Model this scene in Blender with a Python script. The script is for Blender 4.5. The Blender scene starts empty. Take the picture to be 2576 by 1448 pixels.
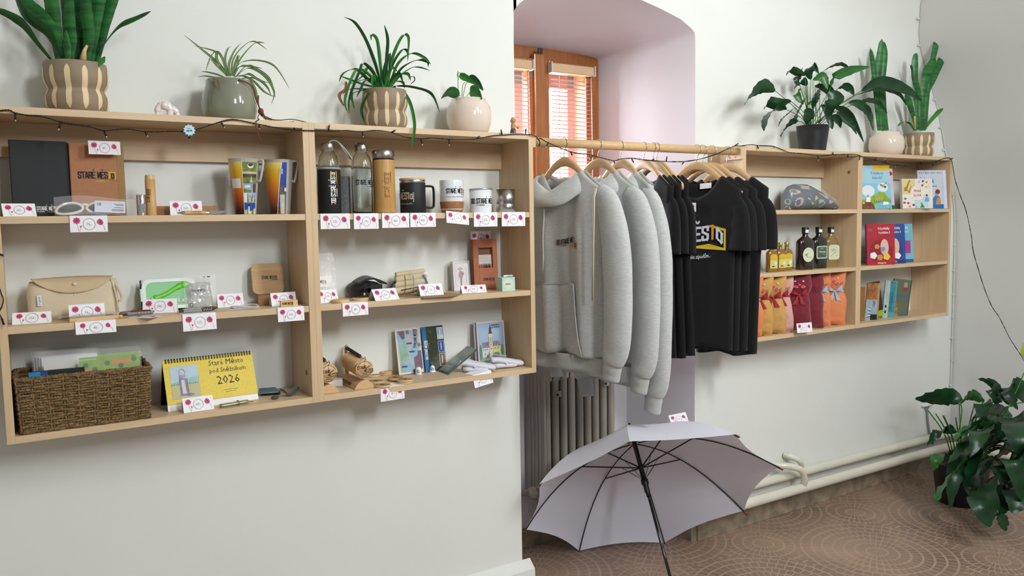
import bpy, bmesh, math, random
from mathutils import Vector, Matrix, noise
random.seed(7)
C = bpy.context.scene.collection
R = math.radians
V = Vector

# ---------------------------------------------------------------- camera
FPX = 1980.34
CAM = V((-0.7365, -2.2882, 1.4304))
_yaw, _pit, _rol = R(31.971), R(4.681), R(-0.987)
_f = V((math.sin(_yaw)*math.cos(_pit), math.cos(_yaw)*math.cos(_pit), -math.sin(_pit)))
_r = V((math.cos(_yaw), -math.sin(_yaw), 0)); _u = _r.cross(_f)
_R = _r*math.cos(_rol) + _u*math.sin(_rol); _U = -_r*math.sin(_rol) + _u*math.cos(_rol)
cd = bpy.data.cameras.new('camera'); cam = bpy.data.objects.new('camera', cd); C.objects.link(cam)
cd.sensor_width = 36; cd.lens = FPX/2576*36; cd.clip_start = .05; cd.clip_end = 60
m3 = Matrix((_R, _U, -_f)).transposed().to_4x4(); m3.translation = CAM
cam.matrix_world = m3
bpy.context.scene.camera = cam

def at(u, v, x=None, y=None, z=None):
    """world point seen at photo pixel (u, v) on the plane x=, y= or z="""
    d = _f + _R*((u-1288)/FPX) - _U*((v-724)/FPX)
    i, val = (0, x) if x is not None else ((1, y) if y is not None else (2, z))
    return CAM + d*((val-CAM[i])/d[i])

# ---------------------------------------------------------------- view, world, lights
vs = bpy.context.scene.view_settings
vs.view_transform = 'Standard'; vs.look = 'None'; vs.exposure = 0.0; vs.gamma = 1; vs.use_curve_mapping = False
w = bpy.data.worlds.new('world'); bpy.context.scene.world = w; w.use_nodes = True
nt = w.node_tree; nt.nodes.clear()
tc = nt.nodes.new('ShaderNodeTexCoord'); sp = nt.nodes.new('ShaderNodeSeparateXYZ')
mr = nt.nodes.new('ShaderNodeMapRange'); mx = nt.nodes.new('ShaderNodeMix'); mx.data_type = 'RGBA'
bg = nt.nodes.new('ShaderNodeBackground'); wo = nt.nodes.new('ShaderNodeOutputWorld')
nt.links.new(tc.outputs['Generated'], sp.inputs[0]); nt.links.new(sp.outputs[1], mr.inputs[0])
mr.inputs[1].default_value = .1; mr.inputs[2].default_value = .35
nt.links.new(mr.outputs[0], mx.inputs[0])
mx.inputs[6].default_value = (.34, .355, .38, 1)      # dim depth of the hall behind
mx.inputs[7].default_value = (14, 14.5, 15.5, 1)         # daylight outside the window
nt.links.new(mx.outputs[2], bg.inputs[0]); nt.links.new(bg.outputs[0], wo.inputs[0])

def area(name, loc, target, sx, sy, power, col):
    l = bpy.data.lights.new(name, 'AREA'); l.shape = 'RECTANGLE'; l.size = sx; l.size_y = sy
    l.energy = power; l.color = col
    o = bpy.data.objects.new(name, l); C.objects.link(o); o.location = loc
    o.rotation_euler = (V(target)-V(loc)).to_track_quat('-Z', 'Y').to_euler()
    return o
area('ceiling_lamp_near', (1.45, -2.35, 2.98), (1.0, 0.2, 1.2), .3, 1.1, 58, (.96, .99, 1))
area('ceiling_lamp_far', (.6, -3.9, 2.98), (.6, 0.2, 1.2), .5, 1.2, 85, (.96, .99, 1))
area('ceiling_lamp_side', (2.7, -2.9, 2.98), (2.2, 0.2, 1.0), .4, 1.1, 20, (.96, .99, 1))
area('window_daylight', (.95, 1.60, 1.95), (1.45, 0.5, 1.35), 1.0, 1.2, 260, (.86, .90, 1))

# ---------------------------------------------------------------- materials
def lin(c):
    if isinstance(c, str): c = tuple(int(c[i:i+2], 16)/255 for i in (0, 2, 4))
    return tuple(((x+.055)/1.055)**2.4 if x > .04045 else x/12.92 for x in c)
_M = {}
def mat(name, col, rough=.55, metal=0, var=.05, scale=14, stretch=(1, 1, 1), bump=0, bscale=200, trans=0, alpha=1,
        spec=.5, coat=0, sheen=0, col2=None, ior=1.45, sss=0):
    if name in _M: return _M[name]
    m = bpy.data.materials.new(name); m.use_nodes = True; n = m.node_tree; b = n.nodes['Principled BSDF']
    c = lin(col); d = lin(col2) if col2 else tuple(x*(1-2.2*var) for x in c)
    t = n.nodes.new('ShaderNodeTexCoord'); mp = n.nodes.new('ShaderNodeMapping'); mp.inputs['Scale'].default_value = stretch
    no = n.nodes.new('ShaderNodeTexNoise'); no.inputs['Scale'].default_value = scale; no.inputs['Detail'].default_value = 4
    rp = n.nodes.new('ShaderNodeValToRGB'); rp.color_ramp.elements[0].position = .3; rp.color_ramp.elements[1].position = .7
    rp.color_ramp.elements[0].color = (*d, 1); rp.color_ramp.elements[1].color = (*c, 1)
    n.links.new(t.outputs['Object'], mp.inputs[0]); n.links.new(mp.outputs[0], no.inputs[0])
    n.links.new(no.outputs[0], rp.inputs[0]); n.links.new(rp.outputs[0], b.inputs['Base Color'])
    b.inputs['Roughness'].default_value = rough; b.inputs['Metallic'].default_value = metal
    b.inputs['Specular IOR Level'].default_value = spec; b.inputs['IOR'].default_value = ior
    b.inputs['Transmission Weight'].default_value = trans; b.inputs['Alpha'].default_value = alpha
    b.inputs['Coat Weight'].default_value = coat; b.inputs['Sheen Weight'].default_value = sheen
    if sss: b.inputs['Subsurface Weight'].default_value = sss; b.inputs['Subsurface Scale'].default_value = .01
    if bump:
        n2 = n.nodes.new('ShaderNodeTexNoise'); n2.inputs['Scale'].default_value = bscale
        bp = n.nodes.new('ShaderNodeBump'); bp.inputs['Strength'].default_value = bump; bp.inputs['Distance'].default_value = .002
        n.links.new(mp.outputs[0], n2.inputs[0]); n.links.new(n2.outputs[0], bp.inputs['Height']); n.links.new(bp.outputs[0], b.inputs['Normal'])
    _M[name] = m
    return m
def ramp_mat(name, stops, axis='Z', lo=0, hi=1, rough=.4, wob=0):
    """a printed colour run along one object axis"""
    m = bpy.data.materials.new(name); m.use_nodes = True; n = m.node_tree; b = n.nodes['Principled BSDF']
    t = n.nodes.new('ShaderNodeTexCoord'); s = n.nodes.new('ShaderNodeSeparateXYZ'); k = n.nodes.new('ShaderNodeMapRange')
    k.inputs[1].default_value = lo; k.inputs[2].default_value = hi
    rp = n.nodes.new('ShaderNodeValToRGB'); e = rp.color_ramp.elements
    while len(e) < len(stops): e.new(.5)
    for i, (p, c) in enumerate(stops): e[i].position = p; e[i].color = (*lin(c), 1)
    n.links.new(t.outputs['Object'], s.inputs[0]); src = s.outputs['XYZ'.index(axis)]
    if wob:
        no = n.nodes.new('ShaderNodeTexNoise'); no.inputs['Scale'].default_value = 60
        ma = n.nodes.new('ShaderNodeMath'); ma.operation = 'MULTIPLY_ADD'; ma.inputs[1].default_value = wob
        n.links.new(no.outputs[0], ma.inputs[0]); n.links.new(src, ma.inputs[2]); src = ma.outputs[0]
    n.links.new(src, k.inputs[0]); n.links.new(k.outputs[0], rp.inputs[0]); n.links.new(rp.outputs[0], b.inputs['Base Color'])
    b.inputs['Roughness'].default_value = rough
    return m
WOODH = mat('laminate_grain_along', 'd8bd98', .42, var=.06, scale=5, stretch=(1, 14, 14))
WOODV = mat('laminate_grain_upright', 'd7bb95', .42, var=.06, scale=5, stretch=(14, 14, 1))
PLASTER = mat('white_lime_plaster', 'e4e6e1', .9, var=.012, scale=3, bump=.35, bscale=26)
NICHE = mat('lilac_white_plaster', 'dedbdf', .9, var=.015, scale=3, bump=.35, bscale=26)
WHITE = mat('white_paper', 'f3f3f6', .65, var=.01)
BLACK = mat('black_plastic', '0e0e0f', .4, var=.1)
INK = mat('black_ink', '17171a', .6, var=.05)
PINK = mat('poppy_pink', 'd84f80', .6, var=.16, scale=160)
DPINK = mat('poppy_dark_pink', 'a42a55', .6, var=.1, scale=160)
RING = mat('ring_print', 'b790a4', .6, var=.1, scale=200)
PENCIL = mat('pencil_writing', '8d8a96', .7)
STEM = mat('printed_stem', '66706a', .6)
STEEL = mat('brushed_steel', 'b9b7b2', .25, metal=1, var=.05, scale=40, stretch=(8, 8, 1))
CHROME = mat('chrome', 'd8d8da', .08, metal=1, var=.01)
BAMBOO = mat('bamboo', 'd3a86b', .5, var=.08, scale=10, stretch=(20, 20, 1))
BEECH = mat('beech_wood', 'd9b483', .45, var=.06, scale=12, stretch=(4, 12, 12))
KRAFT = mat('kraft_card', 'a9805a', .8, var=.06, scale=90)
PANE = mat('window_glass', 'ffffff', .03, alpha=.10, var=0, spec=.8)
GLASS = mat('clear_glass', 'eef3f0', .02, trans=1, var=0, ior=1.45)
FILM = mat('clear_film', 'ffffff', .12, trans=0, alpha=.16, var=0, spec=.9, coat=.6)
BROWNINK = mat('engraved_brown', '8a5c2d', .7)
YEL = mat('print_yellow', 'e9c12f', .5); ORA = mat('print_orange', 'e08a3c', .5); WHP = mat('print_white', 'eeeeec', .5)

# ---------------------------------------------------------------- text glyphs as meshes
_T = {}
def text_geo(s, bold=0.0):
    k = (s, bold)
    if k in _T: return _T[k]
    c = bpy.data.curves.new('t', 'FONT'); c.body = s; c.size = 1; c.resolution_u = 1; c.offset = bold
    o = bpy.data.objects.new('t', c); C.objects.link(o)
    dg = bpy.context.evaluated_depsgraph_get(); me = bpy.data.meshes.new_from_object(o.evaluated_get(dg))
    vs_ = [(v.co.x, v.co.y) for v in me.vertices]; fs = [tuple(p.vertices) for p in me.polygons]
    bpy.data.objects.remove(o); bpy.data.curves.remove(c); bpy.data.meshes.remove(me)
    wd = max((v[0] for v in vs_), default=1)
    _T[k] = (vs_, fs, wd); return _T[k]

GL = {'S': [[(1, .74), (1, .97), (.9, 1), (.1, 1), (0, .92), (0, .62), (1, .38), (1, .08), (.9, 0), (.1, 0), (0, .08), (0, .26)]],
      'T': [[(-.08, 1), (1.08, 1)], [(.5, 1), (.5, 0)]], 'A': [[(0, 0), (.36, 1), (.64, 1), (1, 0)], [(.2, .28), (.8, .28)]],
      'R': [[(0, 0), (0, 1), (.85, 1), (1, .9), (1, .58), (.85, .48), (0, .48)], [(.5, .48), (1, 0)]],
      'E': [[(1, 1), (0, 1), (0, 0), (1, 0)], [(0, .5), (.8, .5)]], 'M': [[(0, 0), (0, 1), (.5, .25), (1, 1), (1, 0)]],
      'O': [[(.15, 0), (0, .08), (0, .92), (.15, 1), (.85, 1), (1, .92), (1, .08), (.85, 0), (.15, 0)]],
      '7': [[(0, 1), (1, 1), (.4, 0)]], ' ': []}
GL['0'] = GL['O']; GL['.'] = [[(0, 0), (.2, 0)]]

# ---------------------------------------------------------------- mesh builder
class MB:
    def __init__(s): s.v = []; s.f = []; s.m = []; s.s = []; s.mats = []; s.X = None
    def mi(s, m):
        if m not in s.mats: s.mats.append(m)
        return s.mats.index(m)
    def add(s, vs_, fs, m, smooth=False):
        o = len(s.v); i = s.mi(m)
        s.v += [s.X @ V(p) if s.X else V(p) for p in vs_]
        for f in fs: s.f.append(tuple(a+o for a in f)); s.m.append(i); s.s.append(smooth)
    def box(s, x0, x1, y0, y1, z0, z1, m):
        p = [(x, y, z) for z in (z0, z1) for y in (y0, y1) for x in (x0, x1)]
        s.add(p, [(0, 2, 3, 1), (4, 5, 7, 6), (0, 1, 5, 4), (2, 6, 7, 3), (0, 4, 6, 2), (1, 3, 7, 5)], m)
    def slab(s, O, S, T, w_, h, t, m):
        O, S, T = V(O), V(S).normalized(), V(T).normalized(); N = S.cross(T)
        p = [O + S*a + T*b - N*c for c in (0, t) for b in (0, h) for a in (0, w_)]
        s.add(p, [(0, 1, 3, 2), (4, 6, 7, 5), (0, 4, 5, 1), (2, 3, 7, 6), (0, 2, 6, 4), (1, 5, 7, 3)], m)
    def loft(s, rings, m, cap=True, smooth=True, closed=False):
        n = len(rings[0]); vs_ = [p for r in rings for p in r]; fs = []
        k = len(rings)
        for i in range(k if closed else k-1):
            a, b = i*n, ((i+1) % k)*n
            fs += [(a+j, a+(j+1) % n, b+(j+1) % n, b+j) for j in range(n)]
        if cap and not closed: fs += [tuple(range(n-1, -1, -1)), tuple((k-1)*n+j for j in range(n))]
        s.add(vs_, fs, m, smooth)
    def lathe(s, prof, m, seg=32, c=(0, 0), smooth=True, cap=False, sq=2.0):
        rings = []
        for r, z in prof:
            ring = []
            for j in range(seg):
                a = 2*math.pi*j/seg; ca, sa = math.cos(a), math.sin(a)
                q = 1 if sq == 2 else (abs(ca)**sq+abs(sa)**sq)**(-1/sq)
                ring.append(V((c[0]+r*q*ca, c[1]+r*q*sa, z)))
            rings.append(ring)
        s.loft(rings, m, cap, smooth)
    def tube(s, pts, r, m, seg=8, smooth=True, closed=False, flat=1.0, cap=True):
        pts = [V(p) for p in pts]; n = len(pts); rr = r if isinstance(r, (list, tuple)) else [r]*n
        up = V((0, 0, 1)); rings = []
        t0 = (pts[1]-pts[0]).normalized()
        if abs(t0.dot(up)) > .9: up = V((0, 1, 0))
        nrm = (up - t0*up.dot(t0)).normalized()
        for i in range(n):
            a = pts[(i-1) % n] if closed or i else pts[0]; b = pts[(i+1) % n] if closed or i < n-1 else pts[-1]
            t = (b-a).normalized() if (b-a).length > 1e-9 else t0
            nn = nrm - t*nrm.dot(t); nrm = nn.normalized() if nn.length > 1e-6 else nrm
            bi = t.cross(nrm)
            rings.append([pts[i] + nrm*(rr[i]*math.cos(2*math.pi*j/seg)) + bi*(rr[i]*flat*math.sin(2*math.pi*j/seg)) for j in range(seg)])
        s.loft(rings, m, cap, smooth, closed)
    def grid(s, fn, nu, nv, m, smooth=True):
        vs_ = [fn(i/nu, j/nv) for j in range(nv+1) for i in range(nu+1)]
        fs = [(j*(nu+1)+i, j*(nu+1)+i+1, (j+1)*(nu+1)+i+1, (j+1)*(nu+1)+i) for j in range(nv) for i in range(nu)]
        s.add(vs_, fs, m, smooth)
    def ball(s, c, r, m, seg=12, sc=(1, 1, 1)):
        s.loft([[V((c[0]+r*sc[0]*math.sin(p)*math.cos(2*math.pi*j/seg), c[1]+r*sc[1]*math.sin(p)*math.sin(2*math.pi*j/seg), c[2]-r*sc[2]*math.cos(p)))
                 for j in range(seg)] for p in [math.pi*(i+.02)/(seg//2+.04) for i in range(seg//2+1)]], m)
    # prints on a surface: g(s, t, h) -> point
    def pr(s, g, pts, m, h=.0003):
        s.add([g(a, b, h) for a, b in pts], [tuple(range(len(pts)))], m)
    def prect(s, g, a0, a1, b0, b1, m, h=.0003, nx=1, ny=1):
        s.grid(lambda u, v: g(a0+(a1-a0)*u, b0+(b1-b0)*v, h), nx, ny, m, False)
    def pdisc(s, g, a, b, r, m, h=.0003, seg=20, ry=None, lobes=0, amp=0, ph=0):
        ry = ry or r; p = []
        for i in range(seg):
            t = 2*math.pi*i/seg; q = 1+amp*math.cos(lobes*t+ph); p.append((a+r*q*math.cos(t), b+ry*q*math.sin(t)))
        s.pr(g, p, m, h)
    def pstroke(s, g, pts, w_, m, h=.0003, closed=False, ext=0):
        P = [V((a, b)) for a, b in pts]; n = len(P)
        for i in range(n if closed else n-1):
            a, b = P[i], P[(i+1) % n]; d = b-a
            if d.length < 1e-9: continue
            d.normalize(); q = V((-d.y, d.x))*w_/2; a2 = a-d*ext; b2 = b+d*ext
            k = max(1, int((b2-a2).length/.012))
            for j in range(k):
                c0 = a2.lerp(b2, j/k); c1 = a2.lerp(b2, (j+1)/k)
                s.add([g(*(c0-q), h), g(*(c1-q), h), g(*(c1+q), h), g(*(c0+q), h)], [(0, 1, 2, 3)], m)
    def ptext(s, g, txt, a, b, size, m, h=.0004, xs=1.0, bold=0, align='l', rot=0, shear=0):
        vs_, fs, wd = text_geo(txt, bold); ox = {'l': 0, 'c': -wd/2, 'r': -wd}[align]
        ca, sa = math.cos(rot), math.sin(rot); out = []
        for x, y in vs_:
            x = (x+ox+shear*y)*size*xs; y = y*size; out.append(g(a+x*ca-y*sa, b+x*sa+y*ca, h))
        s.add(out, fs, m)
    def logo(s, g, a, b, H, cL, cT=None, cB=None, c7=None, n700=True, sub=True, rot=0, h=.0004, first=0, sw=.135, bar=True, wf=1.0):
        """town emblem lettering, lower left at (a, b), cap height H; first = skip that many leading letters"""
        ca, sa = math.cos(rot), math.sin(rot)
        g2 = lambda x, y, hh: g(a+x*ca-y*sa, b+x*sa+y*ca, hh)
        cT = cT or cL; cB = cB or cL; c7 = c7 or cL; W_, G_, K = .285*H*wf, .13*H*wf, sw*H; x = 0
        seq = ('700 ' if n700 else '')+'STARÉ MĚSTO'; xM = xS = 0
        for i, ch in enumerate(seq):
            if i < first: continue
            base = {'É': 'E', 'Ě': 'E'}.get(ch, ch)
            if base == ' ': x += .22*H; continue
            if ch == 'S' and not xS: xS = x
            if ch == 'M': xM = x
            last = i == len(seq)-1; isT = i == len(seq)-2
            hh = .62 if last else .92
            col = cT if isT else (c7 if ch == '7' else cL)
            for st in GL[base]:
                if isT and st[0][0] < 0: st = [(-.1, 1), (.4, 1)]
                s.pstroke(g2, [(x+K/2+p*W_, K/2+q*hh*(H-K)/.92*.92+0*H) if not last else (x+K/2+p*W_*.9, K/2+q*(H*.74-K)) for p, q in st], K, col, h, ext=K*.42)
            if ch == 'É': s.pstroke(g2, [(x+W_*.5, H*1.1), (x+W_*.95, H*1.28)], K*.8, cL, h)
            if ch == 'Ě': s.pstroke(g2, [(x+W_*.3, H*1.27), (x+W_*.7, H*1.1), (x+W_*1.1, H*1.27)], K*.7, cL, h)
            if isT: xT = x
            x += W_+G_+ (0 if not isT else -.02*H)
        xe = x+.02*H; F = K*.85
        yt = .92*(H-K)+K/2
        s.pr(g2, [(xT+W_*.5, yt-K/2), (xe+F, yt-K/2), (xe+F, yt+K/2), (xT+W_*.5, yt+K/2)], cB, h)
        s.pr(g2, [(xe, -.34*H), (xe+F, -.34*H), (xe+F, yt), (xe, yt)], cB, h)
        xb = max(xM-.3*H, 0) if bar else xT
        s.pr(g2, [(xb, -.34*H), (xe+F*.5, -.34*H), (xe+F*.5, -.34*H+F), (xT, -.34*H+F*1.1), ((xT+xb)/2, -.34*H+F*.8), (xb, -.34*H+F*.2)], cB, h)
        if sub: s.ptext(g2, 'POD SNĚŽNÍKEM', xS, -.36*H, .30*H, cL, h, xs=.62, bold=.02)
        return xe+F
    def build(s, name, parent=None, bevel=0, sub=0, solid=0):
        me = bpy.data.meshes.new(name); me.from_pydata([tuple(p) for p in s.v], [], s.f); me.update()
        for m in s.mats: me.materials.append(m)
        me.polygons.foreach_set('material_index', s.m); me.polygons.foreach_set('use_smooth', s.s); me.update()
        o = bpy.data.objects.new(name, me); C.objects.link(o)
        if parent: o.parent = parent
        if bevel:
            b = o.modifiers.new('b', 'BEVEL'); b.width = bevel; b.segments = 2; b.limit_method = 'ANGLE'; b.angle_limit = R(40)
        if solid:
            b = o.modifiers.new('t', 'SOLIDIFY'); b.thickness = solid; b.offset = 0
        if sub:
            b = o.modifiers.new('s', 'SUBSURF'); b.levels = sub; b.render_levels = sub
        return o

def tag(o, label, cat, group=None):
    o['label'] = label; o['category'] = cat
    if group: o['group'] = group
    return o
def thing(name, label, cat, loc=(0, 0, 0), rz=0, group=None, rx=0, ry=0):
    o = bpy.data.objects.new(name, None); C.objects.link(o); o.empty_display_size = .05
    o.location = loc; o.rotation_euler = (R(rx), R(ry), R(rz)); return tag(o, label, cat, group)
def single(mb, name, label, cat, loc=(0, 0, 0), rz=0, group=None, rx=0, ry=0, **k):
    o = mb.build(name, **k); o.location = loc; o.rotation_euler = (R(rx), R(ry), R(rz)); return tag(o, label, cat, group)
def struct(mb, name, **k):
    o = mb.build(name, **k); o['kind'] = 'structure'; return o
def plane(O, S, T):
    O, S, T = V(O), V(S).normalized(), V(T).normalized(); N = S.cross(T)
    return lambda a, b, h: O + S*a + T*b + N*h
def cyl(r, a0=-90, c=(0, 0), z0=0):
    """prints on an upright cylinder; s runs round it from angle a0 (degrees), t is height; r number or function of z"""
    rf = r if callable(r) else (lambda z: r)
    def g(a, b, h):
        q = rf(z0+b)+h; t = R(a0)+a/q; return V((c[0]+q*math.cos(t), c[1]+q*math.sin(t), z0+b))
    return g
def spline(pts, n=6):
    pts = [V(p) for p in pts]; out = []
    for i in range(len(pts)-1):
        p0 = pts[max(i-1, 0)]; p1 = pts[i]; p2 = pts[i+1]; p3 = pts[min(i+2, len(pts)-1)]
        for k in range(n):
            t = k/n; out.append(.5*((2*p1)+(p2-p0)*t+(2*p0-5*p1+4*p2-p3)*t*t+(3*p1-p0-3*p2+p3)*t**3))
    out.append(pts[-1]); return out
def interp(tab, x):
    if x <= tab[0][0]: return tab[0][1]
    for (a, b), (c_, d) in zip(tab, tab[1:]):
        if x <= c_: return b+(d-b)*(x-a)/(c_-a)
    return tab[-1][1]
# ================================================================ the setting
TOP, S1, S2, S3 = 1.735, 1.4686, 1.1972, .9232
YW = .2
# back wall with the tall arched window recess
LX, RX = .842, 1.760
front = [(LX, 0), (LX, 1.0), (LX, 2.10)] + [(LX+.002, 2.17), (.8439, 2.2025), (.8687, 2.2326), (.8898, 2.2482), (1.0, 2.296), (1.12, 2.322), (1.24, 2.333),
         (1.35, 2.332), (1.457, 2.3228), (1.5581, 2.3026), (1.6741, 2.2733), (1.7361, 2.2428), (1.757, 2.225), (RX, 2.19)] + [(RX, 2.10), (RX, 1.0), (RX, 0)]
BL, BR, BY = .94, 1.655, .78
rear = [(BL, 0), (BL, 1.0), (BL, 2.12)] + [(BL, 2.17), (BL+.003, 2.205), (BL+.012, 2.213), (BL+.03, 2.216), (1.06, 2.217), (1.15, 2.217), (1.24, 2.217),
        (1.34, 2.216), (1.43, 2.214), (1.50, 2.212), (1.58, 2.210), (1.630, 2.208), (1.649, 2.204), (BR, 2.18)] + [(BR, 2.12), (BR, 1.0), (BR, 0)]
m = MB()
ZC = [(2.2, 2.49), (2.36, 2.4417), (2.637, 2.3845), (3.02, 2.3114), (3.19, 2.2887), (3.9, 2.2)]
def wy(x, z):  # wall top bent forward at upper right, a shape made for its soft shading
    h = z-interp(ZC, x)
    if x < 2.0: h -= (2.0-x)*.6
    return YW - (1.3*h*h if h > 0 else 0)
m.grid(lambda u, v: V((-3+(LX+3)*u, wy(-3+(LX+3)*u, 3.2*v), 3.2*v)), 12, 40, PLASTER)
m.grid(lambda u, v: V((RX+(4.3-RX)*u, wy(RX+(4.3-RX)*u, 3.2*v), 3.2*v)), 40, 60, PLASTER)
arch = front[2:-2]
m.grid(lambda u, v: V((arch[round(u*(len(arch)-1))][0], YW if v < 1e-6 else wy(arch[round(u*(len(arch)-1))][0], arch[round(u*(len(arch)-1))][1]*(1-v)+3.2*v), arch[round(u*(len(arch)-1))][1]*(1-v)+3.2*v)), len(arch)-1, 12, PLASTER)
struct(m, 'wall_back')
m = MB()
def rev(u, v):
    i = round(u*(len(front)-1)); a, b = front[i], rear[i]; k = v
    return V((a[0]+(b[0]-a[0])*k, YW+(BY-YW)*k, a[1]+(b[1]-a[1])*k))
m.grid(rev, len(front)-1, 8, NICHE)
for pf, y0, y1 in ((front, YW+.001, YW+.0012), (rear, BY, BY+.001)): pass
struct(m, 'wall_recess')
m = MB(); m.box(LX-.05, RX+.05, .58, .90, 0, .98, NICHE); m.box(LX-.02, RX+.02, .565, .80, .98, 1.0, mat('painted_sill', 'e6e3e2', .5))
struct(m, 'wall_parapet')
# right wall, curving over into the vault
PX = [(0, 3.822), (1.2, 3.822), (1.4, 3.815), (1.55, 3.785), (1.8, 3.683), (1.92, 3.64), (2.07, 3.575), (2.23, 3.48), (2.34, 3.404), (2.46, 3.33), (2.56, 3.26), (2.8, 3.08), (3.05, 2.8), (3.2, 2.55)]
m = MB(); zs = [0, .4, .8, 1.1, 1.2, 1.3, 1.4, 1.48, 1.55, 1.68, 1.8, 1.92, 2.07, 2.23, 2.34, 2.46, 2.56, 2.68, 2.8, 2.92, 3.05, 3.2]
m.grid(lambda u, v: V((interp(PX, zs[round(v*(len(zs)-1))]), .23-6*u, zs[round(v*(len(zs)-1))])), 10, len(zs)-1, mat('grey_white_plaster', 'dcddda', .9, var=.012, scale=3, bump=.3, bscale=22))
struct(m, 'wall_right')
m = MB(); m.box(-3, 4.3, -6, .4, 3.19, 3.3, PLASTER); struct(m, 'ceiling')
m = MB(); m.box(-3.1, -3, -6, .4, 0, 3.3, PLASTER); struct(m, 'wall_left')

# floor: clay tiles printed with fans of small cobbles
fm = bpy.data.materials.new('cobble_fan_tiles'); fm.use_nodes = True; n = fm.node_tree; b = n.nodes['Principled BSDF']
def N(t, **k):
    o = n.nodes.new(t)
    for a, v_ in k.items(): setattr(o, a, v_)
    return o
def MA(op, a, b_=None, c_=None):
    o = N('ShaderNodeMath', operation=op)
    for i, q in enumerate((a, b_, c_)):
        if q is None: continue
        if isinstance(q, (int, float)): o.inputs[i].default_value = q
        else: n.links.new(q, o.inputs[i])
    return o.outputs[0]
tc = N('ShaderNodeTexCoord'); mp = N('ShaderNodeMapping'); n.links.new(tc.outputs['Object'], mp.inputs[0])
mp.inputs['Rotation'].default_value = (0, 0, 0)
wn = N('ShaderNodeTexNoise'); wn.inputs['Scale'].default_value = 14; n.links.new(mp.outputs[0], wn.inputs[0])
sx = N('ShaderNodeSeparateXYZ'); n.links.new(mp.outputs[0], sx.inputs[0])
wob = MA('MULTIPLY', MA('SUBTRACT', wn.outputs[0], .5), .03)
T_ = .66
def cell(sh):
    px = MA('ADD', MA('DIVIDE', sx.outputs[0], T_), sh[0]); py = MA('ADD', MA('DIVIDE', sx.outputs[1], T_), sh[1])
    fx = MA('SUBTRACT', MA('FRACT', px), .5); fy = MA('SUBTRACT', MA('FRACT', py), .5)
    return MA('ADD', fx, wob), MA('ADD', fy, wob)
fx, fy = cell((0, 0)); gx, gy = cell((.5, .5))
r1 = MA('SQRT', MA('ADD', MA('MULTIPLY', fx, fx), MA('MULTIPLY', fy, fy)))
r2 = MA('SQRT', MA('ADD', MA('MULTIPLY', gx, gx), MA('MULTIPLY', gy, gy)))
def web(r, x, y):
    q = MA('MULTIPLY', r, 15); ri = MA('FLOOR', q); fr = MA('FRACT', q)
    th = MA('ARCTAN2', y, x); cnt = MA('MULTIPLY', MA('ADD', ri, 1), .9)
    an = MA('FRACT', MA('ADD', MA('MULTIPLY', th, MA('ROUND', MA('ADD', cnt, 2))), MA('MULTIPLY', ri, .5)))
    l1 = MA('LESS_THAN', MA('ABSOLUTE', MA('SUBTRACT', fr, .5)), .40)
    l2 = MA('GREATER_THAN', an, MA('DIVIDE', 1.2, MA('ADD', ri, 3)))
    return MA('MULTIPLY', l1, l2)
sel = MA('LESS_THAN', r1, .5)
w1 = web(r1, fx, fy); w2 = web(r2, gx, gy)
stone = MA('ADD', MA('MULTIPLY', sel, w1), MA('MULTIPLY', MA('SUBTRACT', 1, sel), w2))
big = N('ShaderNodeTexNoise'); big.inputs['Scale'].default_value = 2.2; big.inputs['Detail'].default_value = 5; n.links.new(mp.outputs[0], big.inputs[0])
fade = MA('MULTIPLY_ADD', big.outputs[0], 3.0, -1.0)
fc = N('ShaderNodeClamp'); n.links.new(fade, fc.inputs[0])
amt = MA('MULTIPLY', stone, MA('MULTIPLY_ADD', fc.outputs[0], .75, .25))
mix = N('ShaderNodeMix', data_type='RGBA'); n.links.new(amt, mix.inputs[0])
mix.inputs[6].default_value = (*lin('b89a82'), 1); mix.inputs[7].default_value = (*lin('846a5c'), 1)
fine = N('ShaderNodeTexNoise'); fine.inputs['Scale'].default_value = 9; fine.inputs['Detail'].default_value = 8; n.links.new(mp.outputs[0], fine.inputs[0])
mix2 = N('ShaderNodeMix', data_type='RGBA'); mix2.blend_type = 'MULTIPLY'; mix2.inputs[0].default_value = .35
n.links.new(mix.outputs[2], mix2.inputs[6]); n.links.new(fine.outputs[0], mix2.inputs[7])
hs = N('ShaderNodeHueSaturation'); hs.inputs['Value'].default_value = .98; hs.inputs['Saturation'].default_value = .95
n.links.new(mix2.outputs[2], hs.inputs['Color']); n.links.new(hs.outputs[0], b.inputs['Base Color'])
b.inputs['Roughness'].default_value = .5
bp = N('ShaderNodeBump'); bp.inputs['Strength'].default_value = .25; bp.inputs['Distance'].default_value = .002
n.links.new(stone, bp.inputs['Height']); n.links.new(bp.outputs[0], b.inputs['Normal'])
m = MB(); m.box(-3, 4.3, -6, .9, -.05, 0, fm); struct(m, 'floor')

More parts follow.
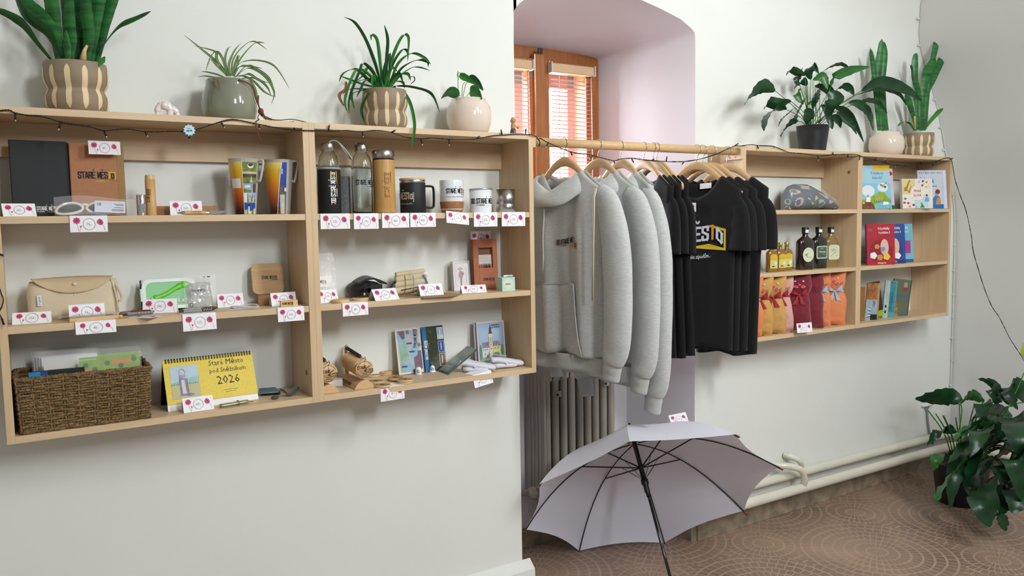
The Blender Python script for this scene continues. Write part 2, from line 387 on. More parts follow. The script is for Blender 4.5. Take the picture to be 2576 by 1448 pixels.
STONE = mat('mottled_stone', 'a3937c', .6, var=.28, scale=18, bump=.3, bscale=80, col2='6e6557')
m = MB(); m.box(RX+.002, 3.82, .18, .2, 0, .095, STONE); struct(m, 'baseboard_right', bevel=.003)
m = MB(); m.box(LX-.002, LX+.012, .2, .58, 0, .08, STONE); m.box(LX, RX, .565, .58, 0, .08, STONE); m.box(RX-.03, RX+.002, .19, .58, 0, .095, STONE)
struct(m, 'baseboard_recess')
m = MB()   # plaster plinth below the left wall with its stone strip
m.loft([[V((x, YW+.01, .115)), V((x, YW, .135)), V((x, .165, .105)), V((x, .16, .0)), V((x, YW+.01, 0))] for x in (-3, LX+.035)], PLASTER, smooth=False)
struct(m, 'trim_1')
m = MB(); m.box(-3, LX+.037, .150, .1605, 0, .07, STONE); struct(m, 'baseboard_left', bevel=.002)
m = MB(); m.box(3.80, 3.823, -6, .2, 0, .09, STONE); struct(m, 'baseboard_side')

# window: orange-brown casements, twin sash behind
PINE = mat('orange_pine', 'a5642e', .4, var=.16, scale=6, stretch=(12, 12, 1), coat=.3)
PINED = mat('red_brown_paint', '7c3a26', .45, var=.12, scale=8)
WY = .74
m = MB()
m.box(BL-.02, BR+.01, WY, WY+.07, 2.155, 2.225, PINE)
m.box(BL-.02, BL+.03, WY, WY+.07, 1.0, 2.16, PINE); m.box(BR-.045, BR+.01, WY, WY+.07, 1.0, 2.16, PINE); m.box(BL, BR, WY, WY+.07, 1.0, 1.06, PINE)
wf = struct(m, 'window_1', bevel=.003)
def sash(x0, x1, nm):
    m = MB(); a = .045
    m.box(x0, x0+a, WY-.02, WY+.02, 1.03, 2.17, PINE); m.box(x1-a, x1, WY-.02, WY+.02, 1.03, 2.17, PINE)
    m.box(x0+a, x1-a, WY-.02, WY+.02, 2.115, 2.17, PINE); m.box(x0+a, x1-a, WY-.02, WY+.02, 1.03, 1.09, PINE)
    s = m.build('window_sash', wf, bevel=.004)
    m = MB(); m.box(x0+a-.005, x1-a+.005, WY+.002, WY+.006, 1.08, 2.12, PANE); m.build('pane', s)
    return s
XM = 1.300
sash(BL+.025, XM-.012, 'l'); s2 = sash(XM+.016, BR-.04, 'r')
m = MB(); m.box(XM-.03, XM+.032, WY-.035, WY+.03, 1.03, 2.19, PINE); m.build('mullion', wf, bevel=.006)
m = MB(); m.box(XM-.012, XM+.012, WY-.045, WY-.034, 2.190, 2.213, mat('dark_iron_catch', '3c3632', .4, metal=.6)); m.build('catch', wf, bevel=.003)
m = MB(); m.box(XM+.004, XM+.03, WY-.039, WY-.0345, 1.56, 1.64, mat('worn_lock_plate', '8c8883', .4, metal=.7)); m.ball((XM+.017, WY-.042, 1.60), .006, STEEL); m.build('lock_plate', wf)
m = MB()   # outer leaf of the double window standing behind
for x0, x1 in ((BL, BL+.05), (1.262, 1.325), (1.572, 1.613)): m.box(x0, x1, .87, .91, 1.0, 2.2, PINED)
m.box(BL, 1.613, .87, .91, 2.075, 2.2, PINED); m.box(BL, 1.613, .87, .91, 1.0, 1.05, PINED)
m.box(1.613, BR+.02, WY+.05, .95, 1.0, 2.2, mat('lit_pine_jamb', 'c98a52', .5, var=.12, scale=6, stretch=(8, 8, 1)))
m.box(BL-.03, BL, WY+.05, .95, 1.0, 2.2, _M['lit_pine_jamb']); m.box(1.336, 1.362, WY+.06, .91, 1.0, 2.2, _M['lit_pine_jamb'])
m.build('outer_frame', wf, bevel=.003)
# venetian blinds
SLAT = mat('pinkish_wood_slats', 'b8806c', .5, var=.1, scale=20, stretch=(2, 20, 20))
VAL = mat('cream_valance', 'c9ab86', .5, var=.04)
def blind(x0, x1, label):
    t = thing('venetian_blind', label, 'blind', (x0, WY-.03, 2.132), group='venetian blinds on the window')
    wd = x1-x0; m = MB()
    prof = [(-.004, -.022), (-.020, -.021), (-.026, -.0), (-.020, .021), (-.004, .023), (.006, .021), (.006, -.021)]
    m.box(.006, wd-.006, -.024, .004, -.021, .021, VAL); m.build('head_rail', t, bevel=.006)
    for q in (0, wd-.006):
        m = MB(); m.box(q, q+.006, -.027, .007, -.023, .025, mat('pale_end_cap', 'c6bab6', .5)); m.build('end_cap', t, bevel=.001)
    m = MB(); k = 0; z = -.05
    while z > -1.04:
        m.loft([[V((x, .0065*math.cos(a)-.008+yy, z+.0015*math.sin(a)+zz)) for a, yy, zz in ((0, .004, .001), (1.5, 0, .0025), (3.1, -.006, .001), (3.3, -.006, 0), (1.5, 0, .0018), (-.2, .004, 0))] for x in (.012, wd-.012)], SLAT, smooth=False)
        z -= .0185
    m.build('slats', t)
    m = MB()
    for q in (.18, .78): m.box(wd*q, wd*q+.0035, -.018, -.0165, -.99, -.035, mat('ladder_tape', 'e9d8cf', .7))
    m.build('ladder_cord', t)
    m = MB(); m.tube([(wd*.9, -.022, -.03), (wd*.91, -.024, -.4), (wd*.9, -.022, -.8)], .0015, _M['ladder_tape'], 6); m.build('pull_cord', t)
blind(XM+.05, BR-.052, 'venetian blind with cream head rail on the right window leaf')
blind(BL+.045, XM-.045, 'venetian blind on the left window leaf, mostly hidden by the wall edge')

# ================================================================ wall cabinets
def cabinet(x0, x1, label, cams=()):
    t = thing('wall_shelf', label, 'shelf', (x0, 0, .905), group=None); W_ = x1-x0; H = .83; th = .018
    for a in (0, W_-th):
        m = MB(); m.box(a, a+th, 0, YW, 0, H, WOODV); m.build('side_panel', t, bevel=.0007)
    m = MB(); m.box(th, W_-th, .0, YW, H-th, H, WOODH); m.build('top_panel', t, bevel=.0007)
    m = MB(); m.box(th, W_-th, .0, YW, 0, th, WOODH); m.build('bottom_panel', t, bevel=.0007)
    for z in (S1, S2):
        m = MB(); m.box(th, W_-th, .002, YW-.002, z-.905-th, z-.905, WOODH); m.build('shelf_board', t, bevel=.0007)
    m = MB(); m.box(th, W_-th, .182, YW-.001, .722, H-th, WOODH); m.build('back_rail', t, bevel=.0007)
    for (y, z) in cams:
        m = MB(); m.X = Matrix.Translation((W_-th-.001, y, z-.905)) @ Matrix.Rotation(R(90), 4, 'Y')
        m.lathe([(.0001, -.001), (.007, -.001), (.008, .001)], mat('cam_fitting', '9c7d57', .4, metal=.3), 16, cap=True); m.build('cam_fitting', t)
    return t
cabinet(-.790, 0, 'open beech-look wall shelf farthest left, holding notebooks, basket and yellow calendar', ((.06, 1.62), (.05, .99)))
cb = cabinet(.0, .787, 'open beech-look wall shelf with bottles and mugs, left of the clothes rail', ())
cc = cabinet(1.835, 2.629, 'open beech-look wall shelf with cat cushions, right of the clothes rail', ((.045, 1.645),))
cabinet(2.629, 3.410, 'open beech-look wall shelf farthest right, full of children\'s books', ())
m = MB(); m.box(.787, .799, 0, .09, 1.692-.905, .83, WOODV); m.build('rod_holder', cb, bevel=.001)
m = MB(); m.box(-.014, 0, 0, .10, 1.680-.905, .826, WOODV)
for y in (.03, .06): m.ball((-.0145, y, 1.69-.905), .003, STEEL)
m.build('rod_holder', cc, bevel=.001)
m = MB(); m.X = Matrix.Rotation(R(90), 4, 'Y'); m.lathe([(.0165, 0), (.0165, 1.021)], BEECH, 28, cap=True)
single(m, 'clothes_rail', 'round wooden clothes rail fixed between the two pairs of wall shelves', 'rail', (.7995, .035, 1.714))
# ================================================================ price cards
def poppies(m, g, w_, h, price, pw=1.0):
    """the shop's printed card: two poppies, a bud, a ring with the price"""
    def fl(a, b, r):
        m.pdisc(g, a, b, r, PINK, .0006, 24, None, 8, .10); m.pdisc(g, a-r*.1, b-r*.15, r*.55, DPINK, .0007, 16, r*.3, 5, .35)
        m.pdisc(g, a+r*.25, b+r*.35, r*.3, DPINK, .0007, 10, r*.16)
    u = w_/.09; k = h/.046
    m.pstroke(g, [(w_*.185, h*.62), (w_*.205, h*.3), (w_*.235, h*.03)], .0006*u, STEM, .0005)
    m.pstroke(g, [(w_*.275, h*.3), (w_*.26, h*.15), (w_*.25, h*.04)], .0005*u, STEM, .0005)
    fl(w_*.18, h*.69, .0085*min(u, k*1.05))
    m.pr(g, [(w_*.25, h*.38), (w_*.285, h*.40), (w_*.31, h*.36), (w_*.28, h*.25)], PINK, .0006)
    m.pstroke(g, [(w_*.85, h*.48), (w_*.90, h*.33), (w_*.925, h*.07)], .0006*u, STEM, .0005)
    a, b, r = w_*.80, h*.58, .0085*min(u, k)
    m.pr(g, [(a-r, b+r*.2), (a-r*.6, b+r*.9), (a-r*.1, b+r*1.25), (a+r*.6, b+r*.8), (a+r*1.0, b), (a+r*.7, b-r*.7), (a, b-r*.9), (a-r*.7, b-r*.5)], PINK, .0006)
    m.pr(g, [(a-r*.1, b+r*1.0), (a+r*.3, b+r*.3), (a+r*.6, b-r*.6), (a+r*.1, b-r*.5), (a-r*.15, b+r*.2)], DPINK, .0007)
    c = (w_*.505, h*.48); ra, rb = w_*.165, min(h*.40, w_*.175)
    for q, ww in ((1.0, .0006), (.93, .0004)):
        m.pstroke(g, [(c[0]+ra*q*math.cos(2*math.pi*i/28), c[1]+rb*q*math.sin(2*math.pi*i/28)) for i in range(28)], ww, RING, .0005, closed=True)
    m.ptext(g, price, c[0], c[1]-.0035*u, .0105*u, PENCIL, .0006, xs=.8, align='c', shear=.1)

def card(kind, price, loc, label, rz=0, w_=.086, h=.043, ang=24, group='printed price cards with poppies', rx=0, depth=.05, ry=0):
    m = MB(); t = .0005
    if kind == 'tent':
        a = R(ang); T = V((0, math.sin(a), math.cos(a))); O = V((0, 0, .0005))
        m.slab(O, (1, 0, 0), T, w_, h, t, WHITE); g = plane(O, (1, 0, 0), T); poppies(m, g, w_, h, price)
        top = O+T*h; T2 = V((0, math.sin(a), -math.cos(a)))
        m.slab(top+V((0, -t, 0)), (1, 0, 0), T2, w_, h, t, WHITE)
    elif kind == 'hang':
        m.slab((0, 0, .0006), (1, 0, 0), (0, 1, 0), w_, depth, t, WHITE)
        a = abs(R(ang)); T = V((0, math.sin(a), math.cos(a))); O = V((0, -.0012, .0006))-T*h
        m.slab(O, (1, 0, 0), T, w_, h, t, WHITE); poppies(m, plane(O, (1, 0, 0), T), w_, h, price)
    elif kind == 'flat':
        m.slab((0, 0, .0008), (1, 0, 0), (0, 1, 0), w_, h, t, WHITE); poppies(m, plane((0, 0, .0008), (1, 0, 0), (0, 1, 0)), w_, h, price)
    else:
        m.slab((0, 0, 0), (1, 0, 0), (0, 0, 1), w_, h, t, WHITE); poppies(m, plane((0, 0, 0), (1, 0, 0), (0, 0, 1)), w_, h, price)
    return single(m, 'price_card', label, 'price card', loc, rz, group, rx=rx, ry=ry)
def hangcard(u0, u1, v1, z, price, label, rz=0, ang=0, skew=0):
    a = at(u0, 550, y=-.001).x; b_ = at(u1, 550, y=-.001).x; zb = at((u0+u1)/2, v1, y=-.001).z
    return card('hang', price, (a, 0, z), label, rz, b_-a, z-zb, ang, ry=skew)
def tentcard(u0, v0, u1, v1, z, price, label, h=.043, ang=24, dy=0):
    a = at(u0, v0, z=z); b_ = at(u1, v1, z=z); d = b_-a
    return card('tent', price, (a.x, a.y+dy, z), label, math.degrees(math.atan2(d.y, d.x)), d.length, h, ang)

# row under the bottles
for u0, u1, v1, p, l in ((806, 880, 576, '225,-', 'price card hanging below the black-sleeved bottle, marked 225'), (890, 952, 576, '130,-', 'price card hanging below the clear glass bottle, marked 130'),
                         (961, 1029, 573, '460,-', 'price card hanging below the bamboo flask, marked 460'), (1032, 1096, 571, '494,-', 'price card hanging below the black mug, marked 494'),
                         (1192, 1251, 570, '225,-', 'price card hanging below the enamel mug'), (1262, 1321, 569, '175,-', 'price card hanging below the plain steel cup, rightmost of its row')):
    hangcard(u0, u1, v1, S1, p, l)
card('hang', '179,-', (at(1122, 540, y=0).x, 0, S1+.006), 'tilted price card hanging below the cork-based mug', 0, .083, .040, -14, ry=6, depth=.02)
hangcard(175, 270, 584, S1, '76,-', 'price card hanging below the white sunglasses, marked 76')
tentcard(10, 541, 88, 541, S1, '225,-', 'tent price card at the far left corner in front of the black notebook', h=.040, ang=35) if False else \
    card('tent', '225,-', (-.765, .02, S1), 'tent price card at the far left corner in front of the black notebook', 8, .072, .038, 32)
card('tent', '500,-', (-.378, .055, S1), 'tent price card behind the bamboo ballpoint pen, marked 500', -4, .083, .041, 14)
card('flat', '80,-', (-.566, .083, 1.632), 'price card taped near the top of the brown notebook, marked 80', 0, .076, .036, rx=82)
# second row
tentcard(31, 811, 127, 805, S2, '194,-', 'tent price card at the left end of the cotton bag shelf, marked 194', h=.036, ang=40, dy=-.065)
card('tent', '56,-', (-.636, .048, S2), 'price card leaning on the cotton bag behind the wrapped wooden set', 3, .084, .042, 12)
card('hang', '40,-', (at(190, 830, y=-.001).x, 0, S2), 'price card hanging from the shelf below the wrapped wooden set, marked 40', 0, .093, .032, -10)
card('flat', '90,-', (-.505, .022, S2), 'price card lying crooked under the brown pocket knife', -42, .072, .05)
tentcard(355, 787, 441, 783, S2, '246,-', 'tent price card in front of the green lunch box, marked 246', h=.042, ang=24, dy=-.03)
card('hang', '117,-', (at(460, 820, y=-.001).x, 0, S2), 'price card hanging from the shelf below the two corkscrews, marked 117', 2, .088, .046, -4)
card('tent', '51,-', (-.250, .13, S2), 'tent price card between the gel pack and the bamboo charger, marked 51', 2, .076, .041, 14)
card('flat', '60,-', (-.235, .045, S2), 'price card lying flat under the clear bracelet', 4, .088, .04)
card('tent', '400,-', (-.112, .055, S2), 'tent price card behind the small bamboo memory stick, marked 400', 3, .076, .041, 18)
card('hang', '364,-', (at(699, 800, y=-.001).x, 0, S2), 'price card hanging from the shelf below the bamboo memory stick, marked 364', 0, .0775, .041, -3)
card('tent', '130,-', (.030, .045, S2), 'tent price card in front of the clear bag at the left of its shelf', 18, .072, .042, 20)
card('hang', '84,-', (at(862, 790, y=-.001).x, 0, S2), 'price card hanging from the shelf below two wooden discs, marked 84', 2, .083, .040, -3)
card('tent', '415,-', (.192, .0, S2), 'tent price card in front of the black pouch, turned to one side', 7, .086, .043, 36)
card('tent', '74,-', (.362, .035, S2+.002), 'tent price card on the brown paper in front of the rolled cloth game', 0, .085, .041, 24)
card('tent', '100,-', (.524, .05, S2), 'low tent price card in front of the playing cards', -12, .088, .030, 30)
card('stand', '44,-', (.630, .175, S2+.158), 'price card standing behind the top of the brown pencil box, marked 44', 0, .086, .05)
# third row
card('tent', '249,-', (-.377, .010, S3), 'tent price card leaning at the foot of the yellow calendar, marked 249', 3, .081, .042, 22)
card('hang', '40,-', (at(957, 985, y=-.001).x, 0, S3), 'price card hanging from the bottom shelf below the wooden coasters, marked 40', 3, .083, .044, -2)
card('hang', '56,-', (at(1190, 950, y=-.001).x, .004, S3), 'crooked price card hanging from the bottom shelf below the white socks', 4, .076, .044, -8, ry=-7)

# ================================================================ pots and plants
TAUPE = mat('taupe_stoneware', '94816b', .6, var=.05, scale=30); CREAMST = mat('cream_stripe_glaze', 'e6cfa4', .6, var=.04)
CREAMG = mat('cream_glaze', 'e2d2c4', .08, var=.02, coat=.8); SAGE = mat('sage_glaze', '878a77', .08, var=.09, scale=6, coat=.9)
SOIL = mat('potting_soil', '3b2a1e', .95, var=.2, scale=80); CHAR = mat('charcoal_plastic', '2a2a2e', .35, var=.1)
GR = mat('deep_green_leaf', '1f5a26', .42, var=.22, scale=22, col2='0f3a18'); GR2 = mat('fresh_green_leaf', '3f8a33', .42, var=.18, scale=18, col2='2b6a26')
GRL = mat('banded_snake_leaf', '2f7a34', .4, var=.3, scale=9, stretch=(1, 1, 9), col2='133f1d'); EDGE = mat('yellow_leaf_edge', 'b9b763', .5)
PALE = mat('cream_leaf_stripe', 'cdd6a4', .5, var=.08); DARKL = mat('peace_lily_leaf', '1d4a28', .34, var=.2, scale=14, col2='0e2b18')
DARKL2 = mat('peace_lily_leaf_light', '2f6e2e', .36, var=.15, scale=14); DRY = mat('dry_leaf_brown', '8b5a3c', .8, var=.2)
def leafmesh(m, pts, wid, ma, fold=.25, side=None, n=6, wave=0, ph=0, stripe=None, twist=0):
    """blade along a spline; wid = list (t, half width); side = width direction hint"""
    P = spline(pts, n); L = len(P)-1; vs_ = []; side = V(side or (1, -.2, 0))
    for i, p in enumerate(P):
        t = (P[min(i+1, L)]-P[max(i-1, 0)]).normalized(); s_ = side - t*side.dot(t)
        s_ = s_.normalized() if s_.length > 1e-4 else V((1, 0, 0))
        if twist: s_ = Matrix.Rotation(twist*i/L, 3, t) @ s_
        nn = t.cross(s_); hw = interp(wid, i/L); wv = wave*math.sin(i*1.9+ph)*min(1, hw/.01)
        vs_ += [p+s_*hw+nn*(hw*fold+wv), p+s_*hw*.45+nn*hw*fold*.35, p, p-s_*hw*.45+nn*hw*fold*.35, p-s_*hw+nn*(hw*fold-wv)]
    fs = []; fb = []
    for i in range(L):
        a = i*5
        for j in range(4):
            (fb if (stripe and j in (1, 2)) else fs).append((a+j, a+j+1, a+j+6, a+j+5))
    m.add(vs_, fs, ma, True)
    if fb: m.add(vs_, fb, stripe, True)
def striped_pot(parent, r, H):
    """two-bellied taupe pot with cream painted stripes"""
    def rf(z):
        q = z/H
        return r*interp([(0, .80), (.04, .86), (.14, .94), (.24, .965), (.33, .955), (.40, .90), (.45, .865), (.50, .90), (.58, .965), (.68, 1.0), (.80, 1.0), (.92, .975), (1, .955)], q)
    m = MB(); m.lathe([(0.0001, 0)]+[(rf(H*i/40), H*i/40) for i in range(41)]+[(rf(H)*.94, H), (rf(H)*.93, H*.86), (.0001, H*.86)], TAUPE, 48)
    n_ = 12
    for k in range(n_):
        a0 = 360/n_*k+12; z0, z1 = H*.06, H*.90
        zs_ = [z0+(z1-z0)*i/30 for i in range(31)]; vs_ = []; hw = r*.088
        for i, z in enumerate(zs_):
            e = min(1, math.sin(math.pi*min(i+.35, 30.65-i, 5)/10)) if min(i, 30-i) < 5 else 1
            for s_ in (-1, 0, 1):
                q = rf(z)+.0006; t = R(a0)+s_*hw*e/q; vs_.append(V((q*math.cos(t), q*math.sin(t), z)))
        m.add(vs_, [(i*3+j, i*3+j+1, i*3+j+4, i*3+j+3) for i in range(30) for j in (0, 1)], CREAMST, True)
    m.build('pot', parent)
    m = MB(); m.lathe([(.0001, H*.88), (r*.9, H*.87)], SOIL, 24); m.build('soil', parent)
def roundpot(parent, prof, ma, soilz, soilr):
    m = MB(); m.lathe(prof, ma, 48); m.build('pot', parent)
    m = MB(); m.lathe([(.0001, soilz+.003), (soilr, soilz)], SOIL, 24); m.build('soil', parent)
def loc_pts(org, lst, y):
    """pixels -> points local to the plant; each (u, v[, y])"""
    return [at(p[0], p[1], y=(p[2] if len(p) > 2 else y)) - V(org) for p in lst]
POTS = 'potted plants along the shelf tops'
# 1 big snake plant, far left
o = V((-.585, .088, TOP)); t = thing('snake_plant', 'large snake plant in striped taupe pot, far left on the shelf top', 'potted plant', o, group=POTS)
striped_pot(t, .0765, .128)
m = MB(); SW = [(0, .008), (.3, .013), (.6, .0145), (.85, .009), (1, .001)]
for pts, y, s_, ww in (([(150, 155), (135, 60), (118, -60), (105, -200)], .075, 1, 1.3), ([(175, 150), (170, 40), (160, -80), (150, -230)], .09, 1, 1.2), ([(205, 150), (200, 60), (185, -60), (170, -190)], .10, 1, 1.2),
                 ([(225, 155), (235, 60), (255, -50), (275, -160)], .07, 1, 1.3), ([(240, 155), (262, 60), (285, -20), (300, -120)], .085, 1, 1.1), ([(190, 155), (215, 70), (232, -40), (240, -200)], .105, 1, 1.1),
                 ([(160, 155), (142, 100), (110, 50), (60, 0), (20, -60)], .06, 1, 1.25), ([(165, 155), (178, 110), (172, 30), (178, -90)], .06, 1, 1.0), ([(215, 155), (222, 90), (215, 20), (220, -100)], .06, 1, 1.1),
                 ([(180, 152), (168, 60), (175, -60)], .11, 1, 1.0), ([(232, 152), (245, 70), (240, -60)], .11, 1, 1.1)):
    leafmesh(m, loc_pts(o, pts, y), [(a, b_*ww) for a, b_ in SW], GRL, .3, (1, -.5, 0), wave=.001)
for pts, ww in (([(128, 150, .06), (95, 110, .03), (60, 65, .0), (25, 40, -.02), (-25, 20, -.03)], .75), ([(246, 152, .06), (262, 110, .05), (298, 65, .05), (340, 45, .05), (379, 28, .05)], .62), ([(158, 150, .05), (140, 120, .04), (118, 82, .02), (60, 35, 0), (30, -30, 0)], .9)):
    leafmesh(m, loc_pts(o, pts, .06), [(0, .004*ww), (.3, .008*ww), (.6, .016*ww), (.85, .012*ww), (1, .001)], GR, .3, (.3, -1, .9))
leafmesh(m, loc_pts(o, [(170, 152), (168, 115), (166, 75)], .045), [(0, .006), (.5, .010), (1, .001)], GRL, .3, (1, -.4, 0)); leafmesh(m, loc_pts(o, [(247, 165), (256, 152), (264, 142)], .03), [(0, .003), (.5, .009), (1, .001)], GR2, .2, (1, -.4, .3))
m.build('leaves', t)
m = MB(); m.tube(loc_pts(o, [(209, 152), (212, 128), (219, 114)], .045), [.009, .005, .003], BEECH, 8); m.build('cut_stem', t)
# white abstract elephant
o = V((-.368, .075, TOP)); m = MB(); PORC = mat('glossy_pale_pink_porcelain', 'e6dcda', .08, var=.02, coat=.9)
m.tube(spline([(-.025, 0, .001), (-.027, 0, .018), (-.018, 0, .034), (.0, 0, .036), (.006, 0, .02), (.002, 0, .001)], 8), [.0055]*8+[.008]*8+[.0095]*8+[.010]*8+[.009]*8+[.008], PORC, 14)
m.tube(spline([(.004, 0, .024), (.014, 0, .026), (.023, 0, .016), (.024, 0, .001)], 8), [.009]*8+[.009]*8+[.0075]*9, PORC, 14)
m.ball((-.008, -.002, .034), .0125, PORC, 16)
single(m, 'ceramic_figurine', 'small glossy white ceramic elephant figurine on the shelf top', 'figurine', o)
# 2 spider plant in sage pot
o = V((-.198, .095, TOP)); t = thing('spider_plant', 'small variegated spider plant in glossy sage green pot', 'potted plant', o, group=POTS)
roundpot(t, [(a*1.11 if a > .001 else a, b_*1.11) for a, b_ in [(.0001, 0), (.055, 0), (.064, .010), (.069, .028), (.0695, .045), (.066, .066), (.060, .084), (.057, .094), (.0575, .104), (.0555, .106), (.053, .103), (.053, .09), (.0001, .09)]], SAGE, .098, .057)
m = MB(); LW = [(0, .0022), (.35, .0042), (.7, .0038), (1, .0004)]
for k, pts in enumerate([[(575, 192), (550, 160), (520, 135), (463, 88)], [(570, 192), (545, 150), (540, 130), (487, 115)], [(580, 192), (585, 150), (608, 118), (638, 103), (672, 125)], [(578, 192), (575, 160), (590, 125), (607, 108)],
                         [(585, 192), (600, 160), (640, 150), (690, 165), (728, 222)], [(570, 192), (560, 150), (545, 130), (530, 145), (518, 175)], [(575, 192), (565, 150), (572, 122), (582, 116)], [(590, 195), (620, 165), (650, 175), (680, 200), (693, 245)],
                         [(590, 195), (625, 170), (665, 190), (690, 230), (683, 262)], [(592, 198), (600, 215), (605, 235), (606, 243)], [(560, 195), (535, 195), (515, 192), (497, 194)], [(565, 195), (545, 188), (520, 182), (505, 180)],
                         [(590, 192), (612, 190), (640, 205), (665, 230), (692, 244)], [(588, 192), (600, 168), (625, 165), (660, 172)], [(595, 200), (630, 205), (646, 240), (640, 297)], [(583, 190), (605, 145), (640, 108), (666, 108)],
                         [(572, 192), (545, 165), (530, 150), (518, 178)], [(596, 196), (625, 185), (650, 200), (675, 208)], [(596, 198), (640, 195), (670, 215), (682, 240)], [(580, 190), (590, 160), (600, 140), (596, 170)]]):
    y0 = .095; P = loc_pts(o, [(p[0], p[1], y0-.012*i*(1 if k % 2 else .3)-(.02 if k in (9, 14) else 0)) for i, p in enumerate(pts)], y0)
    leafmesh(m, P, LW, GR2, .35, (.6, -.8, .3), stripe=PALE)
m.build('leaves', t)
m = MB(); leafmesh(m, loc_pts(o, [(545, 195, .03), (548, 208, .028), (552, 228, .03)], .03), [(0, .002), (.5, .003), (1, .0005)], DRY); m.build('dry_leaf', t)
# leather cord tassel
LEA = mat('brown_leather_cord', '6b3420', .6, var=.15); m = MB()
K = at(656, 280, y=.05)
m.tube(spline([at(600, 200, y=.03), at(632, 215, y=.03), at(645, 250, y=.04), K], 5), .0022, LEA, 6, flat=.5)
m.tube(spline([K, at(650, 262, y=.05), at(650, 240, y=.05)], 4), .002, LEA, 6)
m.ball(tuple(K), .0085, LEA, 10, (1, 1, 1.15)); m.ball((K.x+.004, K.y, K.z-.008), .006, LEA, 8)
for q, pts in enumerate([[(668, 296), (700, 302), (735, 300), (772, 308)], [(664, 290), (682, 299), (705, 306), (740, 305)], [(662, 292), (672, 300), (690, 303), (700, 308)], [(655, 288), (665, 298), (674, 304), (682, 307)]]):
    m.tube(spline([K]+[at(u, v, y=.03+.01*q) for u, v in pts], 5), .0016, LEA, 6, flat=.6)
m.tube(spline([K, at(648, 296, y=.02), at(652, 300, y=.0), at(645, 305, y=-.006), at(644, 320, y=-.007), at(650, 338, y=-.008), at(657, 362, y=-.008)], 5), .0016, LEA, 6, flat=.7)
single(m, 'leather_tassel', 'brown leather cord tassel hanging over the shelf edge from the sage pot', 'tassel')
# 3 spider plant in striped pot
o = V((.282, .092, TOP)); t = thing('spider_plant', 'spider plant with long drooping leaves in striped pot, mid shelf top', 'potted plant', o, group=POTS)
striped_pot(t, .0715, .125); m = MB(); LW = [(0, .003), (.3, .0058), (.75, .005), (1, .0005)]
for k, pts in enumerate([[(960, 220), (945, 165), (920, 100), (893, 58), (865, 43)], [(962, 220), (955, 150), (948, 100), (935, 88), (934, 102)], [(970, 220), (972, 150), (975, 100), (967, 63)], [(975, 220), (985, 150), (1010, 92), (1028, 95), (1025, 155)],
                         [(972, 220), (985, 165), (1010, 125), (1025, 128), (1026, 150)], [(978, 222), (1000, 160), (1035, 133), (1068, 145), (1084, 163)], [(978, 222), (1010, 170), (1050, 150), (1075, 155), (1077, 168)], [(980, 222), (1010, 185), (1045, 167), (1082, 177)],
                         [(955, 222), (940, 185), (915, 160), (905, 180), (880, 245), (878, 285)], [(955, 222), (930, 190), (900, 175), (880, 210), (868, 255), (875, 284)], [(950, 222), (925, 200), (895, 175), (865, 185), (853, 205)], [(950, 222), (920, 215), (890, 205), (853, 190)],
                         [(950, 224), (915, 225), (880, 225), (862, 238)], [(948, 225), (905, 230), (885, 240), (892, 275)], [(985, 224), (1000, 215), (1040, 218), (1085, 235), (1106, 282)], [(985, 222), (1010, 228), (1032, 260), (1043, 310), (1040, 350), (1036, 372)],
                         [(940, 224), (925, 240), (910, 275), (918, 310)], [(945, 224), (940, 190), (938, 200), (938, 235)], [(968, 220), (965, 180), (980, 135), (978, 200)], [(960, 220), (930, 170), (915, 190), (890, 210)], [(975, 220), (990, 190), (1005, 185), (1014, 208)],
                         [(978, 222), (1000, 190), (1025, 185), (1033, 203)], [(952, 222), (948, 200), (920, 200), (885, 210), (860, 212)], [(965, 222), (975, 190), (985, 170), (1000, 180)], [(950, 222), (935, 200), (918, 205), (908, 225), (897, 245)], [(970, 222), (990, 205), (1012, 205), (1018, 222)]]):
    P = loc_pts(o, [(p[0], p[1], .092-.013*i*(1 if k % 3 != 1 else -.2)-(.065 if k == 15 and i > 1 else (.04 if k in (16,) and i > 0 else 0))) for i, p in enumerate(pts)], .09)
    leafmesh(m, P, LW, GR2 if k % 2 else GR, .35, (.7, -.7, .2))
m.build('leaves', t)
m = MB(); leafmesh(m, loc_pts(o, [(870, 205), (868, 225), (853, 240), (862, 262), (868, 265)], .04), [(0, .003), (.5, .005), (1, .0005)], DRY, .6)
leafmesh(m, loc_pts(o, [(1030, 195), (1040, 192), (1043, 202), (1033, 211)], .05), [(0, .001), (.5, .002), (1, .001)], mat('blackened_leaf', '3a2320', .8), .4); leafmesh(m, loc_pts(o, [(938, 235), (938, 250), (941, 262)], .016), [(0, .002), (.5, .002), (1, .0005)], DRY)
m.build('dry_leaf', t)
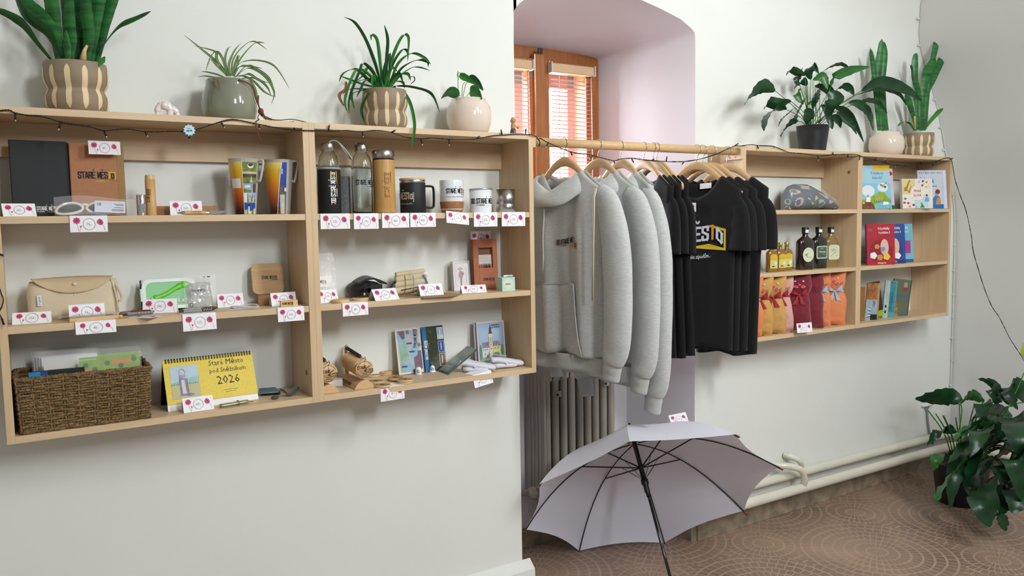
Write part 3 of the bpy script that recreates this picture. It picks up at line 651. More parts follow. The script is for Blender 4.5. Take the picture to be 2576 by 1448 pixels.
# 4 pothos in cream pot
o = V((.590, .095, TOP)); t = thing('pothos_plant', 'young pothos cutting in small glossy cream pot beside the window recess', 'potted plant', o, group=POTS)
CP = [(.0001, 0), (.052, 0), (.064, .010), (.073, .034), (.0735, .056), (.070, .078), (.062, .092), (.057, .0945), (.0565, .101), (.054, .102), (.0515, .098), (.051, .09), (.0001, .09)]
roundpot(t, [(a*1.06 if a > .001 else a, b_*1.17) for a, b_ in CP], CREAMG, .103, .052)
def heartleaf(m, base, tip, wd, ma, side, droop=0):
    P = [V(base), (V(base)+V(tip))/2+V((0, 0, droop)), V(tip)]
    leafmesh(m, P, [(0, wd*.35), (.12, wd*.8), (.3, wd), (.6, wd*.8), (.85, wd*.35), (1, .0005)], ma, .22, side, 8)
m = MB(); q = lambda u, v, y=.08: at(u, v, y=y)-o
for pts in ([(1153, 242), (1152, 205), (1152, 180)], [(1162, 242), (1164, 215), (1170, 207)], [(1174, 242), (1182, 232), (1190, 230)], [(1153, 240), (1158, 240), (1153, 241)], [(1158, 182), (1150, 188), (1154, 200)], [(1165, 243), (1170, 218), (1176, 205)]):
    m.tube(spline([q(*p) for p in pts], 5), .0011, GR2, 6)
heartleaf(m, q(1155, 240), q(1109, 248, .03), .019, GR, (.2, -.5, 1), .016)
heartleaf(m, q(1156, 188), q(1196, 212, .05), .013, GR2, (.2, -.7, .8), .004)
heartleaf(m, q(1180, 192), q(1216, 228, .06), .014, GR, (.5, -.5, .7), .006)
heartleaf(m, q(1182, 230), q(1213, 250, .03), .020, GR2, (.3, -.5, 1), .012)
leafmesh(m, [q(1154, 195), q(1152, 187), q(1151, 178)], [(0, .001), (.5, .0016), (1, .0003)], GR2)
m.build('leaves', t)
# little figurine on the corner
o = V((.742, .055, TOP)); t = thing('clay_figurine', 'tiny brown clay figure in dark skirt at the shelf corner', 'figurine', o)
m = MB(); SK = mat('tan_clay', 'b98d63', .6); m.ball((0, 0, .050), .0095, SK, 12); m.ball((.001, 0, .060), .0055, mat('straw_hat_clay', 'd9bd92', .6), 10, (1.4, 1.2, .6)); m.ball((.011, 0, .054), .003, SK, 8); m.build('head', t)
m = MB(); m.lathe([(.0001, 0), (.011, 0), (.012, .004), (.009, .02), (.007, .026)], mat('dark_clay_skirt', '4b4644', .6), 16, cap=True); m.build('skirt', t)
m = MB(); m.lathe([(.0078, .022), (.0085, .032), (.006, .043), (.0001, .045)], SK, 16); m.tube([(.004, -.005, .036), (.012, -.006, .030), (.017, -.004, .026)], .003, _M['straw_hat_clay'], 8); m.ball((.016, -.006, .028), .0055, SK, 8)
for a, b_ in ((.0, .014), (.003, .008), (-.002, .006)): m.ball((a, -.0115, b_), .0018, WHITE, 6)
m.build('body', t)
# 5 peace lily in black pot
def lily(m, org, base, pts, wd, dark=True, stem=.0016, side=(.4, -.6, .7), wave=.0022, ph=0, fold=.25):
    P = [V(base)]+[p for p in pts]; k = 1
    S_ = spline([V(base), V(base).lerp(P[1], .5)+V((0, 0, .012)), P[1]], 5); m.tube(S_, stem, GR2, 5)
    wd *= 1.2; leafmesh(m, P[1:], [(0, wd*.15), (.12, wd*.55), (.35, wd), (.6, wd*.92), (.85, wd*.4), (1, .0008)], DARKL if dark else DARKL2, fold, side, 7, wave, ph)
o = V((2.405, .095, TOP)); t = thing('peace_lily', 'dark green peace lily in black pot, right shelf top', 'potted plant', o, group=POTS)
roundpot(t, [(.0001, 0), (.055, 0), (.058, .004), (.0585, .008), (.063, .045), (.069, .088), (.0725, .118), (.0745, .12), (.071, .119), (.068, .105), (.0001, .105)], CHAR, .103, .067)
m = MB(); B = lambda u, v, y=.09: at(u, v, y=y)-o
for k, (pts, wd, dk) in enumerate([([(1950, 228, .05), (1925, 218, .03), (1895, 235, .02), (1872, 265, .0)], .028, 1), ([(1955, 210, .1), (1925, 262, .05)], .0, 1), ([(1990, 255, .06), (1960, 262, .04), (1935, 258, .02), (1922, 276, 0)], .022, 1), ([(1978, 275, .05), (1950, 275, .03), (1928, 300, .0), (1922, 330, -.02)], .024, 1),
        ([(2008, 305, .03), (1990, 310, .01), (1972, 330, -.01), (1964, 345, -.02)], .018, 1), ([(2000, 270, .05), (1985, 285, .03), (1968, 300, .02), (1958, 318, .0)], .011, 1), ([(2025, 275, .02), (2035, 285, .0), (2035, 305, -.01), (2032, 315, -.02)], .020, 1),
        ([(2025, 190, .08), (2010, 185, .07), (1990, 176, .06), (1978, 190, .05)], .016, 1), ([(2012, 215, .09), (2005, 200, .09), (2012, 180, .09), (2020, 170, .09)], .014, 1), ([(2040, 200, .07), (2035, 180, .06), (2045, 165, .05), (2060, 185, .03)], .018, 1),
        ([(2045, 200, .08), (2065, 192, .07), (2075, 205, .06), (2082, 225, .05)], .018, 0), ([(2060, 190, .1), (2085, 168, .1), (2115, 160, .1), (2142, 176, .1)], .012, 1), ([(2090, 218, .07), (2105, 190, .05), (2145, 175, .03), (2188, 168, .01)], .020, 0),
        ([(2108, 222, .05), (2125, 215, .03), (2140, 225, .02), (2148, 240, .01)], .016, 1), ([(2168, 228, .04), (2200, 208, .02), (2240, 210, .0), (2290, 232, -.01), (2318, 255, -.02)], .024, 1), ([(2155, 238, .03), (2210, 222, .02), (2260, 235, .01), (2280, 265, 0)], .010, 1),
        ([(2135, 258, .05), (2160, 262, .03), (2185, 285, .02), (2197, 330, .01)], .018, 1), ([(2160, 255, .08), (2180, 250, .07), (2210, 258, .06), (2232, 285, .05)], .012, 1), ([(2085, 230, .02), (2100, 250, -.0), (2095, 280, -.01), (2083, 308, -.03)], .034, 1),
        ([(2100, 270, .05), (2120, 275, .03), (2145, 300, .02), (2173, 358, .0)], .015, 1), ([(2105, 280, .04), (2118, 295, .03), (2142, 315, .01), (2155, 338, 0)], .013, 1), ([(2092, 290, .02), (2102, 295, .01), (2112, 308, 0), (2115, 322, -.01)], .014, 1),
        ([(2015, 225, .06), (2005, 235, .04), (2010, 250, .03), (2022, 262, .02)], .014, 0), ([(2060, 225, .04), (2055, 245, .02), (2050, 262, .01), (2045, 275, 0)], .018, 1), ([(2030, 240, .05), (2020, 262, .03), (2005, 290, .01), (2000, 310, .0)], .018, 1),
        ([(2050, 215, .1), (2070, 215, .09), (2090, 232, .08), (2100, 250, .07)], .018, 1), ([(2048, 250, .03), (2040, 258, .02), (2033, 262, .01), (2030, 268, .0)], .008, 0), ([(2030, 215, .1), (2020, 205, .1), (2010, 210, .1), (1998, 225, .1)], .018, 1),
        ([(2065, 265, .04), (2078, 275, .03), (2090, 310, .01), (2094, 325, 0)], .014, 1)]):
    if wd == 0: continue
    lily(m, o, (random.uniform(-.03, .03), random.uniform(-.02, .03), .103), [B(*p) for p in pts], wd, dk, ph=k, side=(.35, -.8, .6) if k % 2 else (.5, -.3, .9))
m.build('leaves', t)
# 6 snake plant in cream pot
o = V((2.985, .10, TOP)); t = thing('snake_plant', 'narrow snake plant in glossy cream pot, right shelf top', 'potted plant', o, group=POTS)
k = 1.14; roundpot(t, [(a*k if a > .001 else a, b_*k) for a, b_ in CP], CREAMG, .1, .058)
m = MB()
for pts, ww in (([(2218, 328), (2215, 260), (2208, 200), (2215, 140), (2219, 98)], 1.25), ([(2226, 328), (2215, 250), (2222, 190), (2226, 130), (2220, 105)], 1.1), ([(2212, 328), (2205, 250), (2200, 180), (2190, 122)], .9), ([(2232, 328), (2226, 280), (2222, 230), (2215, 190)], .9), ([(2222, 328), (2215, 280), (2205, 230), (2195, 190)], .9)):
    leafmesh(m, loc_pts(o, pts, .10), [(0, .010*ww), (.35, .013*ww), (.7, .016*ww), (.92, .010*ww), (1, .001)], GRL, .35, (1, -.6, 0))
m.build('leaves', t)
# 7 snake plant in striped pot, far right
o = V((3.262, .10, TOP)); t = thing('snake_plant', 'tall pointed snake plant in striped pot, farthest right on the shelf tops', 'potted plant', o, group=POTS)
striped_pot(t, .0765, .124)
m = MB()
for pts, ww, ma in (([(2318, 328), (2322, 250), (2345, 160), (2362, 80), (2367, 30), (2362, 10)], 1.1, GRL), ([(2325, 328), (2332, 240), (2352, 190), (2375, 130), (2377, 70)], 1.15, GRL), ([(2315, 328), (2315, 250), (2303, 200), (2303, 150), (2306, 133)], 1.15, GRL),
                    ([(2322, 328), (2320, 270), (2330, 190), (2345, 160), (2352, 145)], 1.5, GRL), ([(2305, 328), (2298, 290), (2285, 250), (2280, 235)], 1.0, GRL), ([(2330, 325), (2340, 200), (2353, 140)], .5, GR),
                    ([(2300, 328), (2290, 312), (2272, 307), (2258, 318)], .5, GR2), ([(2328, 322), (2340, 305), (2362, 280), (2372, 272)], .75, GR2), ([(2312, 325), (2308, 300), (2310, 290)], 1.1, GRL), ([(2298, 200), (2295, 175), (2291, 163)], .4, GR), ([(2308, 326), (2306, 260), (2302, 240)], .8, GRL)):
    leafmesh(m, loc_pts(o, pts, .10), [(0, .008*ww), (.3, .011*ww), (.65, .0165*ww), (.9, .010*ww), (1, .0008)], ma, .3, (1, -.6, 0))
m.build('leaves', t)
m = MB(); m.tube(loc_pts(o, [(2302, 325), (2301, 300), (2301, 292)], .05), .005, BAMBOO, 6); m.build('plant_stake', t)
# ================================================================ left shelf, top row
XS, YS, ZS = V((1, 0, 0)), V((0, 1, 0)), V((0, 0, 1))
FR = plane((0, 0, 0), XS, ZS)
BAND = mat('black_notebook_cover', '1c1f22', .6, var=.06, scale=60)
PAGES = mat('page_edges', 'ddd8cc', .8, var=.05, scale=200, stretch=(40, 1, 1))
# notebooks
t = thing('notebook', 'black notebook with rounded corners standing against the back rail', 'notebook', (-.745, .105, S1+.004), rx=-7)
m = MB(); c = .012; w_, h = .137, .196
def rrect(w_, h, c, l=True):
    out = []
    for cx, cy, a0, on in ((w_-c, c, -90, 1), (w_-c, h-c, 0, 1), (c, h-c, 90, l), (c, c, 180, l)):
        if not on: out.append((0 if cx < w_/2 else w_, h if cy > h/2 else 0)); continue
        out += [(cx+c*math.cos(R(a0+q*22.5)), cy+c*math.sin(R(a0+q*22.5))) for q in range(5)]
    return out
def plate(m, outl, y0, y1, ma):
    n_ = len(outl); vs_ = [V((a, y, b_)) for y in (y0, y1) for a, b_ in outl]
    m.add(vs_, [tuple(range(n_)), tuple(range(2*n_-1, n_-1, -1))]+[(i, i+n_, (i+1) % n_+n_, (i+1) % n_) for i in range(n_)], ma)
plate(m, rrect(w_, h, c, 0), 0, .0025, BAND); plate(m, rrect(w_, h, c, 0), .0135, .016, BAND); m.box(0, .0025, 0, .016, 0, h, BAND)
m.logo(FR, .020, .0135, .0128, WHP, ORA, YEL, ORA, h=-.0004, n700=True) if False else m.logo(lambda a, b_, hh: V((a, -hh, b_)), .036, .0125, .0118, WHP, ORA, YEL, ORA)
m.build('cover', t)
m = MB(); plate(m, rrect(w_-.003, h-.006, c, 0), .0025, .0135, PAGES); m.build('pages', t).location.z = .003
FS = lambda y=0: (lambda a, b_, hh: V((a, y-hh, b_)))      # prints on the front face
t = thing('notebook', 'brown kraft notebook with printed town name standing beside the black one', 'notebook', (-.612, .098, S1+.003), rz=-5, rx=-6)
KR2 = mat('reddish_kraft_cover', 'b07a58', .75, var=.05, scale=120)
m = MB(); plate(m, [(0, 0), (.112, 0), (.112, .193), (0, .193)], 0, .002, KR2); m.box(.0, .002, 0, .014, 0, .193, KR2); m.box(.0, .130, .013, .015, 0, .193, mat('kraft_back_cover', 'a38255', .8, var=.05, scale=90))
m.logo(FS(), .018, .098, .0200, INK, YEL, YEL, n700=False); m.build('cover', t)
m = MB(); m.box(.002, .113, .002, .013, .001, .192, mat('brown_page_edges', '8f7349', .8, var=.1, scale=200, stretch=(40, 1, 1))); m.build('pages', t)
# sunglasses in bag
t = thing('sunglasses', 'white framed dark sunglasses lying in a clear bag on the top row', 'sunglasses', (-.655, .035, S1), rz=-2)
m = MB(); WF = mat('white_glasses_frame', 'e9e6e0', .25, var=.02, coat=.5)
def lens_ring(x0, sgn):
    out = []
    for i in range(28):
        a = 2*math.pi*i/28; cx = math.cos(a); q = x0+.0305*cx; z = .020+.0135*math.sin(a)+.004*sgn*cx*(-1)-.003*(cx**2)
        out.append(V((q, .010+.010*(abs(q-.068)/.068)**2, z)))
    return out
for x0, sg in ((.034, -1), (.104, 1)): m.tube(lens_ring(x0, sg), .0036, WF, 8, closed=True)
m.tube(spline([(.062, .010, .028), (.069, .008, .030), (.076, .010, .028)], 4), .0038, WF, 8)
for s_ in (-1, 1): m.tube(spline([(.069+s_*.066, .020, .022), (.069+s_*.070, .034, .020), (.069+s_*.05, .050, .012), (.069-s_*.03, .055, .006)], 5), .003, WF, 6, flat=1.4)
m.build('frame', t)
for x0, sg in ((.034, -1), (.104, 1)):
    m = MB(); rr_ = lens_ring(x0, sg); c0 = sum(rr_, V())/28; m.add(rr_+[c0+V((0, -.003, 0))], [(i, (i+1) % 28, 28) for i in range(28)], mat('dark_lens', '1d1c1a', .04, var=.05, spec=.8, coat=1), True); m.build('lens', t)
m = MB(); random.seed(3)
m.grid(lambda u, v: V((.0+.185*u, .002-.008*math.sin(3*v)+.004*noise.noise((u*8, v*8, 1)), .002+.046*v+.005*math.sin(5*u)*v)), 24, 10, FILM)
m.build('clear_bag', t)
m = MB(); m.X = Matrix.Translation((.090, -.007, .010)) @ Matrix.Rotation(R(3), 4, 'Y'); LB = mat('bluish_label', 'd6dae6', .35, var=.02)
plate(m, rrect(.072, .030, .002), 0, .0006, LB); G = FS(); m.ptext(G, 'CE', .005, .018, .009, mat('grey_print', '5b5f6c', .6), bold=.02)
for k, (a, b_) in enumerate(((.045, .022), (.050, .019), (.046, .013), (.040, .008), (.040, .005))): m.prect(G, a, .068, b_, b_+.0012, _M['grey_print'])
m.build('label', t)
# metal tube + bamboo tube
m = MB(); m.lathe([(.0001, 0), (.0115, 0), (.0118, .001), (.0118, .055), (.0112, .056), (.0105, .056), (.0105, .053), (.0001, .053)], CHROME, 28)
single(m, 'lipstick_case', 'short polished chrome tube left of the tall bamboo tube', 'tube', (-.450, .055, S1))
t = thing('bamboo_tube', 'tall slim bamboo tube with cap and dark printed town name', 'tube', (-.424, .065, S1))
m = MB(); m.lathe([(.0001, 0), (.0125, 0), (.013, .001), (.013, .098), (.0001, .098)], BAMBOO, 28); m.logo(cyl(.013, -128), .0045, .036, .0080, INK, n700=False, sub=False, rot=R(90)); m.build('body', t)
m = MB(); m.lathe([(.0122, .098), (.0122, .108), (.011, .110), (.0001, .110)], mat('paler_bamboo', 'd9b67c', .5, var=.06, scale=10, stretch=(20, 20, 1)), 28); m.build('cap', t)
m = MB(); m.box(0, .172, 0, .03, 0, .027, KRAFT); m.box(.166, .173, -.001, .031, .0, .028, KRAFT)
single(m, 'pen_box', 'long low kraft cardboard box behind the 500 price card', 'box', (-.418, .10, S1), bevel=.001)
t = thing('ballpoint_pen', 'bamboo and chrome ballpoint pen with printed town name', 'pen', (-.367, .022, S1+.0063), rz=2)
m = MB(); m.X = Matrix.Rotation(R(90), 4, 'Y'); m.lathe([(.0052, .020), (.0058, .030), (.0058, .074), (.0053, .076)], BAMBOO, 20); m.X = None
m.logo(lambda a, b_, hh: V((a, -.0052-hh, b_)), .040, -.0022, .0052, INK, n700=False, sub=False); m.build('barrel', t)
m = MB(); m.X = Matrix.Rotation(R(90), 4, 'Y'); m.lathe([(.0001, 0), (.0009, .0003), (.0012, .003), (.0038, .012), (.0052, .020)], CHROME, 20); m.build('tip', t)
m = MB(); m.X = Matrix.Rotation(R(90), 4, 'Y'); m.lathe([(.0056, .076), (.0058, .080), (.0056, .105), (.004, .116), (.0035, .122), (.0001, .123)], CHROME, 20); m.X = None
m.box(.084, .126, -.0095, -.008, .000, .005, CHROME); m.box(.084, .088, -.008, -.004, .000, .005, CHROME); m.build('clip_end', t)
# two tall printed cups
PHOTO = [mat('photo_sky', '5d86b4', .35, var=.2, scale=40, col2='c6d4de'), mat('photo_green', '4c6b2e', .35, var=.3, scale=90, col2='8a9a3c'), mat('photo_brown', '6a5034', .35, var=.3, scale=90),
         mat('photo_cream', 'd9cfb4', .35, var=.1, scale=60), mat('photo_blue', '2c4fa4', .35, var=.1, scale=30), mat('photo_dark', '2a2f2c', .35, var=.3, scale=80)]
BEER = ramp_mat('amber_gradient', [(0, '1d0e08'), (.12, '3a1509'), (.35, 'a8480f'), (.6, 'd4810f'), (.85, 'dcae12'), (1, 'e6c860')], 'Z', 0, .152, .3, .01)
FROST = mat('frosted_plastic', 'd3d0cc', .35, trans=.25, var=.02)
def cup(x, label, b2, rz):
    t = thing('printed_cup', label, 'cup', (x, .085, S1), rz=rz, group='tall plastic cups with photo prints')
    rf = lambda z: .0285+.015*(z/.16)
    m = MB(); m.lathe([(.0001, 0), (rf(0)-.001, 0), (rf(0), .001)]+[(rf(.16*i/12), .16*i/12) for i in range(1, 13)]+[(rf(.16)+.0012, .161), (rf(.16)-.001, .161), (rf(.15)-.0018, .15), (.0262, .004), (.0001, .004)], FROST, 44)
    g = lambda a, b_, hh: V(((rf(b_)+hh)*math.cos(R(a)), (rf(b_)+hh)*math.sin(R(a)), b_))
    # amber printed wall
    a0, a1 = (-215, -112) if not b2 else (-205, -100)
    m.grid(lambda u, v: g(a0+(a1-a0)*u*(1 if not b2 else 1-.22*(1-v)), .002+.150*v, .0004), 12, 14, BEER)
    if not b2:
        m.grid(lambda u, v: g(-112+2*u, .002+.152*v, .0007), 1, 10, WHP)
        for (z0, z1, k, aa) in ((.002, .036, 4, 0), (.036, .064, 0, 14), (.064, .090, 0, 0), (.090, .118, 2, 0), (.118, .124, 3, 0), (.124, .152, 1, 0)):
            m.grid(lambda u, v: g(-109.5+aa+(62-aa)*u, z0+(z1-z0-.0015)*v, .0006), 10, 2, PHOTO[k])
        P = lambda pts, k, hh=.0009: m.pr(g, pts, PHOTO[k], hh)
        for q in range(5): m.grid(lambda u, v: g(-109.5+12.4*q+12.4*u, .002+(.012+.004*math.sin(q*2))*v, .0009), 2, 1, PHOTO[1 if q % 2 else 3])
        m.grid(lambda u, v: g(-90+6*u, .003+.022*v, .0012), 1, 1, WHP); m.pdisc(lambda a, b_, hh: g(-87+a/rf(b_)*57, b_, hh), 0, .027, .003, PHOTO[5], .0012)
        for q in range(5): m.grid(lambda u, v: g(-95+9*q+9*u, .037+(.008+.004*(q % 2))*v, .0009), 2, 1, PHOTO[3 if q % 2 else 1])
        P([(-72, .045), (-68, .045), (-69.5, .060), (-70.5, .060)], 5); m.grid(lambda u, v: g(-109+13*u, .036+.027*v, .0011), 2, 1, WHP)
        m.grid(lambda u, v: g(-109+36*u, .064+.011*v*(1-.4*u), .0009), 4, 1, PHOTO[1]); m.grid(lambda u, v: g(-66+17*u, .064+.025*v, .0009), 2, 1, PHOTO[2]); m.grid(lambda u, v: g(-104+24*u, .078+.006*v, .001), 2, 1, WHP)
        m.grid(lambda u, v: g(-109+62*u, .090+(.017)*v, .0009), 8, 1, PHOTO[1]); P([(-82, .092), (-68, .092), (-71, .102), (-75, .113), (-79, .102)], 0, .0011)
        m.pdisc(lambda a, b_, hh: g(-78+a/rf(b_)*57, b_, hh), 0, .141, .009, WHP, .0012, ry=.008); m.pdisc(lambda a, b_, hh: g(-78+a/rf(b_)*57, b_, hh), 0, .143, .0075, mat('berry_print', '7a3050', .4, var=.3, scale=200), .0014, ry=.005)
        m.grid(lambda u, v: g(-172+52*u, .077+.027*v, .0006), 6, 2, WHP); m.logo(lambda a, b_, hh: g(-192+a/rf(b_)*57, b_, hh), -.028, .084, .017, WHP, WHP, mat('amber_shadow', 'a8661a', .4), n700=False, sub=False, h=.0012, first=6)
        m.grid(lambda u, v: g(-126+4*u, .078+.024*v, .001), 1, 1, WHP)
    else:
        edge = lambda z: -128+28*z/.155
        m.grid(lambda u, v: g(edge(.002+.15*v)+3*u, .002+.150*v, .0009), 1, 12, WHP)
        m.grid(lambda u, v: g(edge(.002+.15*v)+3+(44-24*v)*u, .002+.150*v, .0006), 6, 12, PHOTO[4])
        m.grid(lambda u, v: g(-110+24*u, .003+.056*v, .0010), 4, 4, PHOTO[3]); m.pdisc(lambda a, b_, hh: g(-97+a/rf(b_)*57, b_, hh), 0, .074, .009, mat('rock_print', '6f6c58', .5, var=.3, scale=160), .0010, ry=.014)
        m.grid(lambda u, v: g(-112+28*u, .058+.008*v, .0011), 4, 1, _M['rock_print']); m.grid(lambda u, v: g(-124+14*u, .003+.020*v, .0009), 2, 1, PHOTO[2]); m.pdisc(lambda a, b_, hh: g(-84+a/rf(b_)*57, b_, hh), 0, .073, .003, WHP, .0012, ry=.006)
        m.grid(lambda u, v: g(edge(.128)-6+16*u, .118+.016*v, .0012), 3, 1, mat('grey_sticker', 'a9adb5', .6))
    m.build('body', t)
    m = MB(); q = rf(.15)
    for a in ((-38),):
        d = V((math.cos(R(a)), math.sin(R(a)), 0)); m.tube(spline([d*(q-.002)+V((0, 0, .156)), d*(q+.012)+V((0, 0, .158)), d*(q+.016)+V((0, 0, .150)), d*(q+.010)+V((0, 0, .12)), d*(q+.0035)+V((0, 0, .098)), d*(q-.004)+V((0, 0, .10))], 5), .0035, FROST, 10, flat=1.3)
    m.build('handle', t)
cup(-.168, 'tall plastic cup with amber side and column of photos, left of the pair', 0, 0); cup(-.068, 'tall plastic cup with amber side and stone monument photo, right of the pair', 1, 6)

# ================================================================ left shelf, middle row
COT = mat('unbleached_cotton', 'd8c8ac', .9, var=.05, scale=8, bump=.4, bscale=500, sheen=.3)
t = thing('cotton_bag', 'folded unbleached cotton bag with buttoned flap', 'bag', (-.725, .095, S2), rz=2, rx=-12)
m = MB()
def bagpt(u, v, s_):
    x = .215*u; z = .108*v; e = (1-abs(2*u-1)**6)*(1-abs(2*v-1)**6)
    return V((x+.004*noise.noise((v*4, 0, 2))+(.012 if u < .5 else -.004)*(v > .85)*(v-.85)*4, .018-s_*.017*e**.6+.003*noise.noise((u*5, v*5, 3)), z+.004*math.sin(u*3)))
m.grid(lambda u, v: bagpt(u, v, 1), 30, 18, COT); m.grid(lambda u, v: bagpt(u, v, -1), 30, 18, COT); m.build('body', t)
m = MB(); m.grid(lambda u, v: V((.011+.193*u, .000+.018*v**4-.003*math.sin(math.pi*u)*(1-v)+.002*noise.noise((u*6, v*3, 7)), .114+.003*math.sin(u*3)-(.046*(1-(2*u-1)**2)**.8+.002)*(1-v))), 26, 10, mat('flap_cotton', 'cfb996', .9, var=.04, scale=10, bump=.4, bscale=500)); m.build('flap', t, solid=.002)
m = MB(); m.ball((.110, -.004, .093), .006, mat('pale_button', 'ddd0b8', .4), 12, (1, .35, .8)); m.ball((.108, .0, .065), .003, _M['pale_button'], 10, (1, .3, 1)); m.build('button', t)
m = MB(); m.box(.021, .031, -.0015, -.0008, .040, .068, LB); m.ptext(FS(-.0015), '⟳ green', .028, .0415, .0075, mat('navy_print', '33406e', .6), bold=.01, rot=R(90), xs=.85); m.build('sewn_label', t)
m = MB(); m.tube(spline([(.20, .012, .105), (.214, .006, .08), (.222, .008, .055), (.217, .008, .04)], 5), .004, COT, 8, flat=.4); m.tube(spline([(.198, .008, .105), (.206, .002, .06), (.212, .002, .0)], 5), .004, COT, 8, flat=.4); m.build('strap', t)
# wrapped wooden set
t = thing('wooden_stick_set', 'flat wooden sticks wrapped in clear film at the shelf edge', 'stick', (-.650, .010, S2), rz=7)
m = MB(); m.box(.012, .130, .002, .014, .0, .010, BEECH); m.box(.130, .139, .003, .013, .001, .009, BEECH); m.build('stick', t, bevel=.002)
m = MB(); m.box(.015, .122, .016, .027, .0, .013, mat('grey_film_core', 'a7a59b', .3)); m.box(.10, .118, .0155, .016, .006, .011, INK); m.build('grey_sleeve', t, bevel=.002)
m = MB(); m.grid(lambda u, v: V((-.012+.17*u, -.004+.04*v, .013+.004*math.sin(v*3)+.004*noise.noise((u*14, v*7, 4)))), 26, 8, FILM); m.build('wrapper', t)
# pocket knife
t = thing('pocket_knife', 'closed red-brown wooden pocket knife with corkscrew', 'pocket knife', (-.520, .050, S2+.003), rz=3)
m = MB(); RW = mat('red_brown_wood', '6d3426', .35, var=.15, scale=20, stretch=(1, 10, 10)); m.X = Matrix.Rotation(R(90), 4, 'Y')
m.loft([[V((-.007*h_+.0*q, .0055*math.cos(2*math.pi*q/12), x)) + V((.0065*h_*math.sin(2*math.pi*q/12), 0, 0)) for q in range(12)] for x, h_ in ((0, .55), (.003, .9), (.02, 1), (.06, 1), (.078, .95), (.083, .5))], RW); m.build('handle', t)
m = MB()
for k in range(5): m.tube([(.044+.008*k, -.0075, .003), (.047+.008*k, -.0085, .007), (.050+.008*k, -.0075, .010)], .0011, CHROME, 6)
m.box(.02, .084, -.0066, -.0058, .003, .009, STEEL); m.box(.08, .088, -.003, .003, .004, .010, STEEL); m.build('corkscrew', t)
# lunch box
t = thing('lunch_box', 'green plastic lunch box with clear lid and green spoon, standing upright', 'lunch box', (-.448, .145, S2+.006), rz=1, rx=-13)
GRN = mat('green_plastic', '46b44e', .35, var=.04, trans=.0); MILK = mat('milky_lid', 'd5ded8', .25, var=.02, alpha=.75); LGR = mat('lime_plastic', '6ad02c', .3, var=.03)
m = MB(); plate(m, [(a+.006, b_+.004) for a, b_ in rrect(.134, .080, .018)], .006, .04, GRN); m.build('body', t, bevel=.002)
m = MB(); outer = rrect(.146, .088, .022); inner = [(a*.86+.0102, b_*.78+.0096) for a, b_ in outer]; n_ = len(outer)
vs_ = [V((a, 0, b_)) for a, b_ in outer]+[V((a, 0, b_)) for a, b_ in inner]+[V((a, .008, b_)) for a, b_ in outer]
m.add(vs_, [(i, (i+1) % n_, (i+1) % n_+n_, i+n_) for i in range(n_)]+[(i, i+2*n_, (i+1) % n_+2*n_, (i+1) % n_) for i in range(n_)], mat('frosted_rim', 'c7d3cc', .3, var=.02)); m.add([V((a, .002, b_)) for a, b_ in inner], [tuple(range(n_))], mat('pale_green_window', '8fcf94', .5, var=.04, scale=6)); m.build('lid', t)
m = MB(); m.tube(spline([(.030, -.001, .032), (.060, -.002, .042), (.085, -.002, .056), (.105, -.001, .066)], 6), [.008]*3+[.006]*12+[.008]*4, LGR, 8, flat=.35); m.ball((.117, .0, .068), .014, LGR, 14, (1.1, .22, .72)); m.ball((.036, .0, .030), .013, mat('pale_lime_fork', 'bfe3a4', .25), 14, (1.2, .2, .8)); m.build('spoon', t)
m = MB(); m.box(-.005, .002, .0, .012, .025, .062, _M['frosted_rim']); m.box(-.003, .002, .008, .012, -.0, .088, BLACK); m.box(.144, .150, .0, .01, .025, .062, _M['frosted_rim']); m.build('clasp', t, bevel=.0015)
m = MB(); m.logo(FS(.0), .074, .017, .0125, WHP, n700=False, sub=False); m.build('lettering', t)
# gel pack in bag
t = thing('gel_pack', 'clear square gel pack with metal disc in crinkled plastic bag', 'gel pack', (-.335, .140, S2+.001), rz=2, rx=-12)
GEL = mat('clear_gel', 'c9cbc6', .06, var=.08, scale=12, alpha=.55, coat=1)
m = MB()
for s_ in (1, -1): m.grid(lambda u, v: V((.004+.072*u, .008-s_*.009*((1-abs(2*u-1)**4)*(1-abs(2*v-1)**4))**.6+.002*noise.noise((u*5, v*5, s_)), .003+.076*v)), 16, 16, GEL)
m.build('pack', t)
m = MB(); m.grid(lambda u, v: V((-.003+.092*u, -.006+.006*noise.noise((u*7, v*7, 9)), .0+.098*v)), 26, 26, FILM); m.build('clear_bag', t)
m = MB(); m.logo(FS(-.005), .017, .050, .0065, INK, n700=True, sub=False); m.prect(FS(-.005), .064, .073, .090, .094, INK); m.pdisc(FS(-.005), .056, .092, .002, INK)
for k in range(6): m.prect(FS(-.004), .011, .011+.008+.006*(k % 3), .036+.004*k, .0372+.004*k, mat('grey_print_b', '8d8f8e', .6))
m.build('lettering', t)
m = MB(); m.X = Matrix.Translation((.014, .0, .012)) @ Matrix.Rotation(R(90), 4, 'X'); m.lathe([(.0001, .0035), (.006, .003), (.0065, 0)], STEEL, 20); m.build('metal_disc', t)
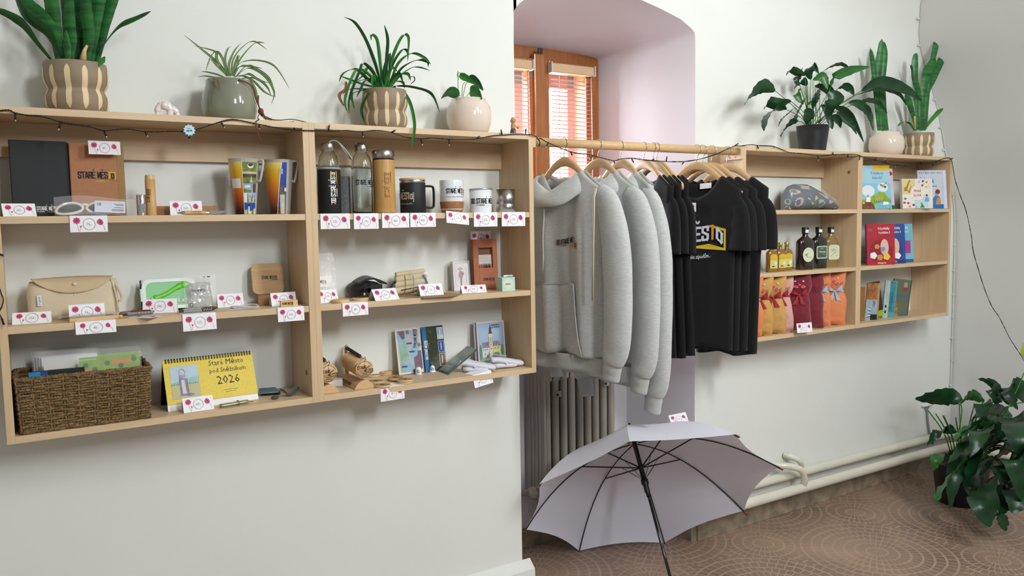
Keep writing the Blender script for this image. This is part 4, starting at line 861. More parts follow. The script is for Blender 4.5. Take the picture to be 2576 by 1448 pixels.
# two corkscrew openers
t0 = None
for k, (dx, dy, ll) in enumerate(((0, 0, 'waiter corkscrew with bare metal side at the shelf edge, front one'), (.008, .014, 'waiter corkscrew lying behind the front one at the shelf edge'))):
    t = thing('corkscrew', ll, 'corkscrew', (-.372+dx, .030+dy, S2+.002), rz=4, group='waiter corkscrews')
    m = MB(); m.box(.012, .060, 0, .010, 0, .011, mat('grey_metal_side', '9c9b93', .35, metal=.5)); m.box(.011, .0125, -.0005, .0105, -.0005, .0115, CHROME); m.box(.058, .0595, -.0005, .0105, -.0005, .0115, CHROME); m.build('body', t, bevel=.001)
    m = MB(); DW = mat('dark_wood_grip', '4b3028', .4, var=.2, scale=30); m.box(.0595, .090, 0, .010, .001, .011, DW); m.box(0, .012, .001, .009, .002, .009, DW); m.box(.09, .100, .002, .008, .004, .0065, DW); m.box(.088, .097, .002, .008, .008, .0105, DW); m.build('grip', t, bevel=.001)
    m = MB(); m.tube([(.062+.0009*i, -.0015+.0018*math.sin(i*.9), .006+.003*math.cos(i*.9)) for i in range(30)], .0009, CHROME, 6); m.build('worm', t)
m = MB(); m.tube([(.038*math.cos(a), .024*math.sin(a), .006+.003*math.sin(a*2)) for a in [2*math.pi*i/36 for i in range(36)]], .0022, mat('clear_silicone', 'e3e3e6', .15, alpha=.6), 8, closed=True, flat=1.8)
single(m, 'bracelet', 'clear plastic band lying on a flat price card', 'bracelet', (-.188, .068, S2))
# charger + kraft box
BAMF = mat('bamboo_plate', 'c99f67', .45, var=.1, scale=7, stretch=(1, 8, 16), coat=.2)
t = thing('bamboo_charger', 'square bamboo plate with rounded corners leaning on the wall', 'charger', (-.140, .158, S2+.030), rz=2, rx=-8)
m = MB(); plate(m, rrect(.098, .094, .018), 0, .008, BAMF); m.build('plate', t, bevel=.001)
m = MB(); m.logo(FS(), .030, .046, .0105, mat('engraved_dark', '4b3b28', .6), n700=False); m.build('lettering', t)
t = thing('small_carton', 'small open kraft carton under the bamboo plate', 'box', (-.136, .120, S2), rz=-28)
m = MB(); m.box(0, .06, 0, .045, 0, .0005, KRAFT); m.box(0, .06, 0, .001, 0, .030, KRAFT); m.box(0, .06, .044, .045, 0, .030, KRAFT); m.box(0, .001, 0, .045, 0, .030, KRAFT); m.box(0, .06, 0, .045, .0295, .0305, KRAFT); m.build('box', t)
m = MB(); m.add([V((.06, .001, .002)), V((.078, -.006, .002)), V((.078, -.006, .026)), V((.06, .001, .030))], [(0, 1, 2, 3)], KRAFT); m.build('flap', t, solid=.001)
t = thing('memory_stick', 'small bamboo memory stick block with dark printed town name', 'memory stick', (-.098, .012, S2+.0006), rz=8)
m = MB(); m.box(0, .036, 0, .009, 0, .0185, mat('pale_bamboo_block', 'd7b06c', .45, var=.05, scale=20, stretch=(1, 10, 10))); m.logo(FS(), .0045, .0065, .0075, INK, n700=False, sub=False); m.build('body', t, bevel=.0008)
m = MB(); m.box(.0362, .053, 0, .009, 0, .0185, mat('pale_bamboo_cap', 'e0bd7c', .45, var=.05, scale=20, stretch=(1, 10, 10))); m.build('cap', t, bevel=.0008)

# ================================================================ left shelf, bottom row
SEA = mat('twisted_seagrass', 'a08055', .85, var=.28, scale=130, stretch=(1, 1, 2.2), col2='4b3a22', bump=1, bscale=300); SEAD = mat('dark_seagrass', '77603f', .9, var=.3, scale=120, col2='3f301d')
t = thing('seagrass_basket', 'rectangular woven seagrass basket on the bottom shelf', 'basket', (-.757, .012, S3))
BW, BD, BH = .292, .165, .142; m = MB(); random.seed(5)
def per(a, infl=0, z=0):
    """point on the rounded rectangular wall at perimeter fraction a"""
    k = 1+.05*z/BH; P_ = [(0, 0), (BW, 0), (BW, BD), (0, BD)]; Ls = [BW, BD, BW, BD]; d = (a % 1)*sum(Ls); i = 0
    while d > Ls[i]: d -= Ls[i]; i += 1
    A, B_ = V(P_[i]), V(P_[(i+1) % 4]); q = A.lerp(B_, d/Ls[i]); nrm = V(((B_-A).y, -(B_-A).x)).normalized()
    cx = V((BW/2, BD/2)); q = cx+(q-cx)*k; q += nrm*infl
    return V((q.x, q.y, z))
rows = 21
for r_ in range(rows):
    z = .005+(BH-.008)*r_/(rows-1); n_ = 150; ph = r_*1.3; big_ = r_ in (0, rows-1)
    for strand in (0, 1):
        pts = []
        for i in range(n_):
            a = i/n_; tw = a*2*math.pi*62+strand*math.pi+ph; rad = .0022 if not big_ else .0034
            zz = z+rad*math.sin(tw)+.0016*noise.noise((a*30, r_*2.1, 0)); p = per(a, rad*math.cos(tw)+.0022*math.sin(a*2*math.pi*16+r_*math.pi), zz); pts.append(p)
        m.tube(pts, .0028 if not big_ else .0042, SEA, 6, closed=True)
m.build('weave', t)
m = MB()
for a in [i/28 for i in range(28)]:
    m.tube([per(a, (.004 if k % 2 else -.002), BH*k/14) for k in range(15)], .0028, SEA, 6); m.tube([per(a+.006, (.004 if k % 2 else -.002), BH*k/14) for k in range(15)], .0025, SEAD, 6)
m.build('stakes', t)
m = MB(); m.box(.004, BW-.004, .004, BD-.004, .0, .004, SEAD); m.build('base', t)
def sheet(w_, h, ma, name, label, cat, loc, rz, rx, deco=None, th=.0015, film=False, group=None, ry=0):
    tt = thing(name, label, cat, loc, rz, group, rx, ry); mm = MB(); mm.box(0, w_, 0, th, 0, h, ma)
    if deco: deco(mm, FS())
    mm.build('card', tt)
    if film: m2 = MB(); m2.grid(lambda u, v: V((-.004+(w_+.008)*u, -.0025+.002*noise.noise((u*9, v*9, w_)), -.001+(h+.014)*v)), 14, 8, FILM); m2.build('clear_sleeve', tt)
    return tt
gp = 'printed sheets filed in the basket'
CRM = mat('cream_card', 'ddd9cf', .6, var=.02)
for k in range(4): sheet(.130, .172, WHITE, 'sheet_pack', ['white sheets in clear sleeve at the back left of the basket', 'white sheets in clear sleeve, second from the back in the basket', 'white sheets in clear sleeve with pinkish corner in the basket', 'white sheets in clear sleeve, frontmost plain pack in the basket'][k],
    'sheet', (-.722+.006*k, .135-.012*k, S3+.006), -2, -4, (lambda mm, g: mm.prect(g, .02, .05, .12, .145, mat('pale_pink_print', 'd8b8a8', .6))) if k == 2 else None, film=True, group=gp)
def d1(mm, g):
    mm.prect(g, .010, .055, .10, .142, mat('lilac_drawing', 'a79fb2', .6, var=.2, scale=60, col2='8fa6c0')); mm.logo(g, .092, .085, .012, INK, n700=False, rot=R(90), sub=False); mm.prect(g, .057, .082, .118, .125, PHOTO[1])
sheet(.122, .160, CRM, 'sheet_pack', 'cream sheet with lilac drawing and town logo in the basket', 'sheet', (-.700, .070, S3+.006), -2, -4, d1, group=gp)
def d2(mm, g): mm.prect(g, 0, .026, 0, .144, mat('bright_blue_print', '1c8fc9', .4)); mm.prect(g, .026, .042, 0, .144, PHOTO[4]); mm.prect(g, .042, .085, 0, .144, mat('forest_print', '26361c', .4, var=.4, scale=80)); mm.prect(g, .085, .125, 0, .128, PHOTO[5]); mm.prect(g, .09, .112, .10, .122, PHOTO[0])
sheet(.126, .146, PHOTO[5], 'postcard', 'dark forest postcard with bright blue strip at the front left of the basket', 'postcard', (-.735, .035, S3+.006), -1, -4, d2, group=gp)
def d3(mm, g):
    mm.prect(g, .012, .042, .08, .138, mat('orange_print', 'e5872b', .5, var=.1)); mm.prect(g, .075, .125, .145, .156, _M['orange_print'])
    for k in range(12): mm.pdisc(g, .045+.008*k, .112+.006*math.sin(k*2), .006, [PHOTO[2], PHOTO[3], mat('purple_print', '7a3f63', .5), PHOTO[0]][k % 4], .0006+.0001*k)
    for a, b_ in ((.015, .148), (.036, .135), (.066, .150), (.098, .140), (.13, .155)): mm.pdisc(g, a, b_, .007, mat('leaf_print', '2c6b25', .5), .0005, 6)
LIM = mat('lime_print', '8fb82a', .4, var=.1, scale=30)
for k in range(3): sheet(.145, .168-.003*k, LIM, 'activity_pack', ['lime green children\'s sheet in clear sleeve at the back right of the basket', 'lime green children\'s sheet in the middle right of the basket', 'lime green children\'s sheet with orange piece, front right of the basket'][k], 'sheet', (-.617-.002*k, .10-.03*k, S3+.006), -2, -4, d3, film=(k != 1), group=gp)
# calendar
YC = mat('yellow_speckled_card', 'e6cc3e', .5, var=.05, scale=160)
t = thing('desk_calendar', 'yellow spiral-bound 2026 desk calendar', 'calendar', (-.410, .058, S3+.001), rz=3.5, rx=0)
CWd, CH, CA = .252, .142, R(20); T_up = V((0, math.sin(CA), math.cos(CA)))
m = MB(); m.slab((0, 0, .0), XS, T_up, CWd, CH, .0015, WHITE); m.slab(T_up*CH+V((0, -.0015, 0)), XS, V((0, math.sin(CA), -math.cos(CA))), CWd, CH, .0015, BLACK); m.slab((0, .0, .0), XS, YS, CWd, .095, .001, WHITE); m.build('stand', t)
m = MB(); O_ = T_up*.018+V((0, -.003, 0)); m.slab(O_, XS, T_up, CWd, CH-.016, .0025, YC); g = plane(O_, XS, T_up)
m.ptext(g, 'Staré Město', .123, .098, .0225, INK, xs=.9); m.ptext(g, 'pod Sněžníkem', .123, .076, .0195, INK, xs=.86); m.ptext(g, '2026', .140, .041, .035, INK, xs=.95)
for k, z in enumerate((.022, .016)): m.ptext(g, ['www.tomaskostelecky.cz', '© Lukáš Manovka'][k] if False else ['', ''][k] or 'w w w', .0, .0, .0001, INK) if False else m.prect(g, .155+.006*k, .155+.042-.006*k, z, z+.0014, mat('faint_grey_print', '8d8340', .6))
for k in range(60): a, b_ = random.uniform(.005, .245), random.uniform(.004, .118); m.pstroke(g, [(a, b_), (a+random.uniform(-.002, .002), b_+random.uniform(-.002, .002))], .0005, _M['faint_grey_print'])
m.build('front_page', t)
m = MB(); a0, b0, a1, b1 = .016, .012, .092, .107
m.prect(g, a0, a1, b0, b1, mat('watercolour_sky', 'bcd3e2', .6, var=.05, scale=30), .0004)
m.pr(g, [(a0, .035), (a1, .035), (a1, .073), (.075, .072), (.055, .066), (a0, .058)], mat('watercolour_hill', 'a3c9c4', .6, var=.1, scale=40), .0006)
m.prect(g, a0, a1, b0, .054, mat('watercolour_meadow', 'b3bf92', .6, var=.18, scale=70, col2='c9b98d'), .0008)
for k in range(14): x = a0+.002+.0053*k; m.pr(g, [(x-.002, .052), (x+.002, .052), (x, .058+.002*math.sin(k*2.3))], mat('watercolour_firs', '6f8f6a', .6), .0009)
m.pr(g, [(.040, .020), (.061, .020), (.058, .070), (.039, .072)], mat('lilac_stone_drawing', '9a8ea3', .6, var=.2, scale=120), .0011); m.pr(g, [(.044, .026), (.055, .026), (.052, .066), (.043, .067)], mat('pale_slab_drawing', 'd6d3e4', .6), .0013)
m.pdisc(g, .047, .084, .0085, _M['pale_slab_drawing'], .0012, ry=.011)
for q in range(3): m.pstroke(g, [(.039, .073+.003*q), (.056, .0745+.003*q)], .0012, mat('sepia_line', '6e5660', .6), .0014)
m.pstroke(g, [(.040, .080), (.041, .091), (.046, .097), (.053, .095), (.056, .087), (.054, .080)], .0009, _M['sepia_line'], .0014); m.pstroke(g, [(.044, .082), (.047, .088), (.052, .085)], .0007, _M['sepia_line'], .0014)
for q in ((.0385, .020), (.0605, .020)): m.pstroke(g, [q, (q[0]+(.047-q[0])*.06, .070)], .0008, _M['sepia_line'], .0014)
m.pdisc(g, .063, .022, .012, _M['lilac_stone_drawing'], .0012, ry=.004); m.build('picture', t)
m = MB(); n_ = 31
for k in range(n_):
    x = .008+(CWd-.016)*k/(n_-1); c0 = T_up*(CH-.002)
    for d in (0, .0022): m.tube([c0+V((x+d, .0045*math.cos(a)-.001, .0070*math.sin(a))) for a in [2*math.pi*i/12 for i in range(12)]], .0007, BLACK, 5, closed=True)
m.build('wire_binding', t)
# packet of rolled notes, stone, curved magnet, postcards
t = thing('banded_packet', 'flat clear packet of rolled paper tied with string', 'packet', (-.276, .010, S3), rz=10)
m = MB(); m.loft([[V((x, .012+.010*math.cos(a), .006+.005*math.sin(a))) for a in [2*math.pi*i/14 for i in range(14)]] for x in (0, .004, .04, .075, .08)], mat('olive_paper_in_film', 'a8a47a', .2, var=.25, scale=30, stretch=(1, 12, 1), coat=.8)); m.build('roll', t)
m = MB(); m.box(.078, .098, .001, .024, .001, .002, FILM); m.slab((.084, .022, .0028), (.5, -1, 0), (0, 0, 1), .022, .002, .001, mat('red_seal', 'd24a35', .4)); m.build('clear_bag', t)
m = MB(); m.tube([V((.052, .012+.0115*math.cos(a), .006+.0065*math.sin(a))) for a in [2*math.pi*i/16 for i in range(16)]], .0012, mat('jute_string', 'a58a66', .8), 6, closed=True); m.build('string', t)
m = MB(); m.ball((0, 0, .0055), .012, mat('grey_pebble', '55504c', .7, var=.15, scale=60), 12, (1.05, .7, .48))
single(m, 'pebble', 'small flat dark grey pebble on the bottom shelf', 'pebble', (-.118, .040, S3))
m = MB(); m.grid(lambda u, v: V((-.0255+.051*u, .030*v, .004+.020*(2*u-1)**2*1.0)), 14, 4, mat('glossy_dark_photo', '1c2126', .1, var=.5, scale=30, col2='3a4a55', coat=.8))
single(m, 'curled_magnet', 'dark glossy magnet sheet curled up at both ends', 'magnet', (-.066, .045, S3+.001), rz=12, solid=.0012)
m = MB(); m.X = Matrix.Rotation(R(20), 4, 'X'); m.box(0, .05, 0, .034, 0, .0006, mat('landscape_print', '3f4a76', .3, var=.4, scale=30, col2='4f8a6a')); m.X = Matrix.Rotation(R(6), 4, 'X'); m.box(.004, .062, -.006, .034, -.003, -.002, BLACK); m.box(.002, .058, -.004, .036, .002, .0026, mat('landscape_print_b', '8fa6b4', .3, var=.4, scale=40, col2='3e5740'))
single(m, 'magnet_stack', 'small stack of landscape magnets partly behind the yellow calendar', 'magnet', (-.146, .115, S3+.005), rz=-14)
# ================================================================ second shelf, top row: bottles and mugs
NEO = mat('black_neoprene', '121316', .75, var=.1, scale=200, bump=.2, bscale=900); GREYF = mat('grey_fabric_trim', '9d9fa3', .8, var=.05)
def glassbottle(t, r, H, name='glass_body'):
    m = MB(); o_ = [(.0001, 0), (r*.9, 0), (r, .004), (r, H*.66), (r*.97, H*.74), (r*.84, H*.82), (r*.62, H*.865), (r*.52, H*.885), (r*.52, H*.93)]
    i_ = [(r*.52-.002, H*.93), (r*.50-.002, H*.885), (r*.60-.002, H*.862), (r*.82-.002, H*.815), (r*.95-.002, H*.735), (r-.0022, H*.66), (r-.0022, .010), (r*.8, .007), (.0001, .007)]
    m.lathe(o_+i_, GLASS, 40); m.build(name, t)
    m = MB(); m.lathe([(.0001, H*.90), (r*.60, H*.90), (r*.62, H*.905), (r*.62, H*.992), (r*.58, H), (.0001, H)], STEEL, 36); m.build('screw_cap', t)
    m = MB(); m.lathe([(r*.63, H*.897), (r*.66, H*.899), (r*.66, H*.904), (r*.62, H*.906)], mat('grey_seal', '8e9190', .5), 36); m.build('seal_ring', t)
t = thing('glass_bottle', 'glass bottle in black sleeve with coloured town logo, first on the bottle row', 'bottle', (.074, .050, S1), group='glass drinking bottles')
glassbottle(t, .0318, .213)
m = MB(); m.lathe([(.0001, .0005), (.0335, .0005), (.0345, .004), (.0345, .134), (.0335, .136), (.0322, .136)], NEO, 40)
m.logo(cyl(.0346, -108), .019, .027, .0168, WHP, YEL, YEL, ORA, n700=True, rot=R(90), h=.0006); m.build('sleeve', t)
m = MB(); m.lathe([(.0338, .133), (.0352, .134), (.0352, .139), (.0338, .140), (.0325, .139)], GREYF, 40); m.build('sleeve_trim', t)
m = MB()
for q in (0, .006): m.tube(spline([(.002, q*.3, .212), (.012, 0, .222), (.030, -.005, .218), (.050-q, -.012, .196), (.066-q*.6, -.016+q, .172), (.070, -.016+q, .166)], 6), .0022, mat('silver_grey_strap', 'a9aaa6', .5, var=.04), 6, flat=2.2)
m.build('strap', t)
t = thing('glass_bottle', 'clear glass bottle with black town name, second on the bottle row', 'bottle', (.182, .055, S1), group='glass drinking bottles')
glassbottle(t, .0320, .213); m = MB(); m.logo(cyl(.0321, -111), -.021, .088, .0175, INK, n700=False, h=.0005); m.build('lettering', t)
m = MB(); m.lathe([(.004, .212), (.006, .219), (.010, .2195), (.012, .213)], mat('cap_loop', '77736c', .4, metal=.8), 16); m.build('loop', t)
m = MB(); m.grid(lambda u, v: V((-.018+.044*u, .02+.006*math.sin(8*u)+.002*noise.noise((u*12, v*12, 3)), .001+.116*v)), 16, 16, mat('grey_fur_fabric', '7c8283', .95, var=.25, scale=160, bump=1, bscale=600, sheen=.5)); m.grid(lambda u, v: V((-.018+.044*u, .032, .001+.116*v)), 2, 2, _M['grey_fur_fabric'])
m.box(-.018, .026, .024, .032, .0, .117, _M['grey_fur_fabric'])
single(m, 'fabric_sleeve', 'grey fluffy bottle sleeve standing between the two glass bottles', 'sleeve', (.128, .060, S1), bevel=.002)
t = thing('bamboo_flask', 'bamboo covered flask with steel lid and upright engraved logo', 'flask', (.252, .048, S1))
m = MB(); m.lathe([(.0001, .002), (.034, .002), (.0348, .003), (.0348, .165), (.034, .167)], mat('bamboo_shell', 'c99a5b', .5, var=.1, scale=8, stretch=(24, 24, 1)), 44)
m.logo(cyl(.0349, -109), .015, .050, .0175, BROWNINK, n700=False, rot=R(90), sw=.10, h=.0005); m.build('body', t)
m = MB(); m.lathe([(.0001, 0), (.0343, 0), (.0343, .003), (.03, .004)], BLACK, 40); m.lathe([(.0335, .166), (.0338, .168), (.0338, .171), (.034, .1715)], BLACK, 40); m.build('base_ring', t)
m = MB(); m.lathe([(.0340, .1712), (.0352, .173), (.0352, .195), (.033, .197), (.0001, .197)], STEEL, 44); m.build('lid', t)
def handle(m, r, z0, z1, out, ma, a=0, rad=.004, wid=1.4, sq=.6):
    d = V((math.cos(R(a)), math.sin(R(a)), 0)); P = [(r-.002, z1), (r+out*.75, z1), (r+out, z1-(z1-z0)*.14), (r+out, z0+(z1-z0)*.18), (r+out*.8, z0), (r-.002, z0+.001)]
    m.tube(spline([d*q+V((0, 0, z)) for q, z in P], 6), rad, ma, 10, flat=wid)
t = thing('thermal_mug', 'black thermal mug with wooden lid and square handle', 'mug', (.352, .052, S1))
MBLK = mat('matt_black_coating', '17181a', .6, var=.05)
m = MB(); m.lathe([(.0001, 0), (.0405, 0), (.0415, .0015), (.0415, .096), (.0408, .097)], MBLK, 48)
gm = cyl(.0416, -112); m.logo(gm, -.106, .044, .0240, mat('silver_print', 'b9aa9c', .4), n700=False, sub=False, h=.0005, first=0); m.ptext(gm, 'k večerním západům...', .0, .028, .0080, _M['silver_print'], .0005, xs=.75, shear=.3, align='r'); m.build('body', t)
m = MB(); m.lathe([(.0408, .0965), (.0412, .098), (.0412, .106), (.0405, .107)], STEEL, 48); m.build('steel_rim', t)
m = MB(); m.lathe([(.0001, .106), (.0412, .106), (.042, .107), (.042, .1105), (.041, .112), (.0001, .112)], BEECH, 48); m.build('lid', t)
m = MB(); handle(m, .0415, .018, .087, .030, MBLK, -6, .0036, 1.7); m.build('handle', t)
t = thing('cork_mug', 'white mug with cork base and black town name', 'mug', (.498, .060, S1))
WG = mat('white_glazed_ceramic', 'e9ebf0', .12, var=.01, coat=.6)
m = MB(); m.lathe([(.0395, .036), (.0400, .037), (.0402, .070), (.0402, .106), (.0396, .1085), (.0385, .108), (.0378, .105), (.0375, .01), (.0001, .01)], WG, 48)
gm = cyl(.0403, -109); m.logo(gm, -.025, .064, .0175, INK, YEL, YEL, n700=False, h=.0004); m.ptext(gm, 'od ranních mlh k večerním západům', -.025, .051, .0060, INK, .0004, xs=.75, shear=.3); m.build('cup', t)
m = MB(); m.lathe([(.0001, 0), (.032, 0), (.034, .002), (.0385, .018), (.0405, .036), (.0405, .0375), (.0398, .038)], mat('cork_base', 'a8714a', .8, var=.14, scale=160), 48); m.build('cork_base', t)
t = thing('enamel_mug', 'white enamel mug with steel rim and black town name', 'mug', (.606, .055, S1))
m = MB(); m.lathe([(.0001, .001), (.035, .001), (.037, .003), (.0385, .03), (.0390, .079), (.0375, .079), (.037, .004), (.0001, .004)], WG, 48)
gm = cyl(.0388, -108); m.logo(gm, -.052, .030, .0195, INK, YEL, YEL, ORA, n700=True, h=.0006); m.build('cup', t)
m = MB(); m.tube([V((.0405*math.cos(a), .0405*math.sin(a), .0795)) for a in [2*math.pi*i/40 for i in range(40)]], .0018, CHROME, 8, closed=True); m.build('rim', t)
t = thing('steel_cup', 'plain brushed steel cup without handle, rightmost on its row', 'cup', (.706, .055, S1))
m = MB(); m.lathe([(.0001, 0), (.031, 0), (.033, .001), (.033, .0285), (.0326, .029), (.033, .0295), (.033, .080), (.032, .080), (.032, .002), (.0001, .002)], STEEL, 48); m.build('cup', t)

# ================================================================ second shelf, middle row
t = thing('bagged_item', 'clear zip bag with white card of town logo at the left end', 'bag', (.024, .080, S2), rz=6, rx=-6)
m = MB(); m.grid(lambda u, v: V((.0+.083*u-.008*v, .004*math.sin(7*u)*(1-v)+.006*noise.noise((u*7, v*9, 12)), .152*v)), 26, 40, FILM); m.grid(lambda u, v: V((.0+.078*u, .020+.003*noise.noise((u*9, v*9, 2)), .075*v)), 12, 12, FILM); m.build('zip_bag', t)
m = MB(); m.box(.004, .068, .008, .010, .048, .082, WHITE); m.logo(FS(.008), .006, .060, .0095, INK, YEL, YEL, n700=False); m.build('header_card', t)
m = MB()
for k in range(7): m.ball((.012+.009*k, .012, .036+.002*(k % 2)), .006, WHP, 8)
m.ball((.012, .01, .092), .005, mat('crumpled_shine', 'f4f4f4', .1), 6); m.build('contents', t)
for k, (x, y, l) in enumerate(((.093, .040, 'pale wooden disc lying at the shelf edge, left one'), (.163, .052, 'pale wooden disc with burnt print at the shelf edge, right one'))):
    m = MB(); m.lathe([(.0001, 0), (.026, 0), (.0268, .001), (.0268, .0085), (.026, .0095), (.0001, .0095)], BEECH, 36)
    if k: m.ptext(plane((-.018, .0, .0096), XS, YS), '♘', 0, -.014, .04, INK) if False else [m.pdisc(plane((0, 0, .0095), XS, YS), a, b_, r_, mat('burnt_print', '3d2e20', .8), .0003, 12, r_*.6) for a, b_, r_ in ((-.008, .004, .008), (.004, -.003, .009), (.012, .006, .005), (-.004, -.008, .006))]
    single(m, 'wooden_disc', l, 'disc', (x, y+.0, S2), group='pale wooden discs at the shelf edge')
t = thing('black_pouch', 'open black fabric pouch with dark items inside', 'pouch', (.178, .150, S2), rz=6)
BF = mat('black_pouch_fabric', '0b0b0d', .8, var=.2, scale=60, sheen=.3)
m = MB(); m.loft([[V((.040+(.048-.0*abs(q))*math.cos(a)*s_, -.045+.10*q+.0, .028+.028*math.sin(a)*s_)) for a in [2*math.pi*i/22 for i in range(22)]] for q, s_ in ((.0, .72), (.1, .95), (.5, 1.0), (.9, .9), (1, .5))], BF); m.build('body', t)
m = MB(); m.grid(lambda u, v: V((-.008+.100*u, -.058+.05*v, .042+.026*math.sin(math.pi*min(1, u*.85+.12))*(.8+.3*v))), 20, 6, BF); m.build('flap', t, solid=.004)
m = MB(); m.box(.030, .072, -.062, -.04, .008, .045, mat('black_inner_case', '15161a', .5)); m.box(.004, .03, -.06, -.04, .006, .020, _M['black_inner_case'])
for k in range(4): m.tube([(.006+.006*k, -.061, .030+.003*k), (.012+.006*k, -.063, .040), (.020+.004*k, -.06, .036)], .003, BF, 6)
m.build('contents', t, bevel=.003); m = MB(); m.ball((.006, -.062, .016), .004, mat('pale_tab', 'c9b48e', .6), 8, (1, .6, 1.3)); m.build('tab', t)
t = thing('cloth_game', 'rolled cream cloth board game with blue tassels in clear wrap', 'game', (.318, .150, S2), rz=-10)
CCl = mat('cream_canvas', 'd7c6a2', .85, var=.06, scale=12, bump=.3, bscale=400); NAV = mat('navy_cord', '232a5c', .7)
m = MB()
for k, (z, r_, l, dx) in enumerate(((.014, .015, .112, 0), (.034, .014, .110, .002), (.052, .012, .106, .006), (.068, .009, .100, .008))):
    m.loft([[V((dx+x, .0+r_*1.3*math.cos(a), z+.10*x+r_*math.sin(a))) for a in [2*math.pi*i/14 for i in range(14)]] for x in (0, .003, l*.5, l-.003, l)], CCl)
m.build('rolled_cloth', t)
m = MB()
for x in (.036, .064): m.tube([(x-.004, -.021, .006), (x, -.022, .025), (x+.001, -.019, .050), (x, -.014, .066)], .0014, mat('grey_navy_line', '3b3f58', .7), 6, flat=.5)
m.tube([(.02, -.022, .018), (.06, -.022, .024), (.105, -.021, .031)], .0014, _M['grey_navy_line'], 6); m.build('printed_lines', t)
for sx_ in (0, 1):
    m = MB(); random.seed(9+sx_)
    for k in range(9):
        b0 = V((.002, -.014, .045)) if not sx_ else V((.100, -.016, .062)); e_ = b0+V(((-.022 if not sx_ else .010)+random.uniform(-.006, .006), random.uniform(-.004, .004), -.034+random.uniform(-.004, .004)))
        m.tube(spline([b0, b0.lerp(e_, .4)+V((0, 0, .006)), e_], 4), .0014, NAV, 5)
    m.ball(tuple(b0), .005, NAV, 8); m.build('tassel', t)
m = MB(); m.grid(lambda u, v: V((.055+.075*u, -.028+.004*noise.noise((u*7, v*7, 5)), .02+.062*v+.012*math.sin(3*u))), 16, 12, FILM); m.build('clear_bag', t)
m = MB(); m.ball((.085, -.028, .014), .012, mat('blue_counter', '3f7fc0', .4), 12, (1, .5, .6)); m.build('blue_piece', t)
m = MB(); STR = mat('cream_cotton_string', 'd9c7a4', .8, var=.1)
for dx, dz in ((0, 0), (.004, .002)): m.tube(spline([(.056+dx, -.055, .016), (.064+dx, -.062, .022+dz), (.072, -.064, .016), (.074+dx, -.07, .008), (.066, -.066, .004)], 6), .003, STR, 6)
m.ball((.078, -.068, .008), .009, STR, 8); m.ball((.162, -.03, .008), .009, STR, 8); m.build('string_end', t)
m = MB(); KP = mat('thin_brown_paper', 'a88e6e', .85, var=.06, scale=30)
P = [at(u, v, z=S2+.001) for u, v in ((1022, 739), (1065, 757), (1160, 751), (1135, 730))]
P = [V((.300, .130, 0)), V((.352, -.012, 0)), V((.455, -.020, 0)), V((.505, .012, 0)), V((.49, .14, 0))]
m.add([p+V((0, 0, .0015)) for p in P]+[p+V((0, 0, .0005)) for p in P], [(0, 1, 2, 3, 4), (9, 8, 7, 6, 5)]+[(i, i+5, (i+1) % 5+5, (i+1) % 5) for i in range(5)], KP)
single(m, 'brown_paper_bag', 'flat brown paper bag lying under the rolled cloth game', 'paper bag', (0, 0, S2))
t = thing('playing_cards', 'boxed playing cards with a jester on the front, standing upright', 'playing cards', (.548, .150, S2+.001), rz=-2, rx=-6)
CRD = mat('card_face', 'e6e0e2', .4, var=.02); RED = mat('print_red', 'b83248', .5); PURP = mat('print_purple', '5d3c6c', .5); NB = mat('print_navy', '33447c', .5)
m = MB(); plate(m, rrect(.060, .096, .004), .003, .020, CRD); G = FS(.003)
for k in range(16):
    for x in (.0085, .0515): m.prect(G, x-.0006, x+.0006, .012+.0048*k, .015+.0048*k, RED if k > 9 else PURP)
m.pstroke(G, [(.007, .076), (.053, .076)], .0004, PURP)
m.pr(G, [(.024, .045), (.037, .045), (.039, .058), (.034, .068), (.025, .068), (.021, .056)], RED, .0005); m.pdisc(G, .037, .060, .006, PURP, .0006); m.pdisc(G, .029, .071, .0036, mat('print_skin', 'd9a78c', .5), .0006)
for a, b_ in (((.026, .074), (.020, .078)), ((.029, .075), (.029, .083)), ((.032, .074), (.037, .079))): m.pstroke(G, [a, b_], .003, NB, .0007)
m.pstroke(G, [(.029, .046), (.029, .030), (.029, .016)], .004, NB, .0006); m.pstroke(G, [(.033, .046), (.032, .030), (.031, .016)], .0025, PURP, .0006); m.pstroke(G, [(.023, .062), (.019, .048), (.018, .036)], .002, _M['print_skin'], .0006); m.pdisc(G, .028, .012, .004, RED, .0006, ry=.002); m.pstroke(G, [(.024, .046), (.036, .046)], .004, RED, .0006)
m.build('deck', t)
m = MB(); plate(m, rrect(.064, .104, .005), 0, .001, FILM); m.box(-.001, 0, 0, .022, 0, .104, mat('clear_hard_plastic', 'd9d4cf', .1, alpha=.5)); m.box(.064, .065, 0, .022, 0, .104, _M['clear_hard_plastic']); m.box(0, .064, 0, .022, .104, .105, _M['clear_hard_plastic']); m.build('clear_case', t)
t = thing('pencil_box', 'tall reddish-brown card box of coloured pencils with window cut-out', 'box', (.628, .148, S2+.001), rz=-3, rx=-3)
RB = mat('red_brown_card', 'a9694a', .75, var=.04, scale=80)
m = MB(); w_, h, wx0, wx1, wz0, wz1 = .096, .178, .021, .078, .076, .148
m.box(0, wx0, 0, .02, 0, h, RB); m.box(wx1, w_, 0, .02, 0, h, RB); m.box(wx0, wx1, 0, .02, 0, wz0, RB); m.box(wx0, wx1, 0, .02, wz1, h, RB); m.box(wx0, wx1, .016, .02, wz0, wz1, mat('dark_box_inside', '8a6144', .8))
m.logo(FS(), .036, .030, .0100, INK, n700=False, sub=False); m.build('box', t, bevel=.0006)
m = MB(); m.box(wx0+.001, wx1-.001, .010, .0105, wz0, wz0+.047, mat('drawing_paper', 'cfc9c4', .7, var=.02)); G = FS(.010)
